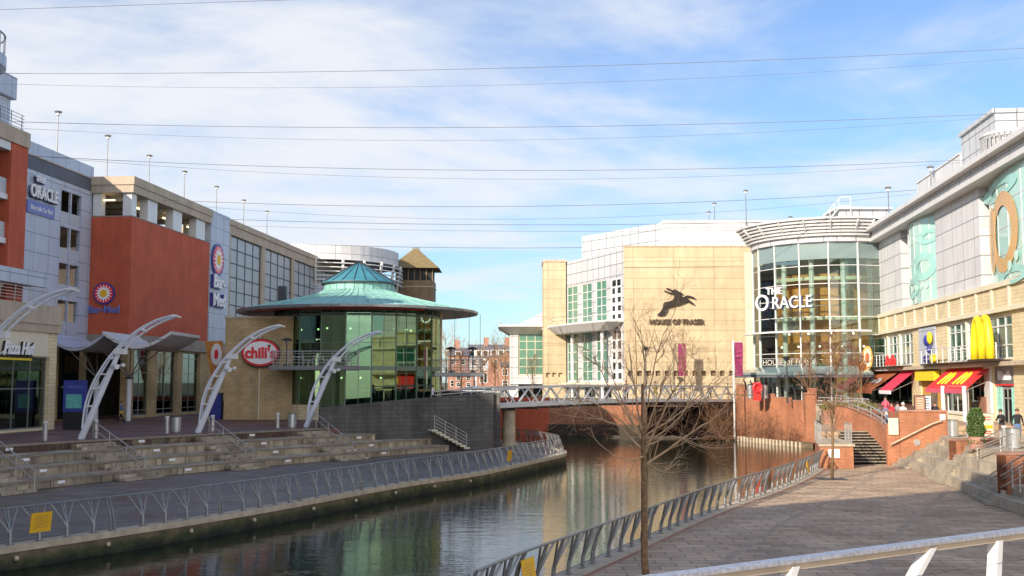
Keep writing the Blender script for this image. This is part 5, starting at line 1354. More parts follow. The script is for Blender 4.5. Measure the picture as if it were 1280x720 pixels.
for k, (ds, dz, r1, r2) in enumerate(((-1,3.0,4.5,.7), (7.5,0,2.2,2.2), (1.5,-3.0,3.5,.6))): mural(w2_, PP2, el(r1,r2,ds,dz), el(r1*.55,r2*.4,ds+.3,dz-.1), 'mural_teal', 'teal_swirl', .035)
cs, cz = RB.hit(1150, 335, .2)
for k, (ds, dz, r1, r2) in enumerate(((1,0,2.6,1.2), (-2,-1.6,2.2,.9), (2.2,2.4,2.0,.6))): mural(w1_, PP1, el(r1,r2,ds,dz), el(r1*.5,r2*.45,ds+.3,dz), 'mural_teal', 'teal_swirl', .035)
for k in range(4): mural(w1_, PP1, el(.3,.22,-1.5+k*1.1,-1.7,12), el(.02,.02,-1.5+k*1.1,-1.7,12), 'mural_pale', 'pale_dot', .06)
# cornice
MB().box(RB, -1.0, RE, -8, 1.0, zc0+.0, zc0+.28).box(RB, -1.0, RE, -8, 1.5, zc0+.95, zc1).build('cornice', 'blade_white', rb)
MB().box(RB, -.9, RE, -7, .9, zc0+.28, zc0+.95).build('cornice_band', 'pale_grey_panel', rb)
# rooftop boxes
ru = thing('rooftop_block', RB.p(25,-6,20), 'stepped pale grey rooftop boxes set back above the right building cornice', 'rooftop room')
def up(px0, px1, pyt, t, nm, mat='pale_grey_panel', depth=14, ztop=None):
    s0_, z0_ = RB.hit(px0, pyt, t); s1_, _ = RB.hit(px1, pyt, t); zz = ztop or z0_
    MB().box(RB, s0_, s1_, t-depth, t, zc1-.5, zz).build(nm, mat, ru); return s0_, s1_, zz
s0_, s1_, zz_ = up(1146, 1201, 230, -2.5, 'box')
MB().box(RB, s0_, s1_, -14, -2.4, zz_, zz_+.12).build('roof_edge', 'blade_white', ru)
s2, s3, z3 = up(1090, 1146, 262, -4, 'box', ztop=zz_-2.2)
tb = thing('rooftop_tower', RB.p(40,-6,20), 'tall white rooftop block with curved slatted screen at the top right corner', 'rooftop room')
s4, z4 = RB.hit(1201, 168, -2.2); zt4 = RB.z(1243, 141, -2.2)
s5 = RB.hit(1243, 141, -2.2)[0]
MB().box(RB, s4, s5, -12, -2.2, zc1-.4, zt4).box(RB, s4-.1, s5+.1, -12.1, -2.0, zt4, zt4+.3).build('wall', 'white_panel', tb)
sc_, _ = RB.hit(1262, 180, -1.5); cc = RB.p(s5+.2, -3.3, 0); r_ = 2.1
for a in range(26):
    q = math.radians(90+a*11); x, y = cc.x+r_*math.cos(q), cc.y+r_*math.sin(q)
    MB().bar((x,y,zc1+1.2), (x,y,zt4-1.9), .07, .16).build('slat', 'steel_rail', tb)
MB().lathe((cc.x,cc.y), [(r_-.05,zt4-1.9), (r_+.12,zt4-1.9), (r_+.12,zt4-1.7), (r_-.05,zt4-1.7), (r_-.05,zt4-1.9)], 40).lathe((cc.x,cc.y), [(r_-.05,zc1+1.0), (r_+.12,zc1+1.0), (r_+.12,zc1+1.2), (r_-.05,zc1+1.2), (r_-.05,zc1+1.0)], 40).build('screen_rings', 'grey_panel', tb)
MB().lathe((cc.x,cc.y), [(r_-.3,zc1), (r_-.3,zt4-2.0), (0,zt4-2.0)], 30).build('screen_core', 'grey_panel', tb)
MB().ball(RB.p(g(1178,240), -4, zz_+.3), .6, n=12).build('vent_dome', 'galvanised', ru)
# ground floor fronts
w = window(rb, RB, gh[0][0], gh[0][1], 2.0, 6.0, 5, 1, t=-.3, glass='shop_glass', frame='dark_metal', rows=[5.0], name='shopfront')
w = window(rb, RB, gh[2][0], gh[2][1], 2.0, 6.0, 4, 1, t=-.3, glass='shop_glass', frame='white_paint', rows=[2.7,5.0], name='shopfront')
MB().box(RB, gh[1][0], gh[1][1], -.35, -.15, 2.0, 6.0).build('orange_panelling', 'ochre', rb)
MB().box(RB, gh[1][0]+.2, gh[1][1]-.2, .02, .5, 5.15, 5.95).build('kiosk_fascia', 'yellow_plastic', rb)
MB().box(RB, gh[1][1]-3.4, gh[1][1]-1.6, -.14, -.08, 2.0, 4.6).build('kiosk_opening', 'room_mid', rb)
MB().box(RB, gh[0][0]-1, gh[2][1]+1, -4.2, -4, 1.8, 6.2).build('shop_interior', 'room_mid', rb)
for i in range(8): MB().ball(RB.p(gh[2][0]+.8+i*1.5,-1.6,4.6+.3*(i % 2)), .09, n=6).build('lamp', 'lit_spot', rb)
# fast food entrance
a, b = gh[3][0], gh[3][1]
MB().box(RB, a+.02, b-.02, -.30, -.1, 4.75, 6.08).build('grey_fascia', 'galvanised', rb)
MB().box(RB, a+.02, b-.02, -.12, -.07, 4.78, 4.9).build('red_line', 'red_sign', rb)
for x0, x1 in ((a+.05, a+(b-a)*.26), (a+(b-a)*.76, b-.05)): window(rb, RB, x0, x1, 1.85, 4.72, 3, 8, t=-.15, fw=.07, frame='mural_teal', glass='green_pane', name='side_light')
window(rb, RB, a+(b-a)*.27, a+(b-a)*.75, 1.85, 4.7, 2, 1, t=-.2, fw=.16, frame='steel_rail', glass='dark_glass', rows=[3.95], name='door')
t = sign('restaurant_sign', 'small white McDonald\'s lettering on the grey fascia over the doorway', 'sign', RB, (a+b)/2, 5.3, -.05)
text_mb(MB(), RB, "McDonald's", (a+b)/2, 5.18, .85, -.08, .06, bold=.02, sx=.60).build('letters', 'letter_white', t)
MB().box(RB, g(1232.5), g(1240), .0, .18, 1.8, 6.1).build('white_pilaster', 'white_paint', rb)
# awnings
def awning(px0, px1, ztop, zlow, out, mat, val, label, name='awning', text=None, s_shift=0):
    a, b = g(px0), g(px1)
    t = thing('awning', RB.p((a+b)/2, out/2, zlow), label, 'awning')
    v = [RB.p(a,.08,ztop), RB.p(b,.08,ztop), RB.p(b,out,zlow), RB.p(a,out,zlow)]
    m = MB(); m.add(v+[p-Vector((0,0,.05)) for p in v], [(3,2,1,0), (4,5,6,7), (0,1,5,4), (1,2,6,5), (2,3,7,6), (3,0,4,7)]); m.build('fabric', mat, t)
    m = MB(); m.box(RB, a, b, out-.02, out+.03, zlow-.32, zlow+.0); m.build('valance', val, t)
    for s_ in (a+.1, b-.1): MB().tube([RB.p(s_,.1,ztop-.9), RB.p(s_,out-.1,zlow-.08)], .022, 5).build('arm', 'steel_rail', t)
    return t, a, b, (lambda s_, u, h=.05: RB.p(s_, .08+(out-.08)*u, ztop+(zlow-ztop)*u+h))
t, a, b, P = awning(1096, 1125, 6.05, 4.30, 2.6, 'brown_fabric', 'brown_fabric', 'long brown awning with pale lettering over the restaurant terrace')
m = MB(); tm = MB()
class Slope:      # lettering laid on the sloping cloth
    def __init__(s, P): s.P = P
    def p(s, a, t, z): return s.P(a, .62-z, .03+t)
text_mb(tm, Slope(P), 'Bella', (a+b)/2+.4, -.02, .38, 0, .02, sx=7.5, shear=.2); 
tm.build('letters', 'letter_white', t)
t, a, b, P = awning(1129, 1145, 6.05, 4.30, 2.2, 'crimson_fabric', 'letter_white', 'crimson awning with a white front edge beside the brown awning')
t, a, b, P = awning(1186, 1240, 6.05, 4.55, 1.8, 'red_fabric', 'cloth_pink', 'wide red awning with yellow arch marks over the fast food windows')
for k in (.30, .68):
    m = MB(); s0_ = a+(b-a)*k
    for q in (-.5, .5):
        pts = [P(s0_+q*1.0+.48*math.cos(x*PI/8), .80-.55*math.sin(x*PI/8), .03) for x in range(9)]
        m.tube(pts, .085, 5)
    m.build('arch_mark', 'yellow_plastic', t)
# columns in front of the fast food windows
for i, (px, py) in enumerate(((1181,548), (1210,553))): pass
# yellow arches
sM, zM = RB.hit(1236, 428, .9)
t = sign('arches_sign', 'giant yellow moulded double arches standing on the ledge before the windows', 'sign', RB, sM, 6.4, .9)
m = MB()
for q in (-.80, .80):
    pts = []
    for i in range(17):
        u = PI*i/16; pts.append(RB.p(sM+q+.80*math.cos(u), 1.35, 6.55+2.75*(math.sin(u)**.62)))
    m.tube(pts, [.29-.06*math.sin(PI*i/16) for i in range(17)], 8)
m.build('arches', 'yellow_plastic', t, smooth=True)
MB().box(RB, sM-1.8, sM+1.8, .8, 1.8, 6.42, 6.55).build('base', 'bronze', t)
# blue and yellow blob sign on a white panel
a, b = g(1150.5,430), g(1171,430)
t = sign('shop_sign', 'white panel with a moulded blue and yellow flower like emblem', 'sign', RB, (a+b)/2, 8, .1)
MB().box(RB, a, b, .02, .12, 6.45, 9.6).build('panel', 'silver_panel', t)
sE, zE = RB.hit(1160, 437, .5)
for ds, dz, rs, rz_, mt in ((-.8,.75,.5,.55,'blue_sign'), (.2,.95,.45,.6,'yellow_plastic'), (-.9,-.75,.8,.42,'blue_sign'), (1.0,-.75,.85,.45,'yellow_plastic'), (-.1,.0,.35,.35,'blue_sign')):
    MB().ball(RB.p(sE+ds,.4,zE+dz), .2, rs*.8, rz_*.85, n=12).build('petal', mt, t, smooth=True)
# round restaurant figures on the ledge
s, z = RB.hit(1094.5, 447, .9)
t = sign('restaurant_sign', 'upright oval sign with brown rim at the left end of the balcony', 'sign', RB, s, z, .9)
fr = Frame(RB.p(s,1.6,0).x, RB.p(s,1.6,0).y, .8, -.6)
for r1, r2, mt, a_, b_ in ((.50,1.15,'ochre',0,.2), (.36,.9,'cream_paint',.2,.24), (.2,.5,'brown_fabric',.24,.28)):
    MB().plate(fr, [(r1*math.cos(i*PI/12), z+r2*math.sin(i*PI/12)) for i in range(24)], a_, b_).build('face', mt, t)
MB().bar(RB.p(s,.1,z), RB.p(s,1.6,z), .08).build('bracket', 'dark_metal', t)
p = at(1078, 459, 101); t = thing('restaurant_sign', p, 'small round orange brown hanging sign left of the oval sign', 'sign')
fr = Frame(p.x, p.y, 1, -.1); MB().plate(fr, [(.42*math.cos(i*PI/12), p.z+.42*math.sin(i*PI/12)) for i in range(24)], 0, .12).build('face', 'ochre', t)
MB().plate(fr, [(.30*math.cos(i*PI/4), p.z+.28*math.sin(i*PI/4)) for i in range(8)], .12, .15).build('motif', 'brown_fabric', t); MB().bar(fr.p(0,-.1,p.z), (37.0,103.0,p.z), .06).build('bracket', 'dark_metal', t)
s, z = RB.hit(1117, 458, .9)
t = sign('restaurant_sign', 'red script letters standing on the balcony edge above the awnings', 'sign', RB, s, z, .9)
text_mb(MB(), RB, 'Bella', s, 6.55, 1.3, 1.15, .1, shear=.3, bold=.03, sx=1.5).build('letters', 'red_sign', t)
t = sign('restaurant_sign', 'cream lettering along the ledge above the brown awning', 'sign', RB, g(1105), 6.2, .8)
text_mb(MB(), RB, 'RESTAURANT CAFE', g(1108,462), 6.12, .42, .78, .05, sx=2.1).build('letters', 'letter_white', t)
# low windowed bay with two white posts in front of fast food
fx = thing('shopfront_bay', RB.p(30,2,1.8), 'low white framed glazed bay under the red awning with two posts', 'shopfront')
R3 = RB.off(1.75)
ka, kb = R3.s(1181.5,520), R3.s(1208.5,520)
for k in (ka, kb): MB().tube([R3.p(k,.1,1.8), R3.p(k,.1,4.75)], .15, 10).build('post', 'white_paint', fx)
MB().box(R3, ka+.2, kb-.2, -.35, -.1, 1.8, 2.75).box(R3, ka+.1, kb-.1, -.4, .02, 2.75, 2.85).build('plinth', 'cream_paint', fx)
window(fx, R3, ka+.2, kb-.2, 2.86, 4.75, 2, 1, t=-.15, fw=.10, glass='shop_glass')
MB().box(R3, ka+.6, ka+2.2, -1.2, -1.1, 2.9, 4.2).build('menu_board', 'ochre', fx)
MB().box(R3, kb-2.4, kb-.6, -1.6, -1.5, 2.9, 4.0).build('back_board', 'far_brick', fx)
# ================================================================== RIGHT BANK: PLATFORM, STAIR, WALLS
# red brick platform where the river railing ends
t = thing('brick_platform', (19.2,65,0), 'red brick platform with pale coping where the right river railing ends', 'platform')
pf = Frame(18.05, 63.75, 1, -.03)
PPf = [(18.0,63.75), (19.95,63.7), (20.6,67.1), (21.2,71), (19.75,71)]
MB().prism(PPf, -1.5, 1.28).build('wall', 'orange_brick', t)
MB().prism([(17.93,63.66), (20.02,63.6), (20.68,67.1), (21.28,71.05), (19.68,71.05)], 1.28, 1.40).build('coping', 'cope_stone', t)
tag(MB().box(pf, .45, 1.1, .0, .04, .62, 1.12).build('notice', 'letter_white'), 'small white notice on the front of the red brick platform', 'sign')
t = thing('balustrade', (19.2,66,1.42), 'pale steel balustrade with many uprights around the brick platform', 'railing')
m = MB(); path = [pf.p(.1,-.1,1.42), pf.p(.1,-5,1.42), ]
runs = [(Vector((18.1,63.85,1.4)), Vector((19.7,70.8,1.4))), (Vector((19.9,63.85,1.4)), Vector((20.5,67.1,1.4))), ]
for a, b in runs:
    for i in range(8):
        p = a.lerp(b, i/7); MB().bar(p, p+Vector((0,0,1.15)), .022 if i % 3 else .05).build('upright', 'steel_rail', t)
    m.tube([a+Vector((0,0,1.15)), b+Vector((0,0,1.15))], .035, 6).tube([a+Vector((0,0,.12)), b+Vector((0,0,.12))], .025, 5).tube([a+Vector((0,0,.75)), b+Vector((0,0,.75))], .02, 5)
m.build('rails', 'steel_rail', t)
# upper landing behind with second balustrade and planter walls
t = thing('stair', (21.8,67.5,0), 'dark stone stair climbing between the brick platform and the curved brick wall', 'stair')
for i in range(11):
    y = 67.1+i*.40; z = .165*(i+1)
    MB().box(ID, 20.7+i*.08, 23.3+i*.05, -(y+ .42+(4-i*.4)), -(y+.07), z-.165, z-.05).build('riser', 'room_black', t)
    MB().box(ID, 20.69+i*.08, 23.31+i*.05, -(y+.5), -y, z-.049, z).build('tread', 'step_stone', t)
m = MB().prism([(19.8,71.0), (25.2,72.0), (24.9,84.2), (23.5,84.2)], 0, 1.78); struct('landing', m, 'warm_paving')
st2 = thing('stair', (28,90,1.8), 'far pale flight rising behind the steel balustrade to the entrance square', 'stair')
for i in range(8): MB().box(ID, 26.3, 29.6, -(96.9), -(90+i*.9), 1.75+i*.17, 1.92+i*.17).build('step', 'light_step_stone', st2)
# curved brick wall sweeping down beside the stair
CW = curve([V2(22.5,75.2), V2(22.85,74.2), V2(23.25,72.6), V2(23.6,70.0), V2(23.55,67.6), V2(23.2,66.4)], 6)
n = len(CW); zt_f = lambda u: 3.35-2.35*max(0, (u-.12)/.88)**1.7
t = thing('curved_wall', (22.8,72,1), 'curved orange brick wall sweeping down beside the dark stair', 'wall')
oA = offset(CW, .18); oB = offset(CW, -.18)
m = MB()
ta = [Vector((p.x,p.y,zt_f(i/(n-1)))) for i, p in enumerate(oA)]; tb_ = [Vector((p.x,p.y,zt_f(i/(n-1)))) for i, p in enumerate(oB)]
ba = [Vector((p.x,p.y,0)) for p in oA]; bb = [Vector((p.x,p.y,0)) for p in oB]
m.strip(ba, ta); m.strip(ta, tb_); m.strip(tb_, bb); m.add([ba[-1], ta[-1], tb_[-1], bb[-1]], [(0,1,2,3)]); m.build('wall', 'orange_brick', t)
m = MB(); oc1 = offset(CW, .24); oc2 = offset(CW, -.24)
m.strip([Vector((p.x,p.y,zt_f(i/(n-1))+.07)) for i, p in enumerate(oc1)], [Vector((p.x,p.y,zt_f(i/(n-1))+.07)) for i, p in enumerate(oc2)])
m.strip([Vector((p.x,p.y,zt_f(i/(n-1))-.03)) for i, p in enumerate(oc1)], [Vector((p.x,p.y,zt_f(i/(n-1))+.07)) for i, p in enumerate(oc1)]); m.build('coping', 'far_brick', t)
m = MB(); 
for q in (.35,.75): m.tube([Vector((p.x-.1,p.y,zt_f(i/(n-1))+q)) for i, p in enumerate(CW)], .04, 6)
for i in range(0, n, 4): p = CW[i]; m.tube([(p.x-.1,p.y,zt_f(i/(n-1))), (p.x-.1,p.y,zt_f(i/(n-1))+.75)], .03, 5)
m.build('handrail', 'steel_rail', t)
# big brick block at the head of the stone steps
BB = Frame(22.75, 66.0, 3.55, -.25); bl_ = 3.56
t = thing('brick_wall', (24.5,66,0), 'orange brick terrace wall with a slanting steel handrail beside the stone steps', 'wall')
MB().box(BB, .75, bl_, -.35, 0, 0, 3.22).box(BB, 0, .73, -.35, -.03, 0, 2.5).build('wall', 'orange_brick', t)
MB().box(BB, .70, bl_+.05, -.4, .05, 3.22, 3.34).build('coping', 'far_brick', t)
MB().box(BB, .08, .66, -.03, .06, 1.85, 2.85).build('pale_plate', 'cream_paint', t)
a_ = BB.hit(1113,556,.15); b_ = BB.hit(1165,530,.15); c_ = BB.hit(1177,526,.15)
MB().tube([BB.p(a_[0],.16,a_[1]), BB.p(b_[0],.16,b_[1]), BB.p(c_[0],.16,c_[1])], .05, 8).tube([BB.p(a_[0]+.3,.16,a_[1]+.1), BB.p(a_[0]+.3,0,a_[1]+.1)], .03, 5).build('handrail', 'cope_stone', t)
d_ = BB.hit(1146,553); m = MB().plate(BB, [(d_[0]+.2*math.cos(i*PI/9), d_[1]+.2*math.sin(i*PI/9)) for i in range(18)], 0, .06); m.build('round_vent', 'steel_rail', t)
d_ = BB.hit(1176,519); MB().box(BB, bl_-.42, bl_-.1, .0, .03, 2.75, 3.08).build('notice', 'letter_white', t)
t = thing('brick_wall', (26,72,1.8), 'low brick terrace wall behind the curved stair wall with planters on it', 'wall')
MB().prism([(23.95,67.3), (24.2,67.3), (25.3,84), (25.0,84)], 1.7, 3.12).build('wall', 'orange_brick', t)
# pier with the balustrade end by the steps to the square
p = at(1016, 520, 88); t = thing('brick_pier', (p.x, 88, 1.8), 'slim orange brick pier standing at the end of the river wall', 'pier')
MB().box(ID, p.x-.55, p.x+.25, -88.6, -88, .5, 4.05).build('pier', 'orange_brick', t); MB().box(ID, p.x-.62, p.x+.32, -88.7, -87.9, 4.05, 4.18).build('coping', 'far_brick', t)
t = thing('balustrade', (p.x+2, 86, 1.8), 'distant pale balustrade to the right of the slim brick pier', 'railing')
a = Vector((p.x+.4,87.6,1.9)); b = Vector((p.x+3.6,85.0,1.8))
for i in range(10): q = a.lerp(b, i/9); MB().bar(q, q+Vector((0,0,1.9)), .035).build('upright', 'steel_rail', t)
MB().tube([a+Vector((0,0,1.9)), b+Vector((0,0,1.9))], .04, 6).tube([a+Vector((0,0,.9)), b+Vector((0,0,.9))], .03, 6).build('rails', 'steel_rail', t)
# flagpole and thin lamp post at the store, litter things at the bridge end
for (px, py, Y, base), lab in (((807,434,119,3.1), 'slender dark street lamp before the golden wall near the bridge'), ((983,446,100,3.1), 'dark thin lamp post before the dark entrance under the glass canopy')):
    q = at(px, py, Y); t = thing('street_lamp', (q.x, Y, base), lab, 'street lamp')
    MB().tube([(q.x,Y,base), (q.x,Y,q.z-.3)], [.09,.06], 8).build('pole', 'dark_metal', t); MB().lathe((q.x,Y), [(.12,q.z-.4), (.3,q.z-.15), (.38,q.z), (0,q.z+.1)], 12).build('lamp_head', 'dark_metal', t)
p = at(947, 490, 103); t = thing('life_ring_box', (p.x,103,3.9), 'red life ring holder behind the bent black posts', 'life ring')
m = MB(); m.tube([(p.x+.38*math.cos(i*PI/8), 103, 4.5+.4*math.sin(i*PI/8)) for i in range(17)], .12, 8); m.build('ring', 'red_sign', t); MB().box(ID, p.x-.35, p.x+.35, -103.3, -103.1, 3.3, 5.0).build('board', 'red_fabric', t)
for i, (px, lab) in enumerate(((938,'grey cylindrical bin left of the red life ring behind the black posts'), (956,'grey cylindrical bin right of the red life ring behind the black posts'))):
    p = at(px, 492, 104); o = copy_tree(bn); o.location = (p.x, 104, 3.45); o.scale = (1,1,1.3); tag(o, lab, 'bin', 'round steel bins')
# ------------------------------------------------------------------ stone steps on the right
t = thing('terraced_steps', (22,52,0), 'sunlit pale stone tiers rising from the right path to the restaurant terrace', 'terraced steps')
nS = 30
def lerp_line(A, B, u):
    a = resample(A, .1); b = resample(B, .1)
    return [a[int(i*(len(a)-1)/nS)].lerp(b[int(i*(len(b)-1)/nS)], u) for i in range(nS+1)]
for k in range(4):
    c = lerp_line(SB, ST, k/3.6); nx_ = lerp_line(SB, ST, min(1, (k+1)/3.6)) if k < 3 else lerp_line(SB, ST, 1.0)
    if k == 3: nx_ = [p+Vector((.25,.05)) for p in nx_]
    m = MB(); z = .45*(k+1)+(.003 if k == 3 else 0)
    m.strip([Vector((p.x,p.y,z)) for p in c], [Vector((p.x,p.y,z)) for p in nx_]); m.strip([Vector((p.x,p.y,.45*k-.1)) for p in c], [Vector((p.x,p.y,z)) for p in c])
    m.add([(c[0].x,c[0].y,0), (nx_[0].x,nx_[0].y,0), (nx_[0].x,nx_[0].y,z), (c[0].x,c[0].y,z)], [(0,1,2,3)]); m.build('tier', 'light_step_stone', t)
def flight(u0, w, n=11):
    A_ = resample(SB, .1); B_ = resample(ST, .1); f = lambda L_, u: L_[int(max(0, min(1, u))*(len(L_)-1))]
    a0, b0, a1, b1 = f(A_, u0), f(B_, u0), f(A_, u0+w), f(B_, u0+w); m = MB()
    for i in range(n):
        z = .15*(i+1)+.004; u = i/n-.12; v = 1.06
        p = [a0.lerp(b0, u), a1.lerp(b1, u), a1.lerp(b1, v), a0.lerp(b0, v)]
        m.prism([tuple(q) for q in p], max(-.02, z-.16), z)
    m.build('step_flight', 'light_step_stone', t); return a0, b0, a1, b1
fl = [flight(.0, .075), flight(.215, .075), flight(.42, .075)]
for u in (.13,.33,.35): pass
# handrails on the right steps
def rail_px(a, b, label, za=0, zb=1.8, n=3):
    p, q = gz(a[0], a[1], za), gz(b[0], b[1], zb); return handrail((p.x,p.y), (q.x,q.y), za, zb, n, label, group='handrails on the right stone steps')
rail_px((1180,592), (1251,566), 'steel handrail running up past the left side of the clipped bush', n=3)
rail_px((1187,597), (1266,571), 'steel handrail just right of the bush, close beside its twin', n=3)
rail_px((1239,622), (1300,594), 'steel handrail rising towards the right photo edge above the second brick planter', n=3)
rail_px((1247,628), (1312,600), 'lower twin of the steel handrail at the right photo edge', n=3)
p = gz(1266,672,0)
handrail((17.9,36.4), (20.8,37.8), .2, 1.8, 2, 'white tube handrail ends poking in at the right photo edge', mat='white_paint', r=.05)
# brick planter walls among the steps
for (px0, py0, px1, py1), lab, pl in (((1196,583,1228,562), 'low brick cheek wall between the first two pairs of handrails', 1), ((1259,609,1300,583), 'low brick cheek wall near the right photo edge', 0)):
    a = gz(px0, py0, .75); fr = Frame(a.x, a.y, 3.3, 1.2)
    t = thing('cheek_wall', (a.x, a.y, .6), lab, 'wall', 'brick cheek walls on the right steps')
    MB().box(fr, 0, 4.2, -.5, 0, .2, 2.0).box(fr, -.0, .5, -.52, .35, .2, 2.02).build('wall', 'orange_brick', t)
    MB().box(fr, -.05, 4.2, -.55, .06, 2.03, 2.13).build('coping', 'far_brick', t)
    MB().tube([fr.p(.4,.12,1.15), fr.p(3.2,.12,1.95)], .045, 7).build('handrail', 'cope_stone', t)
    MB().plate(fr, [(1.6+.17*math.cos(i*PI/8), .95+.17*math.sin(i*PI/8)) for i in range(16)], 0, .05).build('round_vent', 'steel_rail', t)
# bollards, bins, boards on the terrace
for (px, py), lab in (((1211,549.5), 'steel bollard standing before the white framed bay'), ((1256,559), 'steel bollard before the walking man in the black jacket')):
    o = copy_tree(bp); o.location = gz(px, py, 1.8); tag(o, lab, 'bollard', 'steel bollards on the right terrace')
for (px, py), lab, sc in (((1191.5,546), 'sunlit steel bin beside the brick terrace wall', 1.0), ((1267,561), 'steel bin at the right photo edge beside the two walkers', 1.0)):
    o = copy_tree(bn); o.location = gz(px, py, 1.8); tag(o, lab, 'bin', 'round steel bins')
p = gz(1233, 550, 1.8); fr = Frame(p.x, p.y, 1, .1)
t = thing('menu_board', (p.x,p.y,1.8), 'tall pale poster board with food picture beside the clipped bush', 'board')
MB().box(fr, -.48, .48, -.05, .0, 1.95, 3.30).build('frame', 'steel_rail', t); MB().box(fr, -.42, .42, .0, .02, 2.02, 3.23).build('poster', 'cream_paint', t); MB().box(fr, -.38, .38, .02, .035, 2.45, 2.62).build('food_picture', 'sign_yellow', t)
m = MB()
for q in (3.05,2.9,2.25,2.15): m.box(fr, -.3, .3, .02, .035, q, q+.05)
m.build('printed_lines', 'red_sign', t)
for x in (-.35,.35): MB().box(fr, x-.05, x+.05, -.2, .1, 1.8, 1.95).build('foot', 'dark_metal', t)
# clipped evergreen bush
def leafball(mb, fn, n, size, rnd):
    for _ in range(n):
        c = fn(); a = Vector((rnd.gauss(0,1), rnd.gauss(0,1), rnd.gauss(0,1))).normalized(); b = a.cross(Vector((rnd.gauss(0,1), rnd.gauss(0,1), rnd.gauss(0,1)))).normalized(); s = size*rnd.uniform(.6,1.3)
        mb.add([c-a*s, c+b*s*.5, c+a*s, c-b*s*.5], [(0,1,2,3)])
rnd = random.Random(5)
p = gz(1221, 572, .9); p = Vector((24.0, 56.2, 1.4)) if False else Vector((p.x, p.y, .9))
q = gz(1221, 560, 1.8); t = thing('clipped_bush', (q.x, q.y, 1.8), 'dark green clipped columnar bush among the handrails on the stone steps', 'bush')
MB().tube([(q.x,q.y,1.7), (q.x,q.y,2.2), (q.x,q.y,2.35)], [.33,.40,.40], 14).build('pot', 'far_brick', t)
m = MB()
def fb_():
    z = rnd.uniform(0,1); r = .40*(1-abs(z-.42)**2.4*1.4)*(1+.12*math.sin(z*19)); a = rnd.uniform(0,2*PI); r *= rnd.uniform(.72,1.04)
    return Vector((q.x+r*math.cos(a), q.y+r*math.sin(a), 1.95+1.8*z))
leafball(m, fb_, 3800, .06, rnd); m.build('foliage', 'green_leaf', t)
# restaurant terrace boards, tables, planters
def board(px, py, Y, w, h, mat, lab):
    p = at(px, py, Y); t = thing('menu_board', (p.x, Y, 1.8), lab, 'board'); MB().box(ID, p.x-w/2, p.x+w/2, -Y-.05, -Y, p.z-h/2, p.z+h/2).build('face', mat, t)
    MB().box(ID, p.x-w/2-.05, p.x+w/2+.05, -Y-.1, -Y-.055, p.z-h/2-.05, p.z+h/2+.05).build('frame', 'dark_metal', t)
    MB().box(ID, p.x-.05, p.x+.05, -Y-.08, -Y-.03, 1.8, p.z-h/2-.06).build('leg', 'dark_metal', t)
    m = MB()
    for k in range(5): m.box(ID, p.x-w*.35, p.x+w*.35, -Y, -Y+.02, p.z+h*.32-k*h*.15, p.z+h*.32-k*h*.15+.05)
    m.build('printed_lines', 'letter_navy' if mat == 'letter_white' else 'cream_paint', t)
board(1150, 505, 70.0, .62, 1.0, 'far_brick', 'dark red menu board left of the white one behind the brick wall')
board(1158.5, 505, 70.2, .52, 1.05, 'letter_white', 'white menu board behind the brick terrace wall')
tb_spots = [(24.6,70.5), (26.4,72.5), (25.2,74.6), (27.4,76.2), (25.6,78.4)]
tl = ['closest to the brick wall corner', 'beside the seated group', 'under the crimson awning side', 'near the pale shopfront pier', 'farthest along by the planters']
for (x, y), l in zip(tb_spots, tl):
    table((x, y, 2.32), 'small steel terrace table '+l, 'terrace tables')
    for a in (0, 2.1, 4.2): chair((x+.62*math.cos(a), y+.62*math.sin(a), 2.32), a-PI/2, 'bare metal chair at a terrace table below the awnings', 'terrace chairs')
for i, (px, py, Y) in enumerate(((1035,505,84), (1052,500,82), (1073,500,80), (1084,502,79))):
    p = at(px, py, Y); t = thing('planter', (p.x, Y, 1.8), ('round terracotta planter with olive shrub left of the small tree crown', 'terracotta planter with olive shrub behind the small tree crown', 'planter of green shrub left of the steel terrace barrel', 'low planter of yellow green leaves beside the terrace tables')[i], 'planter', 'planters on the terrace')
    MB().lathe((p.x,Y), [(.35,2.2), (.5,2.9), (.52,2.95), (.42,2.95)], 16).tube([(p.x,Y,1.8), (p.x,Y,2.2)], .35, 12).build('pot', 'far_brick', t)
    m = MB(); leafball(m, lambda: Vector((p.x+rnd.gauss(0,.34), Y+rnd.gauss(0,.34), 3.15+rnd.gauss(0,.2))), 420, .09, rnd); m.build('foliage', 'olive_leaf', t)
# ================================================================== FOREGROUND BRIDGE RAIL
a = at(815, 722, 4.46); b = at(1280, 664, 5.87); zr_ = 4.2
A = gz(800, 724, zr_); B = gz(1290, 660.5, zr_); d = (B-A).normalized(); A2 = A-d*1.3; B2 = B+d*2.0
t = thing('bridge_rail', (A.x, A.y, 3.1), 'flat pale speckled handrail crossing the bottom right corner with white strip posts', 'railing')
fr = Frame(A2.x, A2.y, d.x, d.y)
Lr = (B2-A2).length
MB().box(fr, 0, Lr, -.038, .038, zr_-.012, zr_+.006).build('top_rail', 'rail_cap', t)
MB().box(fr, 0, Lr, -.018, .018, zr_-.045, zr_-.013).build('under_rail', 'sign_yellow' if False else 'cope_stone', t)
posts = []
for px, pyt, pxb, pyb in ((1168,685,1148,722), (1251,676,1249,722)):
    s = fr.s(px, pyt, .03); sb = fr.s(pxb, pyb, .03); zt_ = fr.z(px, pyt, .03); zb_ = fr.z(pxb, pyb, .03)
    k = (s-sb)/(zt_-zb_); posts.append((s, zt_, k))
posts.append((posts[1][0]+.75, posts[1][1], -.4)); posts.append((posts[0][0]-1.0, posts[0][1], .5))
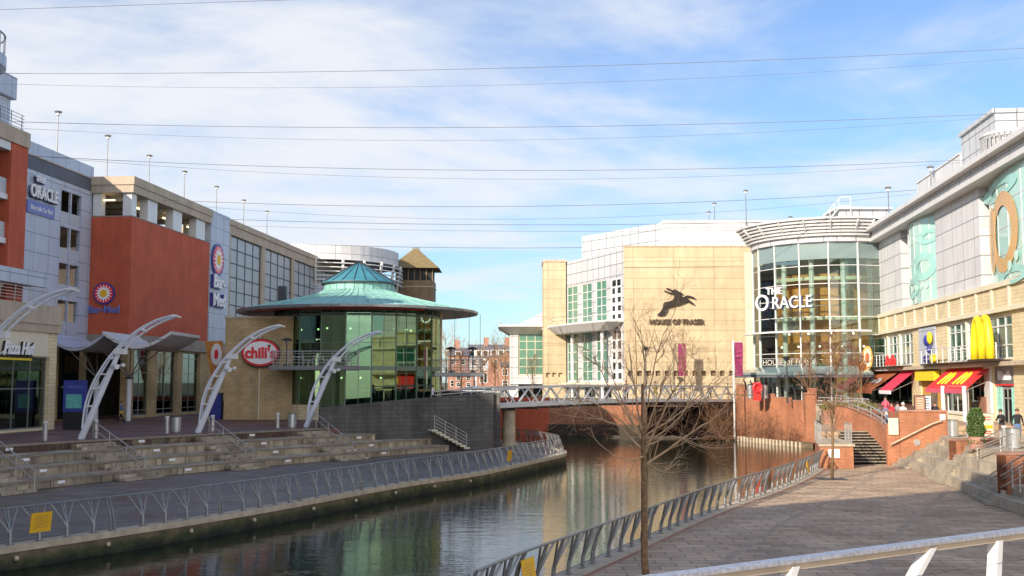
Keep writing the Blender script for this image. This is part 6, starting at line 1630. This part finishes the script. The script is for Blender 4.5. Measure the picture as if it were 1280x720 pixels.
for s, z, k in posts:
    m = MB(); v = []
    for zz in (3.1, z):
        ss = s-k*(z-zz); v += [fr.p(ss-.022,.03,zz), fr.p(ss+.022,.03,zz), fr.p(ss+.022,-.03,zz), fr.p(ss-.022,-.03,zz)]
    v[4].z += .0; m.add(v, [(0,1,5,4), (1,2,6,5), (2,3,7,6), (3,0,4,7), (4,5,6,7)]); m.build('post', 'blade_white', t)
for q in (-.15,-.25,-.35): MB().tube([fr.p(.3,.034,zr_+q), fr.p(Lr,.034,zr_+q)], .0012, 4).build('wire', 'dark_metal', t)
m = MB(); q = [fr.p(-1,.4,3.1), fr.p(Lr,.4,3.1), fr.p(Lr,2.2,3.1), fr.p(-1,2.2,3.1)]
m.prism([(p.x,p.y) for p in q], 2.9, 3.1)
# ================================================================== TREES
def grow(mb, p, d, length, r, depth, rnd, twist=.22, up=.06, kids=4, rmin=.006):
    n = 5; pts = [p]; rad = [r]
    for i in range(n):
        d = (d+Vector((rnd.gauss(0,twist*.45), rnd.gauss(0,twist*.45), rnd.gauss(0,twist*.3)+up))).normalized()
        p = p+d*(length/n); pts.append(p); rad.append(max(rmin, r*(1-.75*(i+1)/n)))
    mb.tube(pts, rad, 5 if r > .02 else 3, cap=False)
    if depth > 0:
        for k in range(kids):
            j = rnd.randint(1, n); q = pts[j]; ax = (pts[j]-pts[j-1]).normalized()
            side = ax.cross(Vector((rnd.gauss(0,1), rnd.gauss(0,1), rnd.gauss(0,1)))).normalized()
            a = rnd.uniform(.4, .85); nd = (ax*math.cos(a)+side*math.sin(a)).normalized()
            grow(mb, q, nd, length*rnd.uniform(.42,.68), max(rmin, rad[j]*.75), depth-1, rnd, twist, up, kids, rmin)
# main bare tree in the foreground
rnd = random.Random(11)
b0 = Vector((3.28, 26.6, 0))
t = thing('bare_tree', b0, 'tall young bare tree in front of the right river railing, nearest the viewer', 'tree')
TP = [at(805.5,700,26.6), at(805.5,640,26.6), at(805,585,26.6), at(804,545,26.6), at(804,515,26.6), at(803,480,26.6)]
TP = [b0-Vector((0,0,.05))]+TP
MB().tube(TP, [.098,.086,.080,.074,.064,.05,.034,.017], 12).build('trunk', 'bark', t, smooth=True)
m = MB()
limbs = [((808,580),(865,541),(899,519)), ((807,566),(836,500),(852,475)), ((802,560),(770,532),(738,520)), ((803,550),(778,500),(765,470)), ((804,545),(820,505),(838,455)), ((803,540),(792,480),(786,430)), ((805,570),(780,575),(755,560)), ((806,555),(850,520),(880,470)), ((803,535),(806,470),(800,405)), ((804,548),(745,505),(722,500)), ((806,545),(868,505),(912,490)), ((804,560),(840,545),(880,560)), ((804,530),(815,470),(828,420)), ((804,552),(760,480),(740,440)), ((804,575),(828,590),(850,575))]
for i, (a, bb_, c) in enumerate(limbs):
    dy = rnd.uniform(-1.5, 1.5)
    P0, P1, P2 = at(*a, 26.6), at(*bb_, 26.6+dy*.5), at(*c, 26.6+dy)
    cv = curve([P0, P1, P2], 4); r0 = .029 if i < 6 else .019
    cv = [p+Vector((rnd.gauss(0,.015), rnd.gauss(0,.03), rnd.gauss(0,.015))) if 0 < j < len(cv)-1 else p for j, p in enumerate(cv)]
    m.tube(cv, [r0*(1-.85*j/(len(cv)-1))+.004 for j in range(len(cv))], 6, cap=False)
    for k in range(5):
        j = rnd.randint(1, len(cv)-1); ax = (cv[j]-cv[j-1]).normalized(); side = ax.cross(Vector((rnd.gauss(0,1), rnd.gauss(0,1), rnd.gauss(0,1)))).normalized(); an = rnd.uniform(.35,.8)
        grow(m, cv[j], (ax*math.cos(an)+side*math.sin(an)).normalized(), rnd.uniform(.6,1.25), .013, 2, rnd, .25, .07, 3, .0034)
m.build('crown', 'twig', t)
# second young tree on the sunny path
rnd = random.Random(3)
b0 = gz(1040, 599, 0); Yt = b0.y
t = thing('bare_tree', b0, 'small round headed bare tree on the sunny path beside the brick platform', 'tree')
MB().tube([b0, at(1041,560,Yt), at(1040,530,Yt), at(1041,505,Yt)], [.085,.07,.055,.03], 10).build('trunk', 'bark', t, smooth=True)
m = MB()
for i in range(22):
    a = rnd.uniform(0,2*PI); st = at(1040.5, rnd.uniform(505,545), Yt); el_ = rnd.uniform(.45,1.25)
    grow(m, st, Vector((math.cos(a)*math.cos(el_), math.sin(a)*math.cos(el_), math.sin(el_))), rnd.uniform(1.1,1.9), .016, 2, rnd, .2, .03, 3, .006)
m.build('crown', 'red_twig', t)
MB().flat([(b0.x-.7,b0.y-.6), (b0.x+.7,b0.y-.6), (b0.x+.7,b0.y+.6), (b0.x-.7,b0.y+.6)], .012).build('tree_grille', 'dark_metal', t)
# bare saplings near the store (seen through the big crown)
def sapling(px, py, Y, zb, h, seed, lab, mat='twig', spread=.5, n=16, r=.05, group=None):
    rnd = random.Random(seed); x = at(px, py, Y).x; t = thing('bare_tree', (x,Y,zb), lab, 'tree', group)
    MB().tube([(x,Y,zb), (x+.1,Y,zb+h*.4), (x,Y+.1,zb+h*.75), (x,Y,zb+h)], [r*1.6,r*1.2,r*.7,r*.2], 7).build('trunk', 'bark', t)
    m = MB()
    for i in range(n):
        u = rnd.uniform(.22,.9); a = rnd.uniform(0,2*PI); el_ = rnd.uniform(.6,1.2)
        grow(m, Vector((x,Y,zb+h*u)), Vector((math.cos(a)*math.cos(el_), math.sin(a)*math.cos(el_), math.sin(el_))), h*rnd.uniform(.28,.42)*(1.15-u*.5), r*.5, 2, rnd, .18, .05, 3, .012)
    m.build('crown', mat, t)
sapling(855, 480, 117, 3.1, 7.6, 21, 'right hand bare tree against the golden wall below the stag', spread=.6)
sapling(795, 480, 118.5, 3.1, 9.5, 22, 'left hand bare tree against the golden wall near the white bay')
sapling(665, 470, 128, 3.0, 5.0, 23, 'bare reddish tree by the corner pavilion beyond the bridge', mat='red_twig')
sapling(1012, 470, 101.5, 3.1, 5.2, 24, 'left bare tree before the glass entrance canopy', mat='red_twig', n=26)
sapling(1045, 470, 98, 3.1, 5.6, 25, 'bushy bare tree before the dark lobby of the glass entrance', mat='red_twig', n=32)
sapling(1075, 470, 97, 3.1, 4.6, 26, 'bare tree left of the brown awning', mat='red_twig', n=26)
# wild shrubs on the bank
def shrub(x, y, zb, h, seed, lab, n=60, mat='red_twig', wd=1.0):
    rnd = random.Random(seed); t = thing('shrub', (x,y,zb), lab, 'shrub', 'bare shrubs on the river bank'); m = MB()
    for i in range(n):
        a = rnd.uniform(0,2*PI); el_ = rnd.uniform(.5,1.35); p = Vector((x+rnd.gauss(0,.35)*wd, y+rnd.gauss(0,.35), zb))
        grow(m, p, Vector((math.cos(a)*math.cos(el_)*wd, math.sin(a)*math.cos(el_), math.sin(el_))).normalized(), h*rnd.uniform(.6,1), .022, 2, rnd, .25, .0, 3, .009)
    m.build('stems', mat, t)
shrub(21.3,107.2,-.6,3.6,31,'bare brown shrub hanging over the water at the right end of the bridge', wd=1.8)
shrub(23.6,103.5,-.45,2.6,32,'thin shrub at the foot of the stepped orange brick wall', n=34)
shrub(25.2,99.3,-.45,1.6,33,'short weedy shrub by the timber edging of the bank', n=24)
shrub(14,113.2,-1.0,4.0,34,'reddish bare shrub in the shade beneath the bridge, centre one', n=26, wd=1.6, mat='shaded_twig')
shrub(8.5,114.8,-1.0,3.4,35,'reddish bare shrub under the left half of the bridge', n=30, wd=1.6)
shrub(18.2,111.2,-1.0,4.2,36,'dense bare shrub in the dark under the right half of the bridge', n=34, wd=1.6, mat='shaded_twig')
m = MB().prism([(4.2,116.9), (22.6,111.0), (21.8,109.8), (17,111.2), (10,113.6), (4,115.6)], -1.6, -.5); struct('muddy_bank', m, 'mud_and_shade')
# ================================================================== PEOPLE
def person(loc, yaw, label, pose='stand', shirt='cloth_black', legs='cloth_jeans', hair='hair_dark', h=1.72, lean=0.0, step=0.0, arms='down', waist=None, seat=.45):
    """one continuous skinned body; hair is its child"""
    k = h/1.75; V = {}; E = []; Rr_ = {}; reg = {}
    def j(n, x, y, z, r, par=None, g='top'):
        V[n] = Vector((x, y, z))*k; Rr_[n] = r*k; reg[n] = g
        if par: E.append((par, n))
    hip = .93; 
    sit = pose == 'sit'
    if sit: hip = seat+.10
    ly = lean
    j('pel',0,0,hip,.135,None,'leg'); j('wai',0,ly*.25,hip+.16,.125,'pel'); j('che',0,ly*.6,hip+.38,.15,'wai'); j('nec',0,ly*.9,hip+.53,.075,'che'); j('nk2',0,ly*1.0+.01,hip+.59,.055,'nec','skin')
    j('hd0',0,ly*1.05+.02,hip+.66,.082,'nk2','skin'); j('hd1',0,ly*1.05+.025,hip+.745,.095,'hd0','skin'); j('hd2',0,ly*1.05+.01,hip+.80,.07,'hd1','skin'); j('nos',0,ly*1.05+.115,hip+.70,.016,'hd0','skin')
    for s, sg in (('l',-1), ('r',1)):
        st = step*sg
        if sit: j('kn'+s,sg*.12,.43,seat+.06,.07,'pel','leg'); j('an'+s,sg*.12,.45,.09,.045,'kn'+s,'leg'); j('to'+s,sg*.12,.60,.04,.04,'an'+s,'shoe')
        else:
            j('hp'+s,sg*.10,.0,hip-.08,.10,'pel','leg'); j('kn'+s,sg*.105,st*.28+.02,.50,.068,'hp'+s,'leg'); j('an'+s,sg*.105,st*.62-(.05 if st < 0 else 0),.09+(.05 if st < 0 else 0),.045,'kn'+s,'leg'); j('to'+s,sg*.115,st*.62+.15-(.05 if st<0 else 0),.04+(.02 if st < 0 else 0),.038,'an'+s,'shoe')
        j('sh'+s,sg*.185,ly*.8,hip+.49,.062,'nec'); sw = -st*.5
        if arms == 'down':
            j('el'+s,sg*.25,ly*.8+sw*.25-.03,hip+.22,.045,'sh'+s); j('wr'+s,sg*.26,ly*.8+sw*.6+.04,hip-.02,.032,'el'+s)
        else:
            j('el'+s,sg*.24,ly*.8+.05,hip+.22,.045,'sh'+s); j('wr'+s,sg*.14,ly*.8+.30,hip+.30,.032,'el'+s)
        w = V['wr'+s]/k; dr_ = (w-V['el'+s]/k).normalized()
        j('ha'+s,*(w+dr_*.07),.032,'wr'+s,'skin')
        for f in range(4): 
            o_ = Vector((0,(f-1.5)*.018,0)) if arms == 'down' else Vector(((f-1.5)*.018,0,0)); e_ = w+dr_*(.15-.012*abs(f-1.4))+o_*1.3; j('f%d%s' % (f,s), *(e_), .009, 'ha'+s, 'skin')
        e_ = w+dr_*.09+Vector((-sg*.045,.03,0)); j('th'+s,*e_,.011,'ha'+s,'skin')
    names = list(V); idx = {n: i for i, n in enumerate(names)}
    me = bpy.data.meshes.new('p'); me.from_pydata([tuple(V[n]) for n in names], [(idx[a], idx[b]) for a, b in E], [])
    ob = bpy.data.objects.new('p', me); COL.objects.link(ob); sk = ob.modifiers.new('s', 'SKIN'); 
    for i, n in enumerate(names): me.skin_vertices[0].data[i].radius = (Rr_[n]*(1.2 if n in ('che','wai','pel') else 1), Rr_[n]*(.85 if n in ('che','wai','pel') else 1)); 
    me.skin_vertices[0].data[0].use_root = True
    sb = ob.modifiers.new('b', 'SUBSURF'); sb.levels = 1; sb.render_levels = 1
    dg = bpy.context.evaluated_depsgraph_get(); dg.update()
    out = bpy.data.meshes.new_from_object(ob.evaluated_get(dg)); bpy.data.objects.remove(ob); bpy.data.meshes.remove(me)
    out.materials.clear(); mats = {'top': shirt, 'leg': legs, 'skin': 'skin', 'shoe': 'black'}; order = ['top','leg','skin','shoe']
    for g_ in order: out.materials.append(MATS[mats[g_]])
    if waist: out.materials.append(MATS[waist])
    segs = [(V[a], V[b], a, b) for a, b in E]
    for p in out.polygons:
        c = p.center; best = None
        for a, b, na, nb_ in segs:
            ab = b-a; u = max(0, min(1, (c-a).dot(ab)/ab.length_squared)); d_ = (c-(a+ab*u)).length/(Rr_[na]*(1-u)+Rr_[nb_]*u)
            if best is None or d_ < best[0]: best = (d_, reg[nb_] if u > .35 or reg[na] == reg[nb_] else reg[na])
        p.material_index = order.index(best[1]); p.use_smooth = True
        if waist and best[1] in ('top','leg') and abs(c.z-(hip-.02)*k) < .06*k: p.material_index = 4
    o = bpy.data.objects.new('person', out); COL.objects.link(o); o.location = loc; o.rotation_euler = (0,0,yaw); ROOT[o.name] = Vector((0,0,0))
    tag(o, label, 'person')
    hc = V['hd1']+Vector((0,-.018,.028))*k; m = MB(); m.ball(hc, .105*k, .115*k, .10*k, 12); hh = m.build('hair', hair, o, smooth=True)
    for sg in (-1, 1):
        MB().ball(V['hd0']+Vector((sg*.034,.088,.038))*k, .011*k, n=6).build('eye', 'black', o)
    MB().ball(V['hd0']+Vector((0,.086,-.028))*k, .026*k, .008*k, .007*k, n=6).build('mouth', 'cloth_red', o)
    return o
P_ = gz(151, 529.5, 1.8); person(P_, -PI/2, 'person in a denim jacket with yellow hem striding towards the covered entrance column', step=.45, shirt='cloth_denim', legs='cloth_black', waist='cloth_yellow', arms='bent')
P_ = gz(1273, 555, 1.8); person(P_, PI*.95, 'person in a black jacket, white shirt and jeans walking at the right photo edge', step=.25, shirt='cloth_black', legs='cloth_jeans', hair='hair_brown', h=1.80)
P_ = gz(1259, 553, 1.8); person(P_+Vector((0,.5,0)), PI*.7, 'person in dark clothes leaning slightly beside the fast food doorway', step=.2, shirt='cloth_black', legs='cloth_brown', lean=.12, arms='bent')
P_ = at(541, 487, 86.5); person((P_.x, 86.5, 3.05), PI/2, 'person in a white top seen above the concrete ramp wall', shirt='cloth_white', legs='cloth_black', step=.2)
P_ = at(553, 490, 88.5); person((P_.x, 88.5, 2.95), -PI/2, 'person in dark clothes seen above the concrete ramp wall', shirt='cloth_black', legs='cloth_black', step=.2, h=1.62)
sB_ = BF.s(783, 495, -1.5); P_ = BF.p(sB_, -1.5, arc(sB_)-.05); person(P_, PI, 'person in brown walking on the footbridge above the main tree\'s left limbs', shirt='cloth_brown', legs='cloth_black', hair='hair_brown', step=.25, h=1.85)
sB_ = BF.s(819, 495, -1.5); P_ = BF.p(sB_, -1.5, arc(sB_)-.05); person(P_, PI*.9, 'person in a baggy olive coat standing on the footbridge', shirt='cloth_olive', legs='cloth_olive', h=1.8, arms='bent')
sB_ = BF.s(887, 495, -1.5); P_ = BF.p(sB_, -1.5, arc(sB_)-.05); person(P_, PI*.8, 'person in dark clothes near the right end of the footbridge', shirt='cloth_brown', legs='cloth_black', h=1.6, step=.2)
for (px, Y, yaw, sh, lab) in ((1107,70.8,2.5,'cloth_pink','person in a pink top standing among the terrace tables'),):
    P_ = at(px, 505, Y); person((P_.x, Y, 2.33), yaw, lab, shirt=sh, legs='cloth_jeans', h=1.72, arms='bent')
for (px, Y, yaw, sh, hr, lab) in ((1115,69.9,2.0,'cloth_red','hair_dark','seated person in red beside the one in pink'), (1129,69.2,3.3,'cloth_white','cloth_white','seated person in white with pale hat behind the brick wall'), (1169,70.5,2.8,'cloth_black','hair_brown','seated person in black right of the white menu board'), (1122,71.5,-1.0,'cloth_grey','hair_dark','seated person in grey between the red and white ones')):
    P_ = at(px, 515, Y); person((P_.x, Y, 2.32), yaw, lab, pose='sit', shirt=sh, legs='cloth_jeans', hair=hr, h=1.7, arms='bent', seat=.5)
    chair((P_.x, Y, 2.32), yaw, 'occupied metal chair on the terrace under its sitter', 'occupied terrace chairs')
# ================================================================== BACKGROUND STREET
def house(px0, px1, Y, ztop_px, eave_px, mat, roofm, lab, chim=(.8,), dormers=2, ground=3.0, depth=9, storeys=3):
    a, b = at(px0, 440, Y).x, at(px1, 440, Y).x; ze = at(600, eave_px, Y).z; zr_ = at(600, ztop_px, Y).z; w = b-a; fr = Frame(a, Y, 1, 0)
    t = thing('house', ((a+b)/2, Y, ground), lab, 'house')
    MB().box(fr, 0, w, -depth, 0, ground, ze).build('wall', mat, t)
    m = MB(); m.add([fr.p(-.3,.4,ze), fr.p(w+.3,.4,ze), fr.p(w+.3,-depth-.4,ze), fr.p(-.3,-depth-.4,ze), fr.p(-.3,-depth/2,zr_), fr.p(w+.3,-depth/2,zr_)], [(0,1,5,4), (2,3,4,5), (1,2,5), (3,0,4), (3,2,1,0)]); m.build('roof', roofm, t)
    for c in chim: MB().box(fr, w*c-.7, w*c+.7, -depth/2-.5, -depth/2+.5, zr_-.5, zr_+2.0).build('chimney', 'far_brick', t)
    for k in range(dormers):
        s = w*(k+.5)/dormers; h_ = (zr_-ze)*.55
        d = MB().box(fr, s-.9, s+.9, -2.2, -.3, ze+.1, ze+h_).build('dormer', 'white_paint', t); MB().box(fr, s-.55, s+.55, -.3, -.26, ze+.3, ze+h_-.2).build('dormer_window', 'dark_glass', t)
    for r in range(storeys):
        for k in range(max(2, int(w/3))):
            s = w*(k+.5)/max(2, int(w/3)); z = ground+1+r*(ze-ground-.5)/storeys
            window(t, fr, s-.6, s+.6, z, z+(ze-ground)/storeys*.55, 1, 2, t=.05, fw=.12)
    return t
house(560, 585, 270, 434, 445, 'far_brick', 'slate', 'orange brick house partly behind the rod hung balcony', chim=(.4,), dormers=1)
house(586, 611, 300, 430, 447, 'grey_panel', 'slate', 'slate roofed house with pale dormers, left of the distant pair', chim=(.85,), dormers=3)
house(612.5, 640, 300, 430, 446, 'far_brick', 'slate', 'slate roofed house with pale dormers, right of the distant pair', chim=(.8,), dormers=3)
house(567, 592, 255, 462, 470, 'far_brick', 'far_brick', 'low orange brick building behind the parked car', chim=(.2,), dormers=0, storeys=2)
# curved roof building
a = at(596, 440, 245); b = at(624, 440, 245); t = thing('curved_roof_hall', (a.x, 245, 3), 'orange brick hall with a curved tiled roof beyond the bridge', 'building'); fr = Frame(a.x, 245, 1, 0); w = b.x-a.x
z0 = at(600, 470, 245).z; zt_ = at(600, 448, 245).z
MB().box(fr, 0, w*.55, -10, 0, 3, z0+1.2).build('wall', 'far_brick', t)
arcp = [(w*.52+w*.48*math.cos(PI*i/16), 3.0+(zt_-3.0)*math.sin(PI*i/16)) for i in range(9)]+[(w*.5,3.0)]
MB().plate(fr, arcp, -8, .1).build('arched_gable', 'far_brick', t)
m = MB(); ra = [fr.p(w*.5+w*.5*math.sin(PI/2*i/8), .3, z0+.6+(zt_-z0-.4)*math.cos(PI/2*i/8)**.8 if i < 8 else 4) for i in range(9)]; 
rr = [fr.p(-.3,.3,z0+1.2), fr.p(w*.25,.3,z0+2.4), fr.p(w*.52,.3,zt_+.1)]
m.strip(rr, [p+Vector((0,9,0)) for p in rr]); m.build('curved_roof', 'cope_stone', t)
for k in (.12,.30): window(t, fr, w*k, w*k+.9, z0-1.6, z0+.8, 1, 1, t=.06, fw=.15)
house(627, 645, 235, 452, 458, 'far_brick', 'slate', 'narrow brick house right beside the corner pavilion', chim=(.3,), dormers=0, storeys=2)
# parked cars seen between the buildings
def car(px, Y, lab, mat):
    x = at(px, 470, Y).x; fr = Frame(x-2.1, Y, 1, 0); t = thing('parked_car', (x,Y,3), lab, 'car', 'distant parked cars')
    MB().plate(fr, [(0,3.35), (0,3.85), (.9,4.0), (1.5,4.5), (3.1,4.5), (3.8,4.0), (4.2,3.9), (4.25,3.4)], -1.7, 0).build('body', mat, t)
    MB().plate(fr, [(1.1,4.0), (1.58,4.42), (3.02,4.42), (3.6,4.0)], 0.0, .03).build('side_glass', 'dark_glass', t)
    for s in (.85,3.35):
        w = MB().plate(fr, [(s+.33*math.cos(i*PI/8), 3.33+.33*math.sin(i*PI/8)) for i in range(16)], -.15, .04).build('wheel', 'black', t); MB().plate(fr, [(s+.18*math.cos(i*PI/6), 3.33+.18*math.sin(i*PI/6)) for i in range(12)], .04, .06).build('rim', 'galvanised', w)
car(591, 139, 'blue hatchback parked beyond the rod hung balcony', 'cloth_jeans'); car(608, 143, 'silver car parked right of the blue one', 'galvanised')
t = thing('street_railing', (-4,134,3), 'white street railing in front of the distant brick houses', 'railing')
m = MB(); x0_, x1_ = at(560,470,136).x, at(640,470,136).x
for i in range(46): x = x0_+(x1_-x0_)*i/45; m.bar((x,136,3), (x,136,4.0), .06)
m.build('bars', 'white_paint', t); MB().bar((x0_,136,4.02), (x1_,136,4.02), .07).build('top_rail', 'white_paint', t)
sapling(618, 470, 150, 3.0, 7.5, 41, 'bare tree among the distant brick houses left of the pavilion', mat='red_twig', n=20, r=.07)
sapling(603, 470, 158, 3.0, 7.0, 43, 'bare tree hiding part of the slate roofed houses', mat='twig', n=24, r=.07)
sapling(631, 470, 150, 3.0, 8.5, 44, 'bare tree hard against the left side of the pavilion canopy', mat='twig', n=26, r=.07)
sapling(576, 470, 150, 3.0, 6.5, 45, 'low bare tree seen under the rod hung balcony', mat='red_twig', n=22, r=.07)
sapling(557, 470, 150, 3.0, 9.0, 42, 'bare grey tree behind the patio heaters', mat='twig', n=20, r=.07)
# ================================================================== ADDED SHADE BLOCK, SKY, SUN, CAMERA
SDIR = Vector((.62, .78)).normalized(); ELEV = math.radians(24.0)
nb2 = thing('shade_block', (-28,-4,0), 'unseen beige block added behind the viewer to shade the near path', 'building')
MB().prism([(-44,-13), (-30.5,-5.5), (-16.5,3.0), (-15.2,-9), (-30,-22), (-44,-30)], 0, 27.8).build('wall', 'beige_concrete', nb2)  # out of view, added and sized to cast the near path's shadow
w = bpy.data.worlds.new('World'); scene.world = w; w.use_nodes = True; nt = w.node_tree
bg = nt.nodes['Background']; sky = nt.nodes.new('ShaderNodeTexSky'); sky.sky_type = 'NISHITA'; sky.sun_disc = False
sky.sun_elevation = ELEV; sky.sun_rotation = math.atan2(-SDIR.x, -SDIR.y); sky.air_density = 1.0; sky.dust_density = .6; sky.ozone_density = 2.2
tc = nt.nodes.new('ShaderNodeTexCoord'); sp = nt.nodes.new('ShaderNodeSeparateXYZ'); nt.links.new(tc.outputs['Generated'], sp.inputs[0])
def M_(op, a, b=None, c=None):
    n = nt.nodes.new('ShaderNodeMath'); n.operation = op
    for i, v in enumerate((a, b, c)):
        if v is None: continue
        if hasattr(v, 'links'): nt.links.new(v, n.inputs[i])
        else: n.inputs[i].default_value = v
    return n.outputs[0]
zc_ = M_('MAXIMUM', M_('ADD', sp.outputs['Z'], .12), .05)
cx__ = M_('DIVIDE', sp.outputs['X'], zc_); cy__ = M_('DIVIDE', sp.outputs['Y'], zc_)
cb = nt.nodes.new('ShaderNodeCombineXYZ'); nt.links.new(cx__, cb.inputs[0]); nt.links.new(cy__, cb.inputs[1])
def cloud(scale, st, rot, lo, hi, detail=8, rough=.62, loc=(0,0,0), dist=.6):
    mp = nt.nodes.new('ShaderNodeMapping'); mp.inputs['Scale'].default_value = st; mp.inputs['Rotation'].default_value = (0,0,rot); mp.inputs['Location'].default_value = loc; nt.links.new(cb.outputs[0], mp.inputs[0])
    n = nt.nodes.new('ShaderNodeTexNoise'); n.inputs['Scale'].default_value = scale; n.inputs['Detail'].default_value = detail; n.inputs['Roughness'].default_value = rough; n.inputs['Distortion'].default_value = dist; nt.links.new(mp.outputs[0], n.inputs[0])
    r = nt.nodes.new('ShaderNodeMapRange'); r.inputs['From Min'].default_value = lo; r.inputs['From Max'].default_value = hi; r.interpolation_type = 'SMOOTHSTEP'; nt.links.new(n.outputs['Fac'], r.inputs['Value']); return r.outputs[0]
c1 = cloud(.55, (1.0,1.0,1), .35, .36, .66, loc=(1.7,.4,0)); c2 = cloud(1.5, (.8,1.15,1), -.5, .34, .74, rough=.55); c3 = cloud(4.5, (.9,1.1,1), .4, .3, .75)
def mr(val, a, b, c, d):
    n = nt.nodes.new('ShaderNodeMapRange'); n.interpolation_type = 'SMOOTHSTEP'
    for nm, x in zip(('From Min','From Max','To Min','To Max'), (a,b,c,d)): n.inputs[nm].default_value = x
    nt.links.new(val, n.inputs['Value']); return n.outputs[0]
# a broad veil of cirrus halfway up the sky, thinner to the right and towards the horizon
veil = M_('MULTIPLY', M_('MULTIPLY', mr(sp.outputs['Z'], .04, .17, .15, 1), mr(sp.outputs['Z'], .26, .40, 1, .25)), mr(sp.outputs['X'], -.1, .45, 1, .62))
den = M_('ADD', M_('MULTIPLY', veil, .76), M_('MULTIPLY', M_('SUBTRACT', c1, .5), .58)); den = M_('MULTIPLY_ADD', M_('SUBTRACT', c2, .5), .46, den); den = M_('MULTIPLY_ADD', M_('SUBTRACT', c3, .5), .14, den)
den = mr(den, -.05, .92, .10, .97)
# clouds on the sun's side of the sky are brighter
side = mr(sp.outputs['Y'], .25, -.6, 1.0, 3.0); warm = mr(sp.outputs['Y'], .25, -.6, 0, 1)
cc_ = nt.nodes.new('ShaderNodeVectorMath'); cc_.operation = 'SCALE'; cc_.inputs[0].default_value = (4.7,4.85,5.15); nt.links.new(side, cc_.inputs['Scale'])
mx = nt.nodes.new('ShaderNodeMix'); mx.data_type = 'RGBA'; nt.links.new(den, mx.inputs[0]); sk_ = nt.nodes.new('ShaderNodeVectorMath'); sk_.operation = 'MULTIPLY'; nt.links.new(sky.outputs[0], sk_.inputs[0]); sk_.inputs[1].default_value = (.62,.80,1.0); nt.links.new(sk_.outputs[0], mx.inputs[6]); wm = nt.nodes.new('ShaderNodeMix'); wm.data_type = 'RGBA'; nt.links.new(warm, wm.inputs[0]); wm.inputs[6].default_value = (1,1,1,1); wm.inputs[7].default_value = (1.12,.98,.80,1); wv = nt.nodes.new('ShaderNodeVectorMath'); wv.operation = 'MULTIPLY'; nt.links.new(cc_.outputs[0], wv.inputs[0]); nt.links.new(wm.outputs[2], wv.inputs[1]); nt.links.new(wv.outputs[0], mx.inputs[7])
nt.links.new(mx.outputs[2], bg.inputs['Color']); bg.inputs['Strength'].default_value = .11
sd = bpy.data.lights.new('sun', 'SUN'); sd.energy = 3.7; sd.angle = math.radians(.5); sd.color = (1,.87,.70); so = bpy.data.objects.new('sun', sd); COL.objects.link(so)
dirv = Vector((SDIR.x*math.cos(ELEV), SDIR.y*math.cos(ELEV), -math.sin(ELEV))); so.rotation_euler = dirv.to_track_quat('-Z', 'Y').to_euler(); so.location = (-30,-40,60)
cam = bpy.data.cameras.new('camera'); cam.sensor_width = 36; cam.lens = 36*F/1280; cam.clip_end = 6000; cam.clip_start = .05
co = bpy.data.objects.new('camera', cam); COL.objects.link(co); co.location = (0,0,EYE); co.rotation_euler = (math.radians(90)+PITCH, 0, 0); scene.camera = co
vs_ = scene.view_settings; scene.display_settings.display_device = 'sRGB'; vs_.view_transform = 'Standard'; vs_.look = 'None'; vs_.gamma = 1; vs_.exposure = .78; vs_.use_curve_mapping = False
scene.render.engine = 'CYCLES'; scene.cycles.max_bounces = 8; scene.cycles.transparent_max_bounces = 16
scene.render.resolution_x = 1024; scene.render.resolution_y = 576
